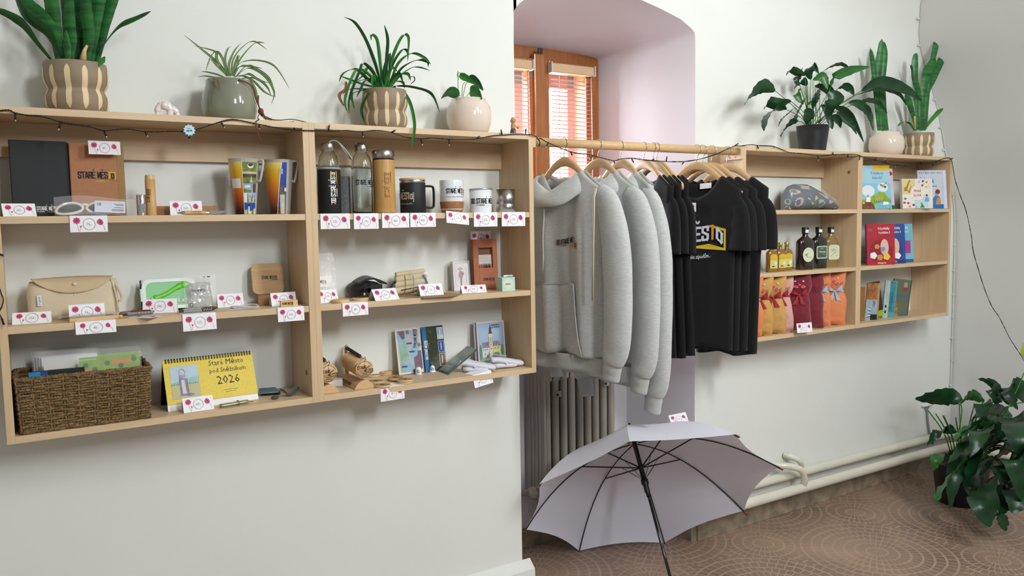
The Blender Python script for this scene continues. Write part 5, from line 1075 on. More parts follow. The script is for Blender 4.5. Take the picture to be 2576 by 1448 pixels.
m.pstroke(G, [(.024, .112), (.05, .110), (.078, .100)], .0006, PENCIL)
for k in range(7): m.pdisc(G, .026+.0075*k, .103-.001*k, .0035, PENCIL, .0003, 12, .004); m.pdisc(G, .026+.0075*k, .103-.001*k, .003, _M['drawing_paper'], .0005, 12, .0035)
m.build('drawing', t)
for k, cc_ in enumerate(('c9567c', 'c24a52', 'b5303c', '2c4a3a', '2f3a34', '5b3a2c', '222426')):
    m = MB(); x = .0285+.0068*k; m.lathe([(.003, .06), (.003, wz0+.004), (.0006, wz0+.016)], mat('pencil_%s' % cc_, cc_, .4), 8, c=(x, .007)); m.build('pencil', t)
t = thing('gift_box', 'small mint green gift box with round label at the right shelf end', 'box', (.672, .032, S2), rz=-4)
MINT = mat('mint_card', 'b9dccb', .6, var=.03, scale=20)
m = MB(); m.box(0, .050, 0, .045, 0, .047, MINT); m.add([V((0, 0, .047)), V((.025, .0, .044)), V((.028, .044, .046)), V((0, .045, .047))], [(0, 1, 2, 3)], MINT); m.add([V((.020, 0, .043)), V((.048, 0, .051)), V((.052, .044, .050)), V((.028, .044, .046))], [(0, 1, 2, 3)], MINT)
G = FS(); m.pdisc(G, .023, .024, .019, mat('pale_flower_print', 'd5e3d6', .6), .0003, 40, None, 9, .08); m.pdisc(G, .023, .024, .0125, mat('cream_round_label', 'e6e2cc', .6), .0006, 24); m.logo(G, .0125, .022, .0045, INK, YEL, YEL, n700=False, sub=False, h=.0009); m.build('box', t)
m = MB(); m.box(.030, .066, .046, .047, .018, .052, WHITE); m.build('loose_card', t)

# ================================================================ second shelf, bottom row
BURN = mat('burnt_engraving', '35271c', .8)
def emblem(m, g, r):
    m.logo(g, -.80*r, .10*r, .40*r, BURN, n700=False, sub=False, first=0, bar=False) if False else None
    def word(txt, x, y, H):
        for ch in txt:
            b_ = {'É': 'E', 'Ě': 'E'}.get(ch, ch); W_ = .46*H
            for st in GL[b_]: m.pstroke(g, [(x+p*W_, y+q*H) for p, q in st], .17*H, BURN, .0004)
            if ch != b_: m.pstroke(g, [(x+W_*.3, y+1.15*H), (x+W_*.8, y+1.35*H)], .13*H, BURN, .0004)
            x += W_*1.42
        return x
    word('STARE', -.82*r, .02*r, .34*r); x = word('MESTO', -.02*r, -.34*r, .30*r)
    m.pstroke(g, [(.42*r, -.02*r), (x+.02*r, -.02*r), (x+.02*r, -.42*r), (-.25*r, -.46*r)], .05*r, BURN)
    m.pr(g, [(-.05*r, .12*r), (.06*r, .12*r), (.04*r, .5*r), (.015*r, .86*r), (-.01*r, .5*r)], BURN, .0004); m.pr(g, [(.12*r, .1*r), (.5*r, .3*r), (.62*r, .38*r), (.60*r, .24*r), (.2*r, .04*r)], BURN, .0004)
    for k in range(4): m.prect(g, (-.52+.12*k)*r, (-.46+.12*k)*r, -.4*r, -.08*r, mat('light_burn', '9c8260', .8), .0004)
    for k in range(26):
        a = math.pi*(.13+.74*k/25)
        for sg in (1, -1): m.pdisc(g, .86*r*math.cos(a), sg*.86*r*math.sin(a), .032*r, BURN, .0004, 5, .05*r)
    for k in range(7): m.prect(g, (-.28+.10*k)*r, (-.21+.10*k)*r, -.66*r, -.58*r, BURN, .0004)
def tagrack(x, y, label, n_, rz, front_only=False):
    """half-round wooden stand with wooden tags hanging from a coil"""
    t = thing('tag_rack', label, 'souvenir rack', (x, y, S3), rz=rz, group='wooden racks of souvenir tags'); L = .155
    prof = [(-.032, 0), (.032, 0), (.032, .004), (.024, .016), (.012, .024), (0, .0265), (-.012, .024), (-.024, .016), (-.032, .004)]
    m = MB(); m.loft([[V((a, yy, b_)) for a, b_ in prof] for yy in (0, L)], BEECH, smooth=False); m.build('stand', t, bevel=.001)
    m = MB(); g = plane((-.0322, .142, .0035), (0, -1, 0), (.50, 0, .80)); m.ptext(g, 'TURISTICKÉ ZNÁMKY', .0, .003, .0145, BURN, .0005, xs=.70, bold=.02); m.build('lettering', t)
    m = MB(); m.tube([(0, L+.0, .026), (0, L, .112), (0, L-.003, .116)], .006, BEECH, 10); m.build('post', t)
    rod = [(0, L, .110), (0, .03, .098), (0, .004, .094), (0, -.006, .098)]
    m = MB(); m.tube(rod, .0015, STEEL, 6); m.build('rod', t)
    m = MB(); m.tube([V((.0048*math.cos(a), L-.005-(L-.035)*i/240, .110-.012*i/240+.0048*math.sin(a))) for i, a in ((i, i*2*math.pi/10) for i in range(241))], .0010, BLACK, 5); m.build('coil', t)
    c0 = None
    for k in range(n_):
        yy = .010+.0082*k if k else .000
        m = MB(); m.X = Matrix.Translation((.0, yy, .062+.00065*k)) @ Matrix.Rotation(R(4), 4, 'X') @ Matrix.Rotation(R(90), 4, 'X')
        m.lathe([(.0001, -.0022), (.0285, -.0022), (.0292, -.001), (.0292, .001), (.0285, .0022), (.0001, .0022)], BEECH, 36); 
        if k == 0: emblem(m, plane((0, 0, .0022), XS, YS), .0285)
        m.build('wooden_tag', t)
    m = MB(); m.tube(spline([(-.002, -.004, .085), (.004, -.006, .095), (.001, -.004, .102)], 4), .001, mat('tag_string', '7c5b3e', .8), 5); m.build('string', t)
tagrack(.040, .022, 'wooden rack of round souvenir tags half hidden behind the shelf divider', 14, 0)
tagrack(.156, .022, 'wooden rack of round souvenir tags with lettering on its stand, fully visible', 15, 0)
m = MB(); m.box(0, .05, 0, .03, 0, .022, WHITE); single(m, 'white_box', 'small white box standing behind the half hidden souvenir rack', 'box', (.066, .120, S3), rz=-20, bevel=.001)
random.seed(11)
for k, (u, v, z0, l, bd) in enumerate(((935, 945, 0, 'round wooden coaster at the back left of the coaster group', 0), (968, 940, 0, 'round wooden coaster at the back of the coaster group under another', 0), (968, 940, .0065, 'round wooden coaster on top at the back of the group', 1),
        (944, 961, 0, 'round wooden coaster at the middle left of the group', 0), (993, 955, 0, 'round wooden coaster at the middle right, partly covered', 1), (1017, 962, 0, 'lower wooden coaster of the right-hand stack', 0), (1017, 962, .0065, 'upper wooden coaster of the right-hand stack', 1), (960, 971, .0, 'frontmost round wooden coaster beside the stand', 0))):
    p = at(u, v, z=S3); m = MB(); m.lathe([(.0001, 0), (.0255, 0), (.026, .0008), (.026, .0055), (.0255, .0062), (.0001, .0062)], BEECH, 32)
    emblem(m, plane((0, 0, .0062), XS, YS), .024)
    single(m, 'wooden_coaster', l, 'coaster', (p.x, p.y-.006, S3+z0+(.003 if k in (4,) else 0)), rz=random.uniform(-40, 30), group='wooden coasters on the bottom shelf')
# postcard books
def c1(m, g):
    m.prect(g, .006, .088, .006, .148, mat('pale_lilac_wash', 'b9b0bd', .5, var=.25, scale=50, col2='9ab7c0'), .0003); m.prect(g, .010, .042, .010, .118, mat('green_wash', '7fa07c', .5, var=.2, scale=40, col2='9dc0bb'), .0005)
    m.pdisc(g, .022, .128, .018, mat('sky_wash', '8fbcd0', .5), .0007); m.pdisc(g, .050, .108, .016, _M['pale_lilac_wash'], .0008); m.pdisc(g, .036, .024, .017, _M['sky_wash'], .0008); m.pdisc(g, .062, .070, .016, _M['sky_wash'], .0007)
    m.prect(g, .062, .092, .012, .075, mat('plum_wash', '83697f', .5, var=.2, scale=60), .0006); m.pr(g, [(.006, .148), (.034, .148), (.034, .122), (.024, .118)], _M['plum_wash'], .0009)
    for a, b_ in ((.022, .026), (.048, .103), (.056, .074)): m.pr(g, [(a-.010, b_-.002), (a+.008, b_-.003), (a+.014, b_), (a+.008, b_+.003), (a-.010, b_+.003)], PURP, .0010)
    m.ptext(g, '700', .076, .085, .018, INK, .0008, xs=.6, bold=.03, rot=R(90)); m.logo(g, .079, .100, .0110, INK, n700=False, rot=R(90), h=.0008, sub=False)
    for a, b_ in ((.046, .142), (.086, .095), (.06, .008)): m.pdisc(g, a, b_, .007, mat('grey_leaf_sketch', '74766f', .5), .0008, 16, None, 6, .5)
    m.prect(g, 0, .097, 0, .004, CRM, .0001)
sheet(.097, .155, CRM, 'postcard_book', 'cream postcard set with watercolour drawings leaning on the wall', 'book', (.330, .150, S3+.002), 4, -9, c1, th=.005)
def c2(m, g):
    m.prect(g, 0, .016, 0, .155, mat('deep_sky_print', '2a7fc0', .35, var=.2, scale=20, col2='1d4f96')); m.prect(g, .016, .058, 0, .155, mat('dark_forest_print', '2b3a1c', .4, var=.5, scale=40, stretch=(6, 1, 1), col2='182312')); m.prect(g, .058, .086, 0, .155, PHOTO[5])
    for k, (a, b_) in enumerate(((.108, .148), (.062, .100), (.014, .056))): m.prect(g, .060, .084, a-.001, b_+.001, WHP, .0005); m.prect(g, .061, .083, a, b_, [PHOTO[0], PHOTO[4], PHOTO[2]][k], .0007); m.prect(g, .070, .073, a+.008, b_-.004, CRM, .0009)
    m.logo(g, .0155, .040, .0112, WHP, n700=True, rot=R(90), h=.0006, sub=False)
    for k in range(26): m.pdisc(g, random.uniform(.022, .05), random.uniform(.02, .14), random.uniform(.001, .003), mat('autumn_dab', '8a6a35', .5, var=.4, scale=90), .0005, 6)
sheet(.086, .155, PHOTO[5], 'postcard_book', 'dark forest postcard set with blue strip leaning on the wall', 'book', (.428, .148, S3+.002), 5, -9, c2, th=.005)
# thimble and bell
t = thing('thimble', 'white porcelain thimble with small grey crest', 'thimble', tuple(at(1053, 941, z=S3)))
m = MB(); m.lathe([(.0001, .026), (.006, .0255), (.0092, .022), (.0105, .008), (.0115, .0015), (.0115, 0), (.0001, .0002)], WG, 24); g = cyl(.0100, -115); m.pdisc(g, 0, .012, .0042, mat('grey_crest', '7c7f94', .5), .0015, 14, .006); m.pdisc(g, .001, .013, .0025, WHP, .002, 10, .003); m.build('cup', t)
t = thing('porcelain_bell', 'tiny white porcelain bell with blue church crest', 'bell', tuple(at(1088, 935, z=S3)))
m = MB(); m.lathe([(.0001, .024), (.005, .0225), (.0078, .018), (.009, .010), (.0108, .004), (.0125, .001), (.0115, 0), (.0001, .0015)], WG, 24); g = cyl(.0088, -115); m.pdisc(g, 0, .011, .0058, NB, .0015, 18); m.pdisc(g, 0, .013, .0045, mat('crest_sky', '86b0d6', .5), .002, 14, .003)
for a in (-.0025, .0, .0025): m.prect(g, a-.0006, a+.0006, .007, .0125, WHP, .0024)
m.build('bell', t); m = MB(); m.tube(spline([(0, 0, .024), (-.003, 0, .031), (-.0055, 0, .034)], 3), .0022, mat('grey_handle', '7e7b78', .4), 8); m.build('handle', t)
m = MB(); m.X = Matrix.Rotation(R(-34), 4, 'Y'); GB = mat('glossy_dark_leaflet', '3a2a24', .15, var=.4, scale=14, coat=.8, col2='6d7f80'); m.box(0, .135, 0, .085, 0, .0015, GB); m.box(.004, .135, .002, .085, .0025, .0035, mat('glossy_green_leaflet', '8fa39b', .15, var=.4, scale=20, col2='2e4a34', coat=.8))
single(m, 'leaflet', 'glossy folded leaflet leaning at a slant against the socks', 'leaflet', (.470, .060, S3+.001), rz=-4)
# colouring book with the church
def c3(m, g):
    m.prect(g, .006, .106, .006, .148, mat('grey_outline', '6f7686', .6), .0002); m.prect(g, .0068, .1052, .0068, .1472, mat('wash_sky', 'a9bcd0', .6, var=.08, scale=22, col2='8fb3d6'), .0004)
    m.prect(g, .0068, .1052, .0068, .030, mat('wash_lawn', 'b6c6a0', .6, var=.15, scale=40), .0006); wall_, wall2, roof = mat('wash_cream_wall', 'ddd6b2', .6, var=.05, scale=40), mat('wash_yellow_wall', 'd9cd92', .6, var=.08, scale=40), mat('wash_lilac_roof', '94849e', .6, var=.1, scale=60)
    m.prect(g, .018, .048, .026, .060, mat('wash_white_wall', 'dad8da', .6), .0008); m.prect(g, .062, .094, .030, .064, wall2, .0008); m.pr(g, [(.018, .060), (.048, .060), (.048, .082), (.018, .080)], roof, .0010); m.pr(g, [(.060, .064), (.094, .064), (.084, .083), (.060, .083)], roof, .0010)
    m.pr(g, [(.062, .056), (.094, .032), (.062, .032)], wall_, .0010); m.prect(g, .046, .061, .028, .100, wall_, .0012)
    for z in (.064, .078, .088): m.pstroke(g, [(.045, z), (.062, z)], .0007, INK, .0016)
    for a in (.046, .061): m.pstroke(g, [(a, .028), (a, .100)], .0005, INK, .0016)
    for a, b_ in ((.0535, .056), (.0535, .071), (.0535, .083), (.0535, .093)): m.prect(g, a-.0012, a+.0012, b_-.003, b_+.003, PURP, .0016)
    m.pr(g, [(.044, .100), (.063, .100), (.061, .110), (.0565, .116), (.0505, .116), (.0455, .110)], wall_, .0014); m.pr(g, [(.045, .110), (.062, .110), (.058, .117), (.057, .126), (.059, .129), (.055, .134), (.0542, .142), (.0536, .148), (.0529, .142), (.052, .134), (.048, .129), (.050, .126), (.049, .117)], mat('wash_plum_spire', '5d4458', .6, var=.15, scale=90), .0018)
    for a, b_ in ((.023, .053), (.030, .053), (.037, .053), (.028, .038), (.070, .057), (.081, .057)): m.prect(g, a-.0015, a+.0015, b_-.0025, b_+.0025, mat('window_sketch', '77687a', .6), .0014)
    m.pdisc(g, .038, .073, .0022, PURP, .0014); m.pdisc(g, .076, .074, .0022, PURP, .0014)
    gr_ = mat('wash_green', '5f9a78', .6, var=.15, scale=60); m.pdisc(g, .074, .034, .013, gr_, .0020, 24, .009, 6, .06); m.pdisc(g, .098, .048, .006, gr_, .0014, 16, .022); m.pdisc(g, .011, .045, .005, gr_, .0014, 16, .028); m.pdisc(g, .037, .030, .004, mat('wash_dark_green', '2f6b4a', .6), .002); m.pdisc(g, .091, .020, .008, _M['wash_dark_green'], .002, 14, .003); m.pdisc(g, .042, .024, .016, roof, .0018, 18, .004); m.pr(g, [(.040, .026), (.046, .026), (.044, .042), (.041, .042)], roof, .0021); m.pdisc(g, .05, .012, .028, gr_, .0018, 18, .004)
    m.ptext(g, 'STARÉ MĚSTO', .0555+.002, .1375, .0072, INK, .0022, xs=.78, bold=.02); m.ptext(g, 'POD SNĚŽNÍKEM', .0555+.002, .1305, .0060, INK, .0022, xs=.74, bold=.015)
sheet(.112, .155, mat('colouring_book_paper', 'cfc9cf', .6, var=.02), 'colouring_book', 'colouring book with watercolour church on the cover', 'book', (.637, .145, S3+.002), -3, -6, c3, th=.004, group=None)
m = MB(); m.box(0, .112, 0, .003, 0, .158, _M['colouring_book_paper']); single(m, 'colouring_book', 'second colouring book standing just behind the church cover', 'book', (.632, .158, S3), rz=-3, rx=-5)
# socks
SOCK = mat('white_cotton_sock', 'dcdbe6', .9, var=.03, scale=30, bump=.3, bscale=700, sheen=.4)
def sock(loc, rz, label, flip=1, s=1.0):
    t = thing('sock', label, 'socks', loc, rz=rz, group='folded white socks')
    def path(pts, r, fl, name, ma=SOCK):
        m = MB(); P = spline([V((a*s, b_*s, c_*s)) for a, b_, c_ in pts], 7); rings = []
        for i, p in enumerate(P):
            d = (P[min(i+1, len(P)-1)]-P[max(i-1, 0)]).normalized(); sd = d.cross(ZS).normalized(); up = sd.cross(d)
            e = min(1, .55+i*.15, .55+(len(P)-1-i)*.15); rings.append([p+sd*(r*s*fl*.85*e*math.cos(a))+up*(r*s*e*math.sin(a)) for a in [2*math.pi*j/16 for j in range(16)]])
        m.loft(rings, ma); m.build(name, t)
    path([(-.045, .012, .011), (-.010, .006, .012), (.020, -.002, .011), (.048, -.006, .011)], .0125, 2.6, 'lower_sock')
    path([(-.048, .014, .030), (-.036, .008, .033), (-.006, .000, .026), (.024, -.004, .020), (.050, -.006, .013), (.066, -.004, .011)], .0115, 2.8, 'upper_sock')
    path([(-.046, .010, .040), (-.020, .004, .037), (-.002, -.012, .026), (.004, -.020, .016)], .0065, 3.2, 'cuff')
    return t
t1 = sock((.575, .062, S3+.001), -12, 'pair of folded white socks lying left, above the crooked price card', s=.98)
t2 = sock((.690, .060, S3+.001), 6, 'pair of folded white socks lying right, with printed paper band', s=1.0)
m = MB(); m.grid(lambda u, v: V((-.044+.048*u, -.018+.040*v, .0512-.008*u)), 6, 4, mat('band_paper', 'dfe1e0', .6)); g = plane((-.042, -.016, .0512), (1, 0, -.17), (0, 1, 0))
for k in range(4): m.prect(g, .010, .030-.003*k, .008+.007*k, .010+.007*k, PENCIL, .0006)
m.build('paper_band', t2, solid=.0006)
# ================================================================ right shelves: bagged pillow, bottles, cat cushions
FLT = mat('teal_floral_fabric', '1d4763', .75, var=.12, scale=14, col2='143247')
t = thing('floral_cushion', 'folded teal floral fabric cushion wrapped in clear plastic', 'cushion', (2.245, .09, S1))
prof_ = lambda x: interp([(0, .60), (.08, .9), (.2, 1.0), (.45, 1.0), (.62, .82), (.8, .5), (.93, .22), (1, .08)], x)
def cusf(u, v, d=0): 
    h = .120*prof_(u); x = .385*u; e = (1-abs(2*v-1)**2.5)*(1-abs(2*u-1)**7); return V((x, .045-(.050+d)*max(e, 0)**.7+.004*noise.noise((u*7, v*6, 4)), .001+h*v))
m = MB(); m.grid(lambda u, v: cusf(u, v), 40, 16, FLT); m.grid(lambda u, v: V((.385*u, .045+.02*(1-abs(2*v-1)**3)*(1-abs(2*u-1)**7), .001+.120*prof_(u)*v)), 24, 8, FLT)
g = lambda a, b_, hh: cusf(a/.385, min(1, max(0, b_/(.120*prof_(a/.385)))), hh*2.2)
FY, FP, FG, FB, FK = mat('flower_yellow', 'c9b65e', .7), mat('flower_lilac', 'c9a9bd', .7, var=.06, scale=90), mat('leaf_sage', '8fa58a', .7), mat('flower_blush', 'b98a8a', .7), mat('stem_green', '5f8a5a', .7)
m.pdisc(g, .045, .083, .024, FY, .0008, 20, .011, 3, .12); m.pdisc(g, .066, .037, .026, FP, .0008, 44, .021, 11, .12); m.pdisc(g, .066, .037, .006, PURP, .0012, 10)
for k in range(9): a = k*.7; m.pstroke(g, [(.066+.006*math.cos(a), .037+.005*math.sin(a)), (.066+.016*math.cos(a), .037+.013*math.sin(a))], .0014, PURP, .0012)
for pts in ([(.066, .080), (.09, .055), (.115, .008)], [(.14, .085), (.135, .04), (.138, .006)], [(.17, .04), (.155, .015), (.145, .006)], [(.125, .078), (.137, .062), (.148, .078)]): m.pstroke(g, pts, .0026, FK, .0007)
m.pr(g, [(.170, .068), (.192, .054), (.168, .040)], FY, .0009); m.pr(g, [(.138, .042), (.172, .030), (.164, .022)], FY, .0009); m.pstroke(g, [(.118, .054), (.133, .048)], .008, FP, .0009)
m.pdisc(g, .225, .030, .020, FG, .0009, 20, .016, 4, .12); m.pdisc(g, .210, .040, .014, FG, .0010, 16, .010); m.pdisc(g, .012, .038, .009, FG, .0009, 16, .014); m.pdisc(g, .018, .010, .014, FB, .0009, 16, .008, 3, .2); m.pdisc(g, .285, .038, .018, FB, .0009, 16, .010, 3, .2); m.pdisc(g, .345, .010, .020, FB, .0009, 16, .006); m.pdisc(g, .262, .060, .014, FP, .0009, 18, .010, 5, .2)
m.pr(g, [(.085, .116), (.16, .112), (.225, .088), (.262, .068), (.255, .048), (.235, .058), (.19, .080), (.14, .094), (.088, .097)], mat('paper_belt', 'b9a9a9', .7, var=.05, scale=40, stretch=(1, 1, 8)), .0016)
m.build('cushion', t)
m = MB(); m.grid(lambda u, v: cusf(u, v, .006)+V((-.012+.02*u, -.003, .012*v+.004*noise.noise((u*14, v*9, 7)))), 40, 20, FILM); m.build('clear_wrap', t)
m = MB(); m.grid(lambda u, v: V((.045*u, .02*math.sin(2*u)-.0*v, .004+.030*(1-u)**1.5*v)), 10, 3, mat('curled_tag', 'b9a888', .7)); single(m, 'paper_tag', 'curled beige paper tag on the shelf left of the floral cushion', 'tag', (2.19, .05, S1), solid=.0008)
def flask(x, y, w_, d, h, label, ma, capm, lab, small=False, name='liqueur_bottle', group=None, rz=-8):
    t = thing(name, label, 'bottle', (x, y, S2), rz=rz, group=group); b_ = h*.66
    def ring(z, kx, ky, n_=24, sq=3.2):
        out = []
        for j in range(n_):
            a = 2*math.pi*j/n_; ca, sa = math.cos(a), math.sin(a); q = (abs(ca)**sq+abs(sa)**sq)**(-1/sq) if kx > .25*w_ else 1; out.append(V((kx*q*ca, ky*q*sa, z)))
        return out
    W2, D2, nr = w_/2, d/2, h*.062
    m = MB(); m.loft([ring(0, W2*.96, D2*.94), ring(.003, W2, D2), ring(b_*.93, W2, D2), ring(b_*1.0, W2*.97, D2*.95), ring(b_*1.08, W2*.80, D2*.8), ring(b_*1.16, W2*.45, D2*.62), ring(b_*1.21, nr*1.05, nr*1.05, sq=2), ring(b_*1.36, nr, nr, sq=2)], ma); m.build('body', t)
    m = MB(); m.lathe([(nr*1.1, b_*1.28), (nr*1.28, b_*1.29), (nr*1.28, h-.002), (nr*1.1, h), (.0001, h)], capm, 24); m.build('cap', t)
    m = MB(); lab(m, plane((0, -D2-.0004, 0), XS, ZS)); m.build('label', t)
    if not small: m = MB(); gg = cyl(nr*1.3, -105, z0=b_*1.30); m.prect(gg, -nr*.6, nr*.9, .002, .016, WHP, .0004, 5, 1); m.build('price_sticker', t)
    return t
AMB = mat('dark_brown_glass', '25100a', .08, var=.3, scale=12, coat=1); BLG = mat('black_glass', '0a0b0c', .06, var=.1, coat=1); GLD = mat('honey_liquid_glass', 'b07a2e', .08, var=.15, scale=12, trans=.35, coat=1); PGD = mat('pale_gold_glass', 'a98c58', .08, var=.12, scale=10, trans=.25, coat=1)
DG = mat('dark_green_cap', '16261c', .35); GC = mat('gold_cap', 'c9b357', .3, metal=.7); LC = mat('label_cream', 'd5d9b9', .6, var=.02); LG = mat('label_green', '4a5f48', .6)
def la(m, g):
    m.pdisc(g, 0, .068, .033, LC, .0004, 32); m.ptext(g, 'Griotka', -.006, .052, .0, INK) if False else None
    for a, b_, r_ in ((-.012, .068, .007), (-.008, .060, .004), (-.004, .072, .004), (-.016, .066, .004)): m.pdisc(g, a, b_, r_, mat('sage_sketch', '8d9480', .7), .0008, 10, r_*.6)
    m.pstroke(g, [(-.006, .056), (.022, .057)], .0016, _M['sage_sketch'], .0008); m.pstroke(g, [(-.012, .090), (.0, .094), (.012, .090)], .0012, _M['sage_sketch'], .0008)
def lb(m, g):
    r_ = [(a-.034, b_+.045) for a, b_ in rrect(.068, .060, .009)]; m.pr(g, r_, mat('label_silver_edge', 'b7bdb9', .5), .0004); r_ = [(a-.027, b_+.051) for a, b_ in rrect(.054, .048, .006)]; m.pr(g, r_, LG, .0007)
    m.ptext(g, 'Ořechovka', 0, .074, .0115, WHP, .001, xs=.75, bold=.02, align='c'); m.ptext(g, 'likér', .012, .066, .005, WHP, .001, align='c'); m.pstroke(g, [(-.012, .090), (.0, .093), (.012, .090)], .0015, LC, .001)
def lc(m, g):
    m.pr(g, [(-.030, .035), (.028, .035), (.030, .040), (.036, .043), (.036, .095), (.028, .103), (.012, .106), (-.020, .106), (-.034, .098), (-.034, .042)], LC, .0004); m.ptext(g, 'VDL', .0, .075, .018, mat('grey_letter', '8c9182', .6), .0008, align='c', xs=1.0)
    m.pstroke(g, [(-.022, .050), (-.006, .062), (.004, .066)], .0018, _M['sage_sketch'], .0008); m.pdisc(g, .008, .068, .003, _M['sage_sketch'], .0008); m.pdisc(g, .016, .054, .004, _M['sage_sketch'], .0008, 10, .0015)
BG = 'glass flask bottles on the right shelf'
flask(2.315, .060, .094, .042, .193, 'dark brown flask bottle with round cream label', AMB, DG, la, group=BG); flask(2.432, .075, .090, .042, .193, 'black flask bottle with square green label', BLG, DG, lb, group=BG); flask(2.562, .105, .080, .040, .190, 'pale gold flask bottle with cream label reading VDL', PGD, DG, lc, group=BG)
YL, YD = mat('label_light_yellow', 'd9cc68', .5), mat('label_bright_yellow', 'd8b429', .5)
def ls(m, g):
    w_ = .021; m.pr(g, [(-w_, .016), (w_, .016), (w_, .070), (w_*.7, .076), (0, .080), (-w_*.7, .076), (-w_, .070)], YL, .0003); m.pr(g, [(-w_, .054), (w_, .058), (w_, .070), (w_*.7, .076), (0, .080), (-w_*.7, .076), (-w_, .070)], YD, .0006)
    m.pdisc(g, .009, .038, .0085, mat('label_white_round', 'dadfe8', .5), .0009); m.pr(g, [(-.010, .024), (-.004, .029), (.004, .024)], INK, .0009); m.pstroke(g, [(-.013, .023), (.008, .023)], .0012, INK, .0009); m.pstroke(g, [(-.018, .055), (.0, .057), (.014, .055)], .001, mat('olive_script', '7d7a2a', .6), .0009)
for x, y, l in ((2.078, .052, 'small honey-coloured bottle with yellow label, leftmost and partly hidden by a black sleeve'), (2.140, .056, 'small honey-coloured bottle with yellow label, middle of three'), (2.200, .070, 'small honey-coloured bottle with yellow label beside the dark brown bottle')):
    flask(x, y, .054, .030, .128, l, GLD, GC, ls, True, 'miniature_bottle', 'small yellow-labelled bottles')
# cat shaped cushions
def cat(x, y, label, ma, bow, k, rz=-42, lean=0, face=1, h=.262, plain=False):
    t = thing('cat_cushion', label, 'cushion', (x, y, S3+.004), rz=rz, group='cat shaped cushions on the right shelf', ry=lean)
    wz = [(0, .62), (.03, 1.0), (.25, 1.02), (.45, .98), (.56, .84), (.61, .72), (.66, .84), (.75, .98), (.88, .98), (.96, 1.0), (1, 1.02)]; tz = [(0, .12), (.06, .7), (.3, 1), (.5, .9), (.61, .5), (.72, .85), (.88, .75), (1, .06)]
    hw, th = .058, .026
    def sf(u, v, s_):
        W_ = hw*interp(wz, v); xx = (2*u-1); z = h*v; top = 0
        if v > .9: top = -.020*(1-abs(xx)**1.4)*((v-.9)/.1)
        e = max(0, 1-abs(xx)**3)**.55; return V((W_*xx+.0035*math.sin(v*9+k), -s_*th*interp(tz, v)*e+.002*noise.noise((u*5, v*12, k)), z+top-(.012*abs(xx)**6*(1-v) if v < .1 else 0)))
    m = MB(); m.grid(lambda u, v: sf(u, v, 1), 20, 44, ma); m.grid(lambda u, v: sf(u, v, -1), 20, 44, ma); m.build('body', t)
    g = lambda a, b_, hh: sf(a/hw*.5+.5, b_/h, 1)+V((0, -hh*2.4, 0))
    if face:
        m = MB(); HP = mat('hot_pink_felt', 'd83a62', .8); DK = mat('embroidery', '3a2a22', .8)
        for a in (-.016, .016): m.pdisc(g, a, .196, .010, mat('blush_felt', 'e08a80', .8), .001, 16, .007); m.pdisc(g, a, .197, .006, HP, .0013, 14, .005)
        m.pdisc(g, 0, .206, .0075, HP, .0014, 14, .006, 3, .1)
        for a in (-.018, .018): m.pdisc(g, a, .222, .005, mat('pale_heart_eye', 'e9cfc4', .8), .0012, 10, .0035)
        m.pstroke(g, [(-.026, .194), (-.017, .189), (-.006, .192), (0, .197), (.006, .192), (.017, .189), (.026, .194)], .0012, DK, .0016)
        for sg in (-1, 1):
            for q in range(3): m.pstroke(g, [(sg*.026, .193+.002*q), (sg*.042, .190+.006*q)], .0009, DK, .0016)
        m.build('face', t)
    if not plain:
        m = MB(); zc = h*.605; P = []
        for i in range(24): a = 2*math.pi*i/24; P.append(V((hw*.76*math.cos(a), -th*.62*math.sin(a)*1.0, zc)))
        m.tube(P, .0045, bow, 6, closed=True)
        for sg in (-1, 1):
            m.grid(lambda u, v: V((sg*(.004+.030*u), -th*.75-.004-.006*math.sin(3*u), zc+.004+.016*u+(2*v-1)*(.003+.011*u))), 5, 3, bow); m.grid(lambda u, v: V((sg*(.003+.016*u)+(2*v-1)*(.003+.008*u), -th*.75-.006-.003*u, zc-.042*u)), 5, 3, bow)
        m.ball((0, -th*.85-.002, zc), .006, bow, 8); m.build('bow', t)
MUS, RDV, PKF, ORF = mat('mustard_dotted_cloth', 'cd9d58', .85, var=.05, scale=120, bump=.6, bscale=260), mat('crimson_velvet', '7c1428', .8, var=.12, scale=30, sheen=.5, bump=.4, bscale=60), mat('pale_pink_cloth', 'd9a99c', .85, var=.06, scale=60, bump=.4, bscale=200), mat('orange_muslin', 'e0875a', .85, var=.04, scale=60, bump=.8, bscale=90)
RBW, BBW = mat('red_satin', 'a81226', .4, sheen=.3, var=.1), mat('pale_blue_satin', 'a9bfd0', .45, var=.08)
for a in ((1.915, .035, 'orange muslin cat cushion at far left, mostly hidden by black shirts', ORF, BBW), (1.985, .04, 'mustard dotted cat cushion with red bow, left one of two', MUS, RBW), (2.075, .045, 'mustard dotted cat cushion with red bow, right one of two', MUS, RBW),
          (2.150, .065, 'pale pink cat cushion with red bow', PKF, RBW), (2.250, .045, 'crimson velvet cat cushion with face and red bow', RDV, RBW), (2.355, .055, 'plain-backed crimson velvet cat cushion right of the faced one', RDV, None), (2.430, .070, 'orange muslin cat cushion with pale blue bow, left one of two', ORF, BBW), (2.520, .055, 'orange muslin cat cushion with pale blue bow, rightmost', ORF, BBW)):
    cat(a[0], a[1], a[2], a[3], a[4], a[0]*9, plain=a[4] is None, face=a[4] is not None)
card('stand', '190,-', (at(2003, 830, y=-.02).x, -.026, S3+.003), 'price card leaning on the crimson cat cushion', -8, .088, .042, rx=-8)

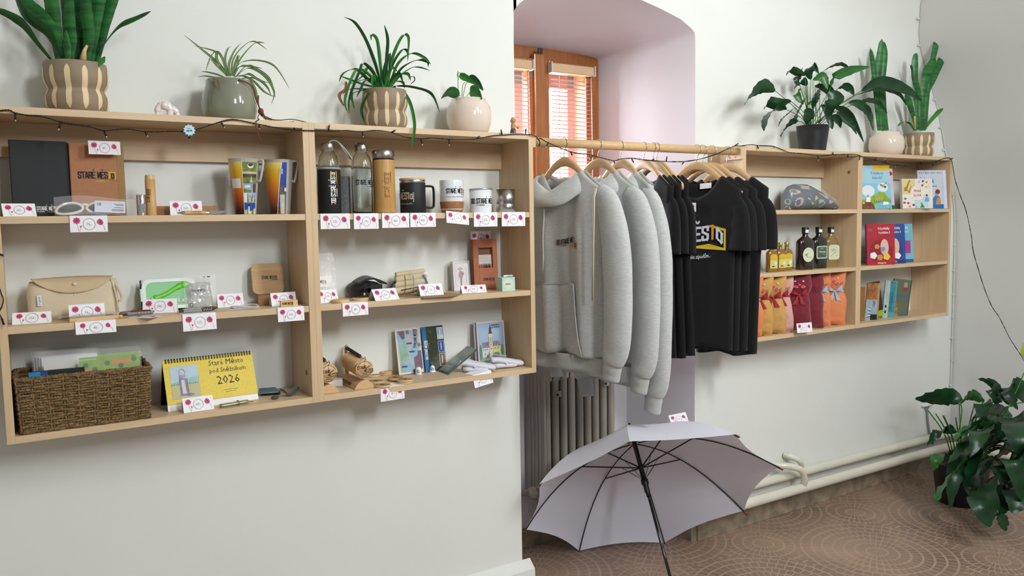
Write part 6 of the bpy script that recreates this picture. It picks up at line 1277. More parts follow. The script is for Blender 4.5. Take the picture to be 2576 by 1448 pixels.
# children's books
def book(w_, h, th, ma, label, x, y, z, rz, rx, deco, name='childrens_book', group=None, ry=0, wh='page_white'):
    t = thing(name, label, 'book', (x, y, z+th*abs(math.sin(R(rx)))+.0005), rz, group, rx, ry)
    m = MB(); m.box(0, w_, 0, .0015, 0, h, ma); m.box(0, w_, th-.0015, th, 0, h, ma); m.box(0, .002, 0, th, 0, h, ma); deco(m, FS()); m.build('cover', t)
    m = MB(); m.box(.002, w_-.002, .0015, th-.0015, .002, h-.002, mat('page_white', 'dedad2', .8)); m.build('pages', t)
    return t
SKY, LAWN, WAT, BRN = mat('book_sky', 'a3cfe0', .4, var=.06, scale=12, coat=.3), mat('book_lawn', '9cb92f', .4, var=.15, scale=40), mat('book_water', '7fbcd6', .4, var=.1, scale=40), mat('book_earth', '7d5540', .4, var=.2, scale=60)
def bk1(m, g):
    m.prect(g, .075, .170, .188, .212, mat('book_yellow_tab', 'e3b325', .4)); m.ptext(g, 'Grafie', .095, .195, .0, INK) if False else None
    m.ptext(g, 'Pohádkový', .098, .168, .0205, mat('book_slate_letters', '4c6a7c', .5), xs=.8, align='c'); m.ptext(g, 'kalendář', .098, .146, .0205, _M['book_slate_letters'], xs=.8, align='c')
    m.prect(g, 0, .170, 0, .125, mat('book_deep_sky', '86c3df', .4, var=.05, scale=20), .0004); m.pdisc(g, .042, .088, .036, mat('book_cloud', 'dce8ec', .5), .0006, 20, .028); m.pdisc(g, .125, .105, .030, _M['book_cloud'], .0006, 20, .022)
    m.pr(g, [(0, 0), (.16, 0), (.16, .045), (.13, .082), (.105, .085), (.075, .068), (.04, .052), (0, .045)], LAWN, .0008); m.pr(g, [(0, 0), (.075, 0), (.065, .028), (.03, .036), (0, .036)], BRN, .0010); m.pr(g, [(.07, 0), (.170, 0), (.170, .03), (.11, .036), (.08, .022)], WAT, .0010)
    m.pdisc(g, .10, .048, .020, mat('book_stone', 'b8a68e', .5), .0012, 18, .010); m.pdisc(g, .128, .112, .010, mat('bird_gold', 'c79a3a', .5), .0012, 12, .007); m.pr(g, [(.132, .118), (.150, .132), (.146, .124)], INK, .0013); m.pr(g, [(.110, .122), (.122, .117), (.114, .112)], INK, .0013); m.pr(g, [(.13, .108), (.148, .112), (.138, .100)], INK, .0013)
    m.pr(g, [(.025, .035), (.05, .034), (.052, .058), (.030, .058)], WHP, .0014); m.pdisc(g, .038, .064, .006, mat('book_skin', 'c98f60', .5), .0014); m.pr(g, [(.035, .034), (.055, .034), (.050, .012), (.04, .014)], mat('book_maroon', '6c3a33', .5), .0013); m.pdisc(g, .012, .030, .008, _M['book_yellow_tab'], .0013, 12, .005); m.pr(g, [(.12, .020), (.155, .022), (.15, .034), (.125, .036)], WHP, .0013)
    for k in range(10): a = .072+.010*k; m.pr(g, [(a, .030), (a+.004, .030), (a+.002+.004*math.sin(k), .060+.008*math.cos(k*2))], mat('book_grass', '3d7f35', .5), .0012)
book(.170, .212, .006, SKY, 'pale blue storybook titled Pohádkový kalendář on the far right top row', 2.712, .045, S1, -18, -7, bk1)
def bk2(m, g): m.pdisc(g, .078, .180, .030, mat('book_red_badge', 'b92a38', .4), .0004, 20, .012); m.ptext(g, 'XL', .048, .125, .045, mat('book_magenta', 'b62a6c', .4), xs=.7, bold=.04); m.prect(g, 0, .11, 0, .02, mat('book_green_strip', '2e6a35', .4)); m.pstroke(g, [(.045, .10), (.052, .06), (.066, .06), (.070, .085)], .008, ORA, .0005); m.pdisc(g, .04, .03, .014, YEL, .0006)
book(.110, .205, .006, mat('book_pale_pink', 'e0cdd6', .4, var=.04), 'white and pink children\'s book behind the blue storybook', 2.915, .090, S1, -10, -6, bk2)
def bk3(m, g):
    m.prect(g, 0, .075, .072, .148, mat('book_sand', 'dcd095', .4)); m.prect(g, .070, .150, .0, .070, mat('book_ice', 'bcd8e0', .4), .0002); m.pdisc(g, .088, .078, .038, WHP, .0006, 30); m.pdisc(g, .088, .078, .0365, mat('book_offwhite', 'e9e4dc', .4), .0008, 30)
    RR = mat('book_red_letters', 'c02f3e', .5); m.ptext(g, 'PRVNÍ', .088, .082, .0185, RR, .001, xs=.8, bold=.02, align='c'); m.ptext(g, 'SLOVA', .088, .060, .0185, RR, .001, xs=.8, bold=.02, align='c')
    GF = mat('giraffe_ochre', 'b98a3a', .5, var=.2, scale=200)
    for ox, oy, s in ((.012, .088, 1), (.034, .080, .6)): m.pr(g, [(ox, oy), (ox+.02*s, oy), (ox+.022*s, oy+.018*s), (ox+.034*s, oy+.048*s), (ox+.042*s, oy+.048*s), (ox+.034*s, oy+.056*s), (ox+.028*s, oy+.052*s), (ox+.014*s, oy+.024*s), (ox, oy+.016*s)], GF, .0005)
    for (a, b_), cc_ in zip(((.098, .135), (.122, .137), (.143, .132), (.118, .116), (.14, .108)), (FP, mat('brush_blue', '2f58a8', .5), ORA, mat('brush_green', '3d8a3c', .5), YEL)): m.pdisc(g, a, b_, .006, cc_, .0006); m.pstroke(g, [(a+.003, b_+.003), (a+.012, b_+.010)], .0016, cc_, .0006)
    for (a, b_), cc_ in zip(((.018, .050), (.012, .030), (.034, .028), (.042, .010), (.064, .018), (.078, .008)), (_M['brush_green'], RR, RR, ORA, NB, FP)): m.pdisc(g, a, b_, .008, cc_, .0006, 12, .005, 3, .15)
    m.pr(g, [(.10, .004), (.128, .004), (.114, .028)], _M['brush_green'], .0006); m.pdisc(g, .108, .026, .005, _M['book_skin'], .0007); m.pr(g, [(.128, .034), (.155, .034), (.153, .056), (.133, .056)], mat('blue_cloth_print', '63a8cc', .5), .0006); m.pdisc(g, .142, .064, .006, _M['book_skin'], .0007); m.pdisc(g, .142, .067, .0062, INK, .0008, 12, .004)
    m.prect(g, .158, .170, 0, .150, mat('book_white_spine', 'e6e2d8', .4), .0009)
book(.176, .150, .016, mat('book_offwhite', 'e9e4dc', .4), 'small white board book titled První slova with giraffe picture', 3.028, -.012+.045, S1, -20, -5, bk3)
def bk4(m, g):
    for k in range(12): m.pdisc(g, .016+.012*k, .186, .003, [INK, NB, ORA][k % 3], .0004, 8)
    m.ptext(g, 'ČEŠTINA', .010, .130, .036, mat('book_blue_letters', '2f7fb8', .5), xs=.62, bold=.02); m.ptext(g, 'SNADNĚ', .072, .112, .012, INK, xs=.9); m.prect(g, .05, .150, 0, .022, mat('book_blue_block', '1d6fb4', .4)); m.pr(g, [(.07, .02), (.135, .02), (.128, .06), (.105, .072), (.085, .05)], _M['book_blue_letters'], .0005); m.pr(g, [(.10, .022), (.135, .022), (.132, .055), (.112, .055)], mat('child_orange', 'c98f4a', .5), .0007); m.pdisc(g, .112, .080, .012, _M['book_skin'], .0007, 16, .015); m.pdisc(g, .117, .088, .014, _M['book_maroon'], .0008, 16, .012)
    m.prect(g, .152, .170, 0, .200, mat('book_lilac_edge', 'd5d8ee', .4), .0009)
book(.172, .200, .008, mat('book_pale_grey', 'c9cedb', .4, var=.02), 'pale grey language book with blue letters at the right end of the top row', 3.215, .060, S1, -20, -6, bk4)
def toy(m, g, cols, s=1):
    """plain cheerful blobs standing where the cover's cartoon was"""
    m.pdisc(g, .075, .06, .062, cols[0], .0003, 30, .062); m.pdisc(g, .095, .085, .022, mat('cover_glow', 'e3b9ae', .5), .0005, 20, .04)
    for k, (a, b_, r_) in enumerate(((.035, .045, .018), (.07, .035, .016), (.105, .038, .018), (.085, .075, .013), (.055, .088, .013))): m.pdisc(g, a, b_, r_, cols[1+k % (len(cols)-1)], .0006+.0002*k, 18, r_*.9, 5, .1)
RC, BC, CC = mat('cover_red', 'b5283c', .35, var=.1, scale=14, coat=.4), mat('cover_blue', '2e4f9a', .35, var=.1, scale=14, coat=.4), mat('cover_cyan', '6fbcd0', .35, var=.05, scale=14, coat=.4)
def bt(n_, strip, cols):
    def f(m, g):
        if cols: toy(m, g, cols)
        m.ptext(g, 'Od pohádky', .092, .172, .0165, WHP, .0006, xs=.76, bold=.02, align='c'); m.ptext(g, 'k pohádce %s' % n_, .096, .152, .0165, WHP, .0006, xs=.76, bold=.02, align='c'); m.prect(g, 0, .150, 0, .015, strip, .0007); m.ptext(g, 'ZAČÍNÁME ČÍST', .078, .004, .009, WHP, .0010, xs=.7, bold=.02, align='c'); m.pdisc(g, .022, .170, .014, mat('cover_badge', '8a5a66', .5), .0004, 14, .008)
        if not cols: m.prect(g, .095, .135, .045, .110, mat('cover_magenta_block', 'b53a92', .5, var=.1, scale=60)); m.prect(g, .090, .096, .110, .115, PURP)
    return f
book(.150, .200, .009, RC, 'red reader titled Od pohádky k pohádce 5 on the far right middle row', 2.778, .055, S2, -24, -5, bt('5', mat('strip_red', 'b81730', .4), [mat('cover_dark_red', '8c1a2c', .5), WHP, mat('cover_tan', 'c88a4a', .5), YEL, mat('cover_slate', '8294a4', .5), ORA]), group='readers of the fairy tale series')
book(.150, .198, .009, BC, 'blue reader number 4 half covered by the red one', 2.905, .075, S2, -22, -5, bt('4', mat('strip_navy', '22397a', .4), [mat('cover_dark_blue', '233c80', .5), YEL, mat('cover_brown', '7a4126', .5), WHP]), group='readers of the fairy tale series')
book(.150, .196, .009, CC, 'cyan reader number 3 behind the blue one', 3.020, .100, S2, -20, -5, bt('3', mat('strip_blue', '2f5a9c', .4), None), group='readers of the fairy tale series')
def bp_(m, g): m.pdisc(g, .055, .075, .030, mat('pink_blob', 'd98a94', .5), .0004, 20, .04); m.pstroke(g, [(.045, .055), (.06, .05), (.075, .058)], .003, INK, .0007); m.prect(g, .03, .09, .12, .16, mat('cover_olive', '8c8a3a', .5)); m.pr(g, [(.05, .01), (.075, .01), (.07, .035)], RC, .0006)
book(.11, .19, .006, mat('cover_peach', 'c98a80', .5, var=.1, scale=20), 'pinkish picture book standing sideways at the left end of the far right middle row', 2.655, .155, S2, -62, -3, bp_)
SB = 'thin books leaning in the bottom right row'
def spine(txt, col, y0=.03, size=.012, x=.006):
    return lambda m, g: m.ptext(g, txt, x+.009, y0, size, col, .0006, xs=1.0, bold=.02, rot=R(90))
def bookend(x, y, w_, h, th, ma, label, rz, ry, deco):
    t = thing('paperback', label, 'book', (x, y, S3+.0008+max(0, -math.sin(R(ry)))*w_), rz, SB, 0, ry); m = MB(); m.box(0, w_, 0, .001, 0, h, ma); m.box(0, w_, th-.001, th, 0, h, ma); m.box(0, .0012, 0, th, 0, h, ma); deco(m, FS()); m.build('cover', t); m = MB(); m.box(.0015, w_-.001, .001, th-.001, .001, h-.001, _M['page_white']); m.build('pages', t)
KZ = mat('crossword_yellow', 'c9b958', .5, var=.08, scale=10); 
bookend(2.668, .080, .05, .168, .006, KZ, 'yellow crossword booklet lettered Křížovky at the far left', -12, 0, lambda m, g: (m.ptext(g, 'KŘÍŽOVKY', .047, .02, .016, mat('olive_letters', '5b5b34', .6), .0006, xs=1.1, rot=R(90), bold=.02), m.prect(g, .034, .05, .0, .168, mat('pale_yellow_band', 'ddd6a3', .5), .0003)))
bookend(2.712, .068, .012, .168, .02, mat('pale_lilac_spine', 'c9c4d0', .5), 'thin pale lilac spine right of the yellow booklet', -12, 0, lambda m, g: None)
bookend(2.732, .070, .044, .168, .006, mat('brown_cover', '94683f', .6, var=.08, scale=30), 'brown booklet with green upright title Hrátek', -14, 0, lambda m, g: m.ptext(g, 'HRÁTEK', .036, .02, .020, mat('green_letters', '5f7a2a', .6), .0006, rot=R(90), bold=.02))
def zb(m, g): m.prect(g, 0, .06, .105, .185, mat('parrot_orange', 'b5743a', .5, var=.3, scale=50)); m.prect(g, 0, .065, 0, .10, mat('ice_blue_print', '9fb9c4', .5, var=.15, scale=40), .0002); [m.pr(g, [(.0+.002*k, .010+.010*k), (.03, .016+.007*k), (.028, .020+.007*k)], WHP if k % 2 else INK, .0005) for k in range(7)]; m.pr(g, [(.03, 0), (.07, 0), (.068, .03), (.03, .03)], INK, .0006); m.ptext(g, 'Chyť', .052, .06, .018, NB, .0006, rot=R(90), bold=.02)
bookend(2.792, .072, .075, .185, .005, mat('cover_sand', 'b29268', .5, var=.1, scale=30), 'booklet with orange parrot and zebra pattern, slightly bowed', -18, 4, zb)
bookend(2.880, .080, .05, .176, .006, mat('cover_dark_brown', '4a2a22', .5, var=.15, scale=20), 'dark brown and yellow booklet with pages showing', -30, -8, lambda m, g: (m.prect(g, 0, .012, 0, .17, YEL), m.prect(g, .012, .05, .0, .03, LAWN)))
def tb(m, g): m.prect(g, .0, .03, 0, .19, mat('pale_snow_print', 'b8cbc8', .5, var=.15, scale=40)); m.prect(g, .022, .062, .03, .185, mat('teal_print', '3f8f96', .5, var=.15, scale=40), .0002); m.ptext(g, 'TUČŇÁCI', .050, .045, .018, NB, .0006, rot=R(90), bold=.02, xs=1.1); [m.pdisc(g, .014, .03+.028*k, .006, PHOTO[5], .0005, 10, .008) for k in range(2)]
bookend(2.945, .078, .070, .190, .005, mat('cover_teal', '5f9aa0', .5, var=.1, scale=20), 'teal booklet with white penguins leaning right', -20, 5, tb)
def fb(m, g): m.prect(g, 0, .10, 0, .195, mat('mixed_forest_print', '4a6472', .5, var=.5, scale=24, col2='6b6a34')); m.pdisc(g, .070, .145, .018, mat('toadstool_red', '9c4a48', .5, var=.2, scale=60), .0006, 16, .014); m.prect(g, .060, .082, .155, .180, mat('beige_tag', 'a98f78', .6), .0008); m.pr(g, [(.01, 0), (.05, .0), (.03, .08), (.015, .11)], mat('ochre_print', 'b98f3a', .5, var=.3, scale=60), .0005)
bookend(3.020, .085, .105, .195, .006, mat('cover_dark_green', '2c3f36', .5, var=.2, scale=20), 'dark forest booklet with reddish shape, rightmost leaning', -20, 7, fb)

# ================================================================ hangers, hoodies and shirts on the rail
HW = mat('pale_hanger_wood', 'd0ac7f', .45, var=.07, scale=10, stretch=(3, 14, 14)); RY, RZ = .035, 1.714
HC = (RZ-.072)
def rail_item(name, label, cat_, xh, th, group, z=RZ):
    t = thing(name, label, cat_, (xh, RY, z), rz=th-90, group=group); return t
def hanger(xh, th, label):
    hl = {1.322: .155, 1.369: .145, 1.387: .14, 1.603: .168, 1.636: .168, 1.687: .168, 1.777: .158, 1.205: .155, 1.099: .18}.get(xh, .19)
    t = rail_item('wooden_hanger', label, 'hanger', xh, th, 'wooden hangers on the rail')
    m = MB(); arc = [V((-.0205*math.cos(a), 0, .0205*math.sin(a))) for a in [R(-30+12*i) for i in range(18)]]
    arc = [V((.0195*math.cos(R(a)), 0, .0195*math.sin(R(a)))) for a in range(200, -61, -12)]+[V((.004, 0, -.024)), V((0, 0, -.034)), V((0, 0, -.055))]
    m.tube(arc, .0014, CHROME, 6); m.build('hook', t)
    m = MB(); top = lambda s: -.048-.112*(1-math.cos(math.pi*min(1, abs(s)/.24)))*.5-.25*abs(s)*.25 ; P = []
    n_ = 28; rings = []
    for i in range(n_+1):
        s = -hl+2*hl*i/n_; zt = interp([(0, -.048), (.02, -.050), (.05, -.065), (.08, -.090), (.11, -.120), (.15, -.150), (.19, -.178), (.223, -.200)], abs(s)); hh = .036*(1-.35*min(1, abs(s)/.22)); zc = zt-hh*.5; bow = -.004*(s/.222)**2
        rings.append([V((s, bow+.007*math.cos(a), zc+hh*.5*math.sin(a))) for a in [2*math.pi*j/10 for j in range(10)]])
    m.loft(rings, HW); m.build('shoulder_bar', t)
HOOD = mat('heather_grey_fleece', 'c9cbca', .95, var=.09, scale=60, stretch=(1, 1, 5), sheen=.35, bump=.5, bscale=350)
RIB = mat('ribbed_grey_cuff', 'bfc1c0', .95, var=.07, scale=200, stretch=(6, 6, 1), sheen=.3, bump=.6, bscale=300); SEAM = mat('pale_seam', 'c3c4c2', .9)
JERS = mat('black_cotton_jersey', '08080a', .9, var=.25, scale=30, sheen=.12, bump=.3, bscale=300)
HT = [(0, -.048), (.02, -.050), (.05, -.065), (.08, -.090), (.11, -.120), (.15, -.150), (.19, -.178), (.223, -.200), (.26, -.24)]
def body(t, ma, hw0, hw1, zt, zs, zh, D, neck=.085, nf=.07, nb=.02, fold=.012, ph=0, name='body', hem=None, nx=44, nz=40):
    """front (-Y) and back sheets; zs shoulder-neck height, zt shoulder tip, zh hem, all relative to the rail"""
    def top(s, fr):
        a = abs(s)
        if a < neck: return interp(HT, neck)+.007-(nf if fr else nb)*(1-(a/neck)**2)
        return interp(HT, a)+.007
    def sf(u, v, fr):
        k = 2*u-1; s0 = k*hw0; tp = top(s0, fr); z = zh+(tp-zh)*v; hw = interp([(zh, hw1), (zt-.25, (hw1+hw0*.9)/2), (zt-.12, hw0*.90), (zt, hw0), (zs, hw0)], z); s = k*hw
        e = (1-abs(k)**2.6)**.5 if abs(k) < 1 else 0; dn = (1-v)
        fl = fold*e*dn**.7*(math.sin(k*7.5+ph)+.5*math.sin(k*15+ph*2+3*v)); b0 = .0115*min(1, (1-abs(k))*12); y = (-max(b0, D*e*(.35+.65*min(1, dn*3))) + fl) if fr else (max(b0, D*e*(.35+.65*min(1, dn*3)))+fl*.6)
        return V((s, y, z+.006*math.sin(k*5+ph)*dn))
    m = MB(); m.grid(lambda u, v: sf(u, v, True), nx, nz, ma); m.grid(lambda u, v: sf(u, v, False), nx, nz, ma); m.build(name, t, solid=.002)
    return lambda a, b_, hh: sf((a/interp([(zh, hw1), (zt-.25, (hw1+hw0*.9)/2), (zt-.12, hw0*.90), (zt, hw0)], b_)+1)/2, (b_-zh)/(top(a, True)-zh), True)+V((0, -hh*3-.0012, 0))
def sleeve(t, ma, pts, name='sleeve', n=20, cuff=None):
    """pts: (s, y, z, half width, half depth)"""
    P = spline([V(p[:3]) for p in pts], 5); rw = spline([V((p[3], p[4], 0)) for p in pts], 5); rings = []
    for i, p in enumerate(P):
        d = (P[min(i+1, len(P)-1)]-P[max(i-1, 0)]).normalized(); sd = V((0, 1, 0)).cross(d).normalized()
        if sd.x < 0: sd = -sd
        fl = 1+.05*math.sin(i*1.7); rings.append([p+sd*(rw[i].x*math.cos(a))+V((0, 1, 0))*(rw[i].y*fl*math.sin(a)) for a in [2*math.pi*j/n for j in range(n)]])
    m = MB(); m.loft(rings, ma); o = m.build(name, t)
    return o
def hoodie(xh, th, label, L, S, logo_on, ph, hw=.225, cord=False):
    t = rail_item('hooded_sweatshirt', label, 'sweatshirt', xh, th, 'heather grey hooded sweatshirts on the rail')
    zh = -L; g = body(t, HOOD, hw, .205, -.192, -.108, zh+.058, .040, neck=.095, nf=.095, nb=.03, fold=.016, ph=ph)
    m = MB(); rings = []
    for v in (0, .3, .7, 1):
        rings.append([V(((.200+.004*math.sin(v*3))*math.cos(a), (.040+.012*math.sin(math.cos(a)*7.5+ph))*math.sin(a)*1.05, zh+.058*v+.004*math.sin(math.cos(a)*5+ph))) for a in [2*math.pi*j/40 for j in range(40)]])
    m.loft(rings, RIB, cap=False); m.build('waistband', t, solid=.002)
    for sg in (1, -1):
        k = S; sleeve(t, HOOD, [(sg*(hw-.055), 0, -.185, .035, .020), (sg*(hw-.01), -.004, -.225, .048, .028), (sg*(hw+.03), -.012, -.36, .058, .034), (sg*(hw+.042), -.016, -.55, .058, .034), (sg*(hw+.038), -.020, -.70*k, .054, .032), (sg*(hw+.020), -.02, -.765*k, .040, .030)])
        sleeve(t, RIB, [(sg*(hw+.022), -.02, -.757*k, .038, .028), (sg*(hw+.016), -.02, -.79*k, .036, .026), (sg*(hw+.010), -.02, -.825*k, .034, .024)], 'cuff')
    # hood: a slumped ring of cloth round the hanger neck
    m = MB(); n_ = 40; rings = []
    for i in range(n_):
        a = 2*math.pi*i/n_; c_, s_ = math.cos(a), math.sin(a); fr = max(0, -s_)
        cx = (.104+.012*abs(c_))*c_-.030; cy = .052*s_-.010; zz = -.146-.052*fr**1.5-.010*max(0, s_)
        nr = V((c_, s_*.7, 0)).normalized(); w1 = .036+.006*abs(c_); w2 = .020+.005*math.sin(3*a+ph)
        rings.append([V((cx, cy, zz))+nr*(w2*math.cos(b_)+.016*(-math.sin(b_)))+V((0, 0, w1*math.sin(b_)*(.9+.1*math.sin(5*a)))) for b_ in [2*math.pi*j/14 for j in range(14)]])
    m.loft(rings, HOOD, closed=True); m.build('hood', t)
    m = MB(); m.grid(lambda u, v: V((.09*(2*u-1), .050+.02*v-.02*(2*u-1)**2, -.128-.07*v)), 14, 6, mat('white_hood_lining', 'c9ccd2', .9)); m.build('lining', t, solid=.002)
    if ph < 1:
        m = MB(); m.grid(lambda u, v: g(-.03+(.120+.045*(1-v)**1.6)*(2*u-1), zh+.062+.245*v, .0022), 16, 10, HOOD); m.build('front_pocket', t, solid=.002)
        m = MB()
        for sg in (1, -1): m.tube([g(-.03+sg*(.122+.045*(1-v)**1.6), zh+.064+.243*v, .0034) for v in [i/12 for i in range(13)]], .0016, SEAM, 5)
        m.tube([g(-.03+.122*(2*q/12-1), zh+.308, .0034) for q in range(13)], .0013, SEAM, 5); m.build('pocket_seam', t)
        for sg, l in ((1, .25), (-1, .20)):
            m = MB(); x0 = -.080+sg*.050; z0 = -.215 if sg > 0 else -.175; m.tube([V((x0+.002*math.sin(i), -.074-.001*i, z0-l*i/10)) for i in range(11)], [.003]*9+[.0022, .001], HOOD, 6, flat=.7); m.ball((x0, -.074, z0+.004), .0042, mat('dark_eyelet', '3a3b3d', .3, metal=.8), 8); m.build('drawstring', t)
    if logo_on: m = MB(); m.logo(g, -.012, -.364, .0200, INK, mat('logo_orange', 'd98c52', .7), _M['logo_orange'], _M['logo_orange'], n700=True, h=.0012); m.build('printed_logo', t)
    if cord: m = MB(); [m.tube([V((.186+.006*q, -.036, -.17)), V((.190+.006*q, -.052, -.20)), V((.190+.006*q, -.058, -.36)), V((.188+.006*q, -.060, -.55))], .0022, mat('cream_cord', 'd8cfba', .8), 6) for q in (0, 1)]; m.build('hanging_cord', t)
    return t
hanger(.943, 9, 'wooden hanger farthest left on the rail, inside the first grey hoodie'); hanger(1.099, 9, 'wooden hanger of the second grey hoodie'); hanger(1.205, 4, 'wooden hanger of the third grey hoodie')
hoodie(.943, 9, 'heather grey hooded sweatshirt farthest left, with full chest logo and front pocket', .812, 1.0, True, .4, cord=True)
hoodie(1.099, 9, 'middle heather grey hooded sweatshirt, only one sleeve and logo end showing', .86, 1.08, True, 1.9, .195)
hoodie(1.205, 4, 'third heather grey hooded sweatshirt with the longest hanging sleeve', .90, 1.19, False, 3.1, .170)
def tshirt(xh, th, label, L, ph, hw=.215, front_=False, hwb=.185, fold=.008):
    t = rail_item('t_shirt', label, 'shirt', xh, th, 'black short-sleeved shirts on the rail')
    g = body(t, JERS, hw, hwb, -.186, -.110, -L, .014, neck=.105, nf=.085, nb=.030, fold=fold, ph=ph)
    for sg in (1, -1): sleeve(t, JERS, [(sg*(hw-.05), 0, -.20, .035, .012), (sg*(hw-.012), 0, -.245, .038, .014), (sg*(hw-.004), -.002, -.32, .042, .017), (sg*(hw-.006), -.004, -.405, .046, .021)])
    if front_:
        m = MB(); m.logo(g, -.262, -.412, .070, WHP, ORA, YEL, n700=False, h=.0012, first=6, sub=False) if False else m.logo(g, -.034, -.372, .066, mat('shirt_print_white', 'd9dde4', .7), mat('shirt_orange', 'dd9a22', .7), mat('shirt_yellow', 'dcbc24', .7), n700=False, h=.0018, first=6, sub=False, wf=1.12, sw=.15); m.ptext(g, 'k večerním západům...', -.070, -.440, .0225, _M['shirt_print_white'], .0014, xs=.66, shear=.25, bold=.02)
        m.build('print', t)
        m = MB(); m.slab((.012, .004, -.158), (1, 0, .05), (0, .1, 1), .048, .022, .0008, WHITE); m.build('neck_label', t)
    return t
for xh, th, l in ((1.322, -3, 'wooden hanger of the first black shirt, beside the last hoodie'), (1.369, -2, 'wooden hanger of the second black shirt'), (1.387, 2, 'wooden hanger of the third black shirt, close behind the second'), (1.603, 24, 'wooden hanger of the black shirt with yellow print'), (1.636, 24, 'wooden hanger close behind the one with the printed shirt'),
                  (1.687, 24, 'second wooden hanger from the right end of the rail'), (1.777, 24, 'wooden hanger farthest right on the rail')): hanger(xh, th, l)
tshirt(1.322, -3, 'black shirt next to the last hoodie, only its sleeve showing', .79, .5, .172)
tshirt(1.369, -2, 'second black shirt from the hoodies, sleeve tip showing', .80, 1.5, .160)
tshirt(1.410, 0, 'third black shirt from the hoodies, in front of the printed one', .80, 2.5, .150)
tshirt(1.603, 24, 'black shirt with yellow and white printed town name', .80, .2, .182, True, .15, fold=.003)
tshirt(1.640, 24, 'black shirt right behind the printed one', .81, 1.1, .184, hwb=.15)
tshirt(1.690, 24, 'black shirt, second from the right end of the rail', .82, 2.0, .186, hwb=.15)
tshirt(1.777, 24, 'black shirt farthest right, with sleeve in front of the cat cushions shelf', .845, 2.8, .172, hwb=.13)
p = at(1732, 521, x=1.585); card('stand', '250,-', (1.572, .088, 1.465), 'price card pinned to the neckline of the printed black shirt', -78, .068, .036, rx=0)
# ================================================================ radiator
ENAM = mat('grey_beige_enamel', 'a39c90', .45, var=.04, scale=5); ENAMD = mat('grey_enamel_shade', '9a9388', .5, var=.04)
RX0, RX1, RY0, RY1, RZ0, RZ1 = 1.108, 1.500, .420, .560, .22, .84
t = thing('radiator', 'tall beige cast column radiator in the recess behind the hoodies', 'radiator', (RX0, RY0, RZ0))
ns = 9; p_ = (RX1-RX0)/ns; Hh = RZ1-RZ0
for k in range(ns):
    m = MB(); x0 = k*p_
    def sec(d0, d1, wx):
        rings = []
        for z, q in ((.02, .55), (.035, .9), (.06, 1), (Hh-.08, 1), (Hh-.05, .95), (Hh-.03, .6)):
            rings.append([V((x0+p_/2+wx*q*math.cos(a), (d0+d1)/2+(d1-d0)/2*math.sin(a), z)) for a in [2*math.pi*j/14 for j in range(14)]])
        m.loft(rings, ENAM)
    sec(0, .042, p_*.36); sec(.05, .09, p_*.34); sec(.098, .14, p_*.36)
    for z0, z1 in ((0, .075), (Hh-.085, Hh)):
        pr_ = [(0, z0+.012), (.012, z0), (.128, z0), (.14, z0+.012), (.14, z1-.02), (.12, z1), (.02, z1), (0, z1-.02)]
        m.loft([[V((x0+p_*a, yy if abs(yy-.07) < 1 else 0, zz)) for yy, zz in pr_] for a in (.08, .92)], ENAM, smooth=False)
    m.box(x0+p_*.44, x0+p_*.56, .01, .13, .03, Hh-.03, ENAMD); m.build('radiator_section', t, bevel=.003)
m = MB(); m.box(-.006, .004, -.002, .142, .01, Hh-.002, ENAM)
for y in (.03, .055, .085, .11): m.box(-.009, -.006, y-.006, y+.006, .06, Hh-.06, ENAM)
m.build('end_plate', t, bevel=.004)
m = MB(); m.X = Matrix.Translation((-.004, .085, .045)) @ Matrix.Rotation(R(-90), 4, 'Y'); m.lathe([(.0001, .03), (.012, .03), (.016, .022), (.024, .020), (.027, .006), (.03, 0)], mat('cream_enamel_valve', 'cfc7b5', .4), 8, smooth=False); m.build('plug', t, bevel=.002)
for a, z in ((1, .47), (7, .485)):
    m = MB(); x = p_*(a+.55); m.box(x-.014, x+.016, -.006, .0, z, z+.026, mat('clear_plastic_clip', 'b5afa5', .15, alpha=.75)); m.ball((x-.006, -.006, z+.012), .006, BLACK, 8); m.build('clip', t, bevel=.001)
m = MB(); m.tube([(-.10, .10, .045), (-.02, .10, .045), (.01, .09, .045)], .013, ENAM, 12); m.build('inlet_pipe', t)

# ================================================================ heating pipes
PIPE = mat('cream_gloss_paint', 'dedacb', .3, var=.03, scale=8, coat=.3)
t = thing('heating_pipe', 'cream painted lower heating pipe running along the right wall base', 'pipe', (1.79, .12, .135), group='heating pipes along the wall')
L0 = V((1.79, .12, .135))
m = MB(); m.tube([V(p)-L0 for p in spline([(1.775, .45, .135), (1.775, .16, .135), (1.80, .125, .135), (2.1, .120, .140), (3.4, .112, .134), (3.60, .108, .132), (3.70, .098, .130), (3.745, .04, .128), (3.75, -.2, .126), (3.75, -3, .12)], 6)], .024, PIPE, 16); m.build('run', t)
m = MB(); m.tube([V(p)-L0 for p in spline([(2.395, .118, .142), (2.392, .105, .175), (2.365, .100, .232), (2.31, .12, .258), (2.255, .165, .262), (2.24, .195, .262)], 6)], .016, PIPE, 14); m.lathe([(.0001, 0), (.024, 0), (.024, .012), (.018, .016)], PIPE, 16, c=(2.395-1.79, .0)); m.build('branch', t)
t = thing('heating_pipe', 'cream painted upper heating pipe behind the lower one on the right wall', 'pipe', (1.79, .172, .19), group='heating pipes along the wall'); L1 = V((1.79, .172, .19))
m = MB(); m.tube([V(p)-L1 for p in spline([(1.80, .174, .19), (2.1, .174, .192), (3.45, .170, .182), (3.64, .165, .182), (3.76, .14, .184), (3.785, .05, .182), (3.787, -.2, .18), (3.787, -3, .17)], 6)], .022, PIPE, 16); m.build('run', t)
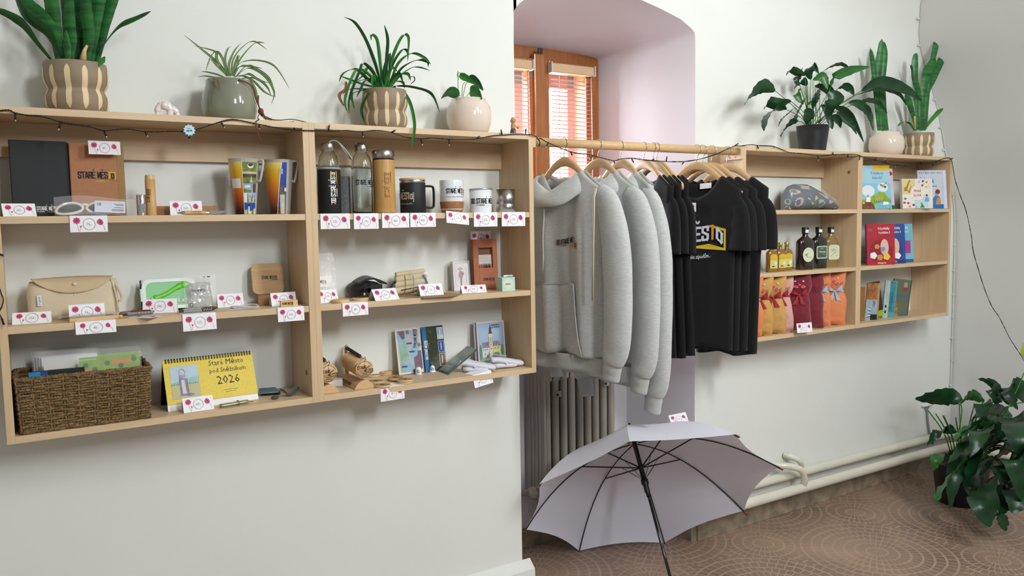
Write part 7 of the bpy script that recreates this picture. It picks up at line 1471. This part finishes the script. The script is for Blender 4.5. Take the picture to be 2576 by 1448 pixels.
m = MB(); m.tube([V(p)-L1 for p in spline([(2.43, .172, .20), (2.425, .150, .235), (2.40, .145, .265), (2.365, .17, .285), (2.355, .195, .288)], 6)], .014, PIPE, 12); m.ball(tuple(V((2.37, .175, .285))-L1), .020, PIPE, 10); m.build('branch', t)

# ================================================================ wall cable, junction box
WC = mat('white_cable', 'd3d3cd', .5)
t = thing('wall_cable', 'thin white cable clipped along the corner of the right wall', 'cable', (0, 0, 0))
cp = [(3.2606, 2.5603), (3.3291, 2.4648), (3.4038, 2.3427), (3.4797, 2.2325), (3.5751, 2.0695), (3.6408, 1.9217), (3.6826, 1.7986), (3.74, 1.66), (3.775, 1.5515), (3.8, 1.409), (3.806, 1.2636), (3.808, .9905), (3.808, .7121), (3.806, .42)]
cpts = [V((a, wy(a, b_)-.006, b_)) for a, b_ in [(3.20, 2.66)]+cp]+[V((3.79, .19, .385)), V((3.72, .192, .376)), V((3.60, .194, .378))]
m = MB(); m.tube(spline(cpts, 6), .0045, WC, 8); m.build('cable', t)
for q in ((2290, 51), (2309, 114), (2351, 250), (2366, 320), (2375, 377), (2398, 489), (2405, 552), (2403, 616), (2401, 680), (2400, 741), (2398, 798), (2396, 850), (2396, 906), (2392, 968)):
    p = at(q[0], q[1], y=.19); m = MB(); m.box(p.x-.007, p.x+.009, min(.188, wy(p.x, p.z)-.012), wy(p.x, p.z), p.z-.006, p.z+.006, WC); m.build('cable_clip', t, bevel=.002)
o = at(2338, 1012, y=.18); t = thing('junction_box', 'small white wall box with blue dot behind the long floor plant leaf', 'box', (o.x, .2, o.z))
m = MB(); m.box(-.05, .05, -.02, 0, -.02, .02, WHITE); m.build('box', t, bevel=.004); m = MB(); m.ball((.03, -.021, -.002), .007, mat('blue_dot', '2b4fb0', .4), 8, (1, .3, 1)); m.build('indicator', t)
m = MB(); m.loft([[V((-.022*k+.0, -.012*k, z)), V((.022*k, -.012*k, z)), V((.022*k, -.0005, z)), V((-.022*k, -.0005, z))] for z, k in ((-.02, 1), (-.05, .45))], mat('grey_plastic', '8f9290', .5), smooth=False); m.tube(spline([V((0, -.008, -.045)), V((.012, -.008, -.12)), V((.035, -.01, -.20)), V((.06, -.012, -.25))], 5), .006, _M['grey_plastic'], 8); m.build('conduit', t)

# ================================================================ umbrella
AP = V((1.3829, .1686, .5139)); AX = V((.26121, .65552, .70856)).normalized(); RR_, HH_, PH = .5143, .2505, 4.3253
e1 = AX.cross(ZS).normalized(); e2 = AX.cross(e1); UMB = mat('white_umbrella_nylon', 'e2e2f0', .6, var=.01, sheen=.2)
b_ = UMB.node_tree.nodes['Principled BSDF']; tr = UMB.node_tree.nodes.new('ShaderNodeBsdfTranslucent'); tr.inputs[0].default_value = (.75, .75, .8, 1); ms = UMB.node_tree.nodes.new('ShaderNodeMixShader'); ms.inputs[0].default_value = .12
ou = UMB.node_tree.nodes['Material Output']; UMB.node_tree.links.new(b_.outputs[0], ms.inputs[1]); UMB.node_tree.links.new(tr.outputs[0], ms.inputs[2]); UMB.node_tree.links.new(ms.outputs[0], ou.inputs[0])
HD = AP-AX*.725; t = thing('umbrella', 'open white umbrella lying tilted on the floor with its handle towards the room', 'umbrella', tuple(HD)); loc0 = HD
def ribp(k, q):
    """point on rib k at q (0 hub .. 1 tip)"""
    a = PH+k*math.pi/4
    return AP-AX*HH_*q**2.31+(e1*math.cos(a)+e2*math.sin(a))*RR_*q-loc0
nq = 14; m = MB()
for k in range(8):
    def pan(u, v):
        A, B_ = ribp(k, v), ribp(k+1, v); p = A.lerp(B_, u); s_ = 4*u*(1-u); c_ = AP-loc0-AX*.2
        q_ = p+(ribp(k+.5, v)-A.lerp(B_, .5))*s_*.25
        return q_+((AP-loc0-AX*HH_*.55)-q_).normalized()*(.035*s_*v**2.2)+AX*(.068*max(0, 1-v/.5)**1.8+.002)
    m.grid(pan, 10, nq, UMB)
m.build('canopy', t)
for k in range(8):
    m = MB(); P = [ribp(k, .03+.97*i/12)-AX*.004 for i in range(13)]; m.tube(P, .0024, BLACK, 6); r_ = m.build('rib', t)
    m = MB(); d = (P[-1]-P[-2]).normalized(); m.tube([P[-1]-d*.004, P[-1]+d*.016], [.0045, .0038], mat('amber_tip', '5a2c1e', .3, coat=.5), 8); m.build('rib_tip', r_)
    m = MB(); run = AP-loc0-AX*.115; m.tube([run, ribp(k, .45)-AX*.006], .0028, BLACK, 6); m.tube([AP-loc0-AX*.172, run.lerp(ribp(k, .45), .35)], .0011, BLACK, 5); m.build('stretcher', r_)
m = MB(); m.tube([AP-loc0+AX*.0, AP-loc0-AX*.72], .0058, mat('black_glossy_shaft', '0a0a0c', .12, coat=.6), 12); m.build('shaft', t)
m = MB(); P0 = AP-loc0; m.tube([P0-AX*.002, P0-AX*.105, P0-AX*.112, P0-AX*.117, P0-AX*.165, P0-AX*.167, P0-AX*.186, P0-AX*.19, P0-AX*.22, P0-AX*.224, P0-AX*.24], [.010, .009, .014, .009, .009, .015, .015, .011, .011, .008, .008], BLACK, 12)
for i in range(12): m.tube([P0-AX*(.120+.004*i), P0-AX*(.122+.004*i)], .0105, BLACK, 10)
m.build('runner', t)
m = MB(); m.tube([P0, P0+AX*.06, P0+AX*.093], [.009, .0075, .0045], BLACK, 10); m.build('ferrule', t)
m = MB(); cur = [P0-AX*.655, P0-AX*.72]; m.tube(cur, .011, BLACK, 12); m.build('handle', t)
m = MB(); g = lambda a, b_, hh: (lambda q: q+AX*.0)(ribp(6.12+a*.9, .80+b_)+(ribp(6.3, .9)-(AP-loc0-AX*.2)).normalized()*-.004)
for k in range(5): m.add([g(.05, .03*k, 0), g(.16, .03*k, 0), g(.16, .03*k+.018, 0), g(.05, .03*k+.018, 0)], [(0, 1, 2, 3)], mat('grey_print_inside', 'a9a8ae', .7))
m.build('inside_print', t)
# tent card on the canopy
c_ = ribp(1.35, .42)+loc0; 

card('tent', '364,-', (1.500, .070, .590), 'tent price card perched on top of the open umbrella', -22, .075, .044, 34, ry=-8)

# ================================================================ string lights
LED = mat('clear_led_tip', 'd8dad6', .1, trans=.5); CBL = mat('black_twisted_wire', '111211', .5, bump=.6, bscale=500)
def garland(name_label, pts, bulbs, y=-.006, extra=None):
    t = thing('string_lights', name_label, 'string lights', tuple(at(pts[0][0], pts[0][1], y=y)), group=None); o = V(t.location)
    P = spline([at(p[0], p[1], y=(p[2] if len(p) > 2 else y))-o for p in pts], 8)
    m = MB()
    for s_ in (0, math.pi):
        Q = []; L = 0
        for i, p in enumerate(P):
            if i: L += (p-P[i-1]).length
            Q.append(p+V((0, .0011*math.cos(L*520+s_), .0011*math.sin(L*520+s_))))
        m.tube(Q, .0013, CBL, 5)
    m.build('cable', t)
    for b_ in bulbs:
        u0, v0, u1, v1 = b_[:4]; yy = b_[4] if len(b_) > 4 else y
        A, B_ = at(u0, v0, y=yy)-o, at(u1, v1, y=yy-.004)-o; d = (B_-A).normalized(); B_ = A+d*min((B_-A).length, .026)
        m = MB(); m.tube([A, A.lerp(B_, .75)], [.0024, .0026], BLACK, 8); m.tube([A.lerp(B_, .74), A.lerp(B_, .95), B_], [.0017, .0017, .0005], LED, 6); m.build('bulb', t)
    return t
garland('black string lights draped along the left shelf top edge', [(-12, 278), (0, 278), (22, 277), (38, 284), (75, 291), (105, 293), (150, 306), (165, 309), (230, 320), (263, 328), (318, 324), (365, 331), (430, 330), (476, 331), (500, 324), (552, 307), (578, 301), (600, 302), (650, 312), (700, 322), (745, 327), (776, 328), (815, 329), (840, 330), (870, 328), (905, 331), (945, 328), (985, 333), (1020, 345), (1062, 349), (1085, 347), (1130, 350), (1165, 351), (1200, 349), (1240, 341), (1270, 339), (1300, 337), (1330, 338), (1347, 342), (1352, 348, .02)],
        [(38, 285, 39, 306), (153, 307, 147, 328), (262, 328, 269, 347), (365, 331, 372, 344), (476, 345, 476, 352), (556, 308, 566, 322), (652, 313, 653, 325), (740, 325, 741, 320), (826, 330, 829, 311), (911, 331, 914, 345), (985, 333, 997, 326), (1059, 349, 1063, 366), (1130, 350, 1130, 367), (1199, 349, 1208, 341), (1263, 339, 1260, 324), (1322, 337, 1323, 320)])
garland('black string lights sagging in front of the hangers between the shelves', [(1352, 348, .005), (1358, 356, .0), (1356, 366, .01), (1352, 360, .06), (1358, 348, .01), (1375, 357, -.01), (1400, 368, -.015), (1440, 383, -.015), (1480, 388, -.015), (1510, 396, -.015), (1545, 404, -.015), (1560, 400, -.015), (1590, 398, -.015), (1630, 403, -.015), (1680, 406, -.015), (1720, 406, -.015), (1760, 400, -.012), (1800, 388, -.01), (1835, 372, -.008), (1850, 367, -.008), (1868, 367, -.006)],
        [(1380, 358, 1373, 371, -.012), (1435, 381, 1441, 393, -.016), (1492, 391, 1480, 404, -.016), (1543, 403, 1548, 413, -.016), (1589, 399, 1595, 411, -.016), (1640, 403, 1647, 399, -.016), (1676, 405, 1678, 391, -.016), (1721, 406, 1714, 415, -.016), (1800, 388, 1806, 385, -.012), (1848, 367, 1860, 359, -.01)])
garland('black string lights across the right shelf tops with lead wire hanging down at the end', [(1868, 366), (1890, 364), (1908, 366), (1945, 368), (1965, 375), (1985, 383), (2015, 386), (2060, 392), (2095, 389), (2130, 388), (2150, 388), (2165, 392), (2180, 398), (2200, 402), (2230, 411), (2260, 416), (2300, 417), (2340, 411), (2365, 402), (2380, 397), (2392, 400), (2398, 425, -.01), (2402, 450, -.02), (2415, 490, -.04), (2430, 530, -.07), (2443, 590, -.10), (2448, 630, -.12), (2462, 680, -.15), (2478, 730, -.18), (2495, 770, -.20), (2515, 800, -.22), (2540, 850, -.24), (2575, 905, -.26), (2600, 960, -.28)],
        [(1905, 366, 1909, 376), (1945, 368, 1950, 370), (2058, 392, 2059, 404), (2095, 389, 2096, 380), (2133, 388, 2133, 400), (2163, 392, 2162, 405), (2199, 402, 2209, 393), (2228, 410, 2226, 400), (2258, 415, 2252, 421), (2275, 417, 2274, 412), (2318, 414, 2318, 402), (2345, 412, 2350, 419), (2365, 402, 2357, 412), (2390, 400, 2398, 398)])
t = garland('loose end of black string lights hanging at the far left edge', [(-14, 560, -.01), (-10, 640, -.01), (-6, 700, -.01), (2, 735, -.01), (8, 752, -.01), (5, 770, -.012), (-2, 785, -.01), (4, 800, -.01)], [(-6, 638, 13, 644, -.012), (4, 800, 12, 822, -.012)], y=-.01)
# blue sun ornament
o = at(475, 328, y=-.010); t = thing('sun_ornament', 'small pale blue spiky sun ornament clipped on the string lights', 'ornament', tuple(o))
m = MB(); NVS = mat('navy_spikes', '1e4266', .4)
def star(n_, r0, r1, y0, y1, ma, ph=0):
    P = [( (r0 if i % 2 else r1)*math.cos(math.pi*i/n_+ph), (r0 if i % 2 else r1)*math.sin(math.pi*i/n_+ph)) for i in range(2*n_)]; plate(m, P, y0, y1, ma)
star(12, .010, .0185, -.004, -.001, NVS, .1); m.build('back_spikes', t, bevel=.0006)
m = MB(); star(11, .0125, .0165, -.008, -.004, mat('pale_blue_resin', 'a8d2da', .3, coat=.3)); m.build('face', t, bevel=.0008)
m = MB(); g = FS(-.008); m.prect(g, -.0075, -.001, -.004, .0, NVS, .0006); m.prect(g, .001, .007, -.003, .001, NVS, .0006); m.pstroke(g, [(-.005, .003), (.0, .005), (.003, .0045)], .0012, NVS, .0006); m.build('sunglasses_print', t)

# ================================================================ floor plant at right
o = V((3.20, -.20, 0)); t = thing('peace_lily', 'large dark green peace lily standing on the floor at the right edge', 'potted plant', o, group=POTS)
m = MB(); m.lathe([(.0001, 0), (.10, 0), (.105, .006), (.13, .20), (.135, .205), (.128, .203), (.12, .17), (.0001, .17)], mat('dark_floor_pot', '1f2123', .4), 36); m.build('pot', t)
m = MB(); m.lathe([(.0001, .175), (.12, .168)], SOIL, 24); m.build('soil', t)
random.seed(21); m = MB(); B = lambda u, v, y: at(u, v, y=y)-o
for k, (pts, wd, dk) in enumerate([([(2415, 1018, -.15), (2385, 1002, -.12), (2345, 992, -.10), (2300, 990, -.08), (2302, 1012, -.08)], .0, 1), ([(2412, 1015, -.15), (2395, 1000, -.12), (2350, 1000, -.09), (2302, 1003, -.07)], .048, 1), ([(2405, 1088, -.2), (2385, 1080, -.18), (2355, 1090, -.16), (2333, 1120, -.14)], .030, 1),
        ([(2475, 1010, -.2), (2450, 995, -.2), (2430, 1000, -.2), (2417, 1018, -.2)], .032, 0), ([(2525, 990, -.2), (2510, 975, -.18), (2490, 960, -.16), (2460, 952, -.14)], .022, 1), ([(2520, 1010, -.2), (2508, 990, -.2), (2500, 975, -.2), (2494, 985, -.22), (2515, 1030, -.24)], .034, 1),
        ([(2550, 1020, -.25), (2545, 1000, -.27), (2535, 975, -.28), (2548, 1015, -.33)], .045, 1), ([(2580, 1010, -.3), (2572, 985, -.32), (2550, 970, -.3), (2535, 985, -.34), (2560, 1030, -.38)], .048, 1), ([(2485, 1040, -.22), (2475, 1015, -.24), (2470, 1030, -.26), (2468, 1052, -.28)], .040, 1),
        ([(2545, 1050, -.25), (2515, 1035, -.25), (2480, 1035, -.25), (2440, 1060, -.25)], .038, 1), ([(2480, 1070, -.3), (2465, 1065, -.32), (2430, 1085, -.34), (2405, 1105, -.35)], .044, 0), ([(2520, 1070, -.3), (2490, 1062, -.32), (2450, 1075, -.33), (2402, 1108, -.34)], .046, 1),
        ([(2530, 1090, -.3), (2500, 1085, -.34), (2450, 1105, -.36), (2385, 1165, -.38)], .052, 1), ([(2540, 1110, -.3), (2500, 1105, -.36), (2450, 1140, -.40), (2380, 1215, -.42), (2352, 1265, -.42)], .050, 0), ([(2470, 1130, -.3), (2440, 1140, -.36), (2400, 1200, -.38), (2390, 1278, -.38)], .044, 1),
        ([(2520, 1110, -.4), (2495, 1115, -.42), (2460, 1150, -.44), (2432, 1215, -.45)], .060, 1), ([(2530, 1100, -.35), (2505, 1090, -.4), (2480, 1080, -.42), (2460, 1100, -.44), (2440, 1150, -.44)], .058, 1), ([(2550, 1130, -.5), (2520, 1140, -.52), (2500, 1160, -.53), (2470, 1200, -.54)], .062, 1),
        ([(2560, 1130, -.4), (2540, 1120, -.44), (2510, 1130, -.46), (2475, 1145, -.48)], .050, 0), ([(2510, 1190, -.55), (2490, 1220, -.58), (2475, 1270, -.60), (2490, 1325, -.62)], .070, 1), ([(2540, 1200, -.5), (2530, 1240, -.55), (2510, 1290, -.58), (2500, 1300, -.6)], .050, 1), ([(2510, 1290, -.6), (2522, 1310, -.6), (2530, 1335, -.6)], .025, 1),
        ([(2570, 1070, -.5), (2575, 1060, -.55), (2565, 1100, -.6), (2575, 1160, -.62)], .075, 1), ([(2590, 1130, -.6), (2575, 1140, -.62), (2560, 1170, -.63), (2570, 1260, -.64)], .070, 1), ([(2400, 1140, -.25), (2380, 1140, -.25), (2355, 1155, -.25), (2348, 1185, -.25)], .034, 0),
        ([(2560, 1150, -.55), (2535, 1160, -.57), (2525, 1190, -.58), (2530, 1220, -.58)], .055, 1), ([(2600, 1080, -.4), (2560, 1050, -.4), (2540, 1060, -.42), (2510, 1110, -.44)], .050, 1), ([(2480, 1160, -.35), (2460, 1180, -.38), (2445, 1230, -.4), (2465, 1250, -.4)], .040, 1), ([(2545, 1200, -.6), (2560, 1220, -.6), (2555, 1260, -.62), (2545, 1290, -.62)], .06, 1)]):
    if wd == 0: continue
    S_ = spline([V((random.uniform(-.06, .06), random.uniform(-.06, .06), .17)), V((0, -.02, .30)).lerp(B(*pts[0]), .6)+V((0, 0, .03)), B(*pts[0])], 6); m.tube(S_, .0032, DARKL2, 6)
    P = [B(*p) for p in pts]; leafmesh(m, P, [(0, wd*.12), (.12, wd*.55), (.35, wd), (.6, wd*.95), (.85, wd*.45), (1, .001)], DARKL if dk else DARKL2, .22, (.6, -.4, .8) if k % 2 else (.8, -.5, .3), 7, .006, k)
for k in range(12):
    a = random.uniform(0, 6.28); S_ = spline([V((.03*math.cos(a), .03*math.sin(a), .17)), V((.08*math.cos(a), .08*math.sin(a), .34)), V((.16*math.cos(a), .16*math.sin(a), .46))], 5); m.tube(S_, .003, DARKL2, 6)
m.build('leaves', t)
m = MB(); leafmesh(m, [at(2590, 905, y=-.35)-o, at(2578, 885, y=-.35)-o, at(2576, 862, y=-.35)-o], [(0, .01), (.5, .022), (1, .002)], mat('yellowing_spathe', 'a9b84a', .5), .3); m.tube(spline([V((.05, -.05, .17)), V((.22, -.12, .5)), at(2590, 905, y=-.35)-o], 5), .003, GR2, 6); m.build('spathe', t)
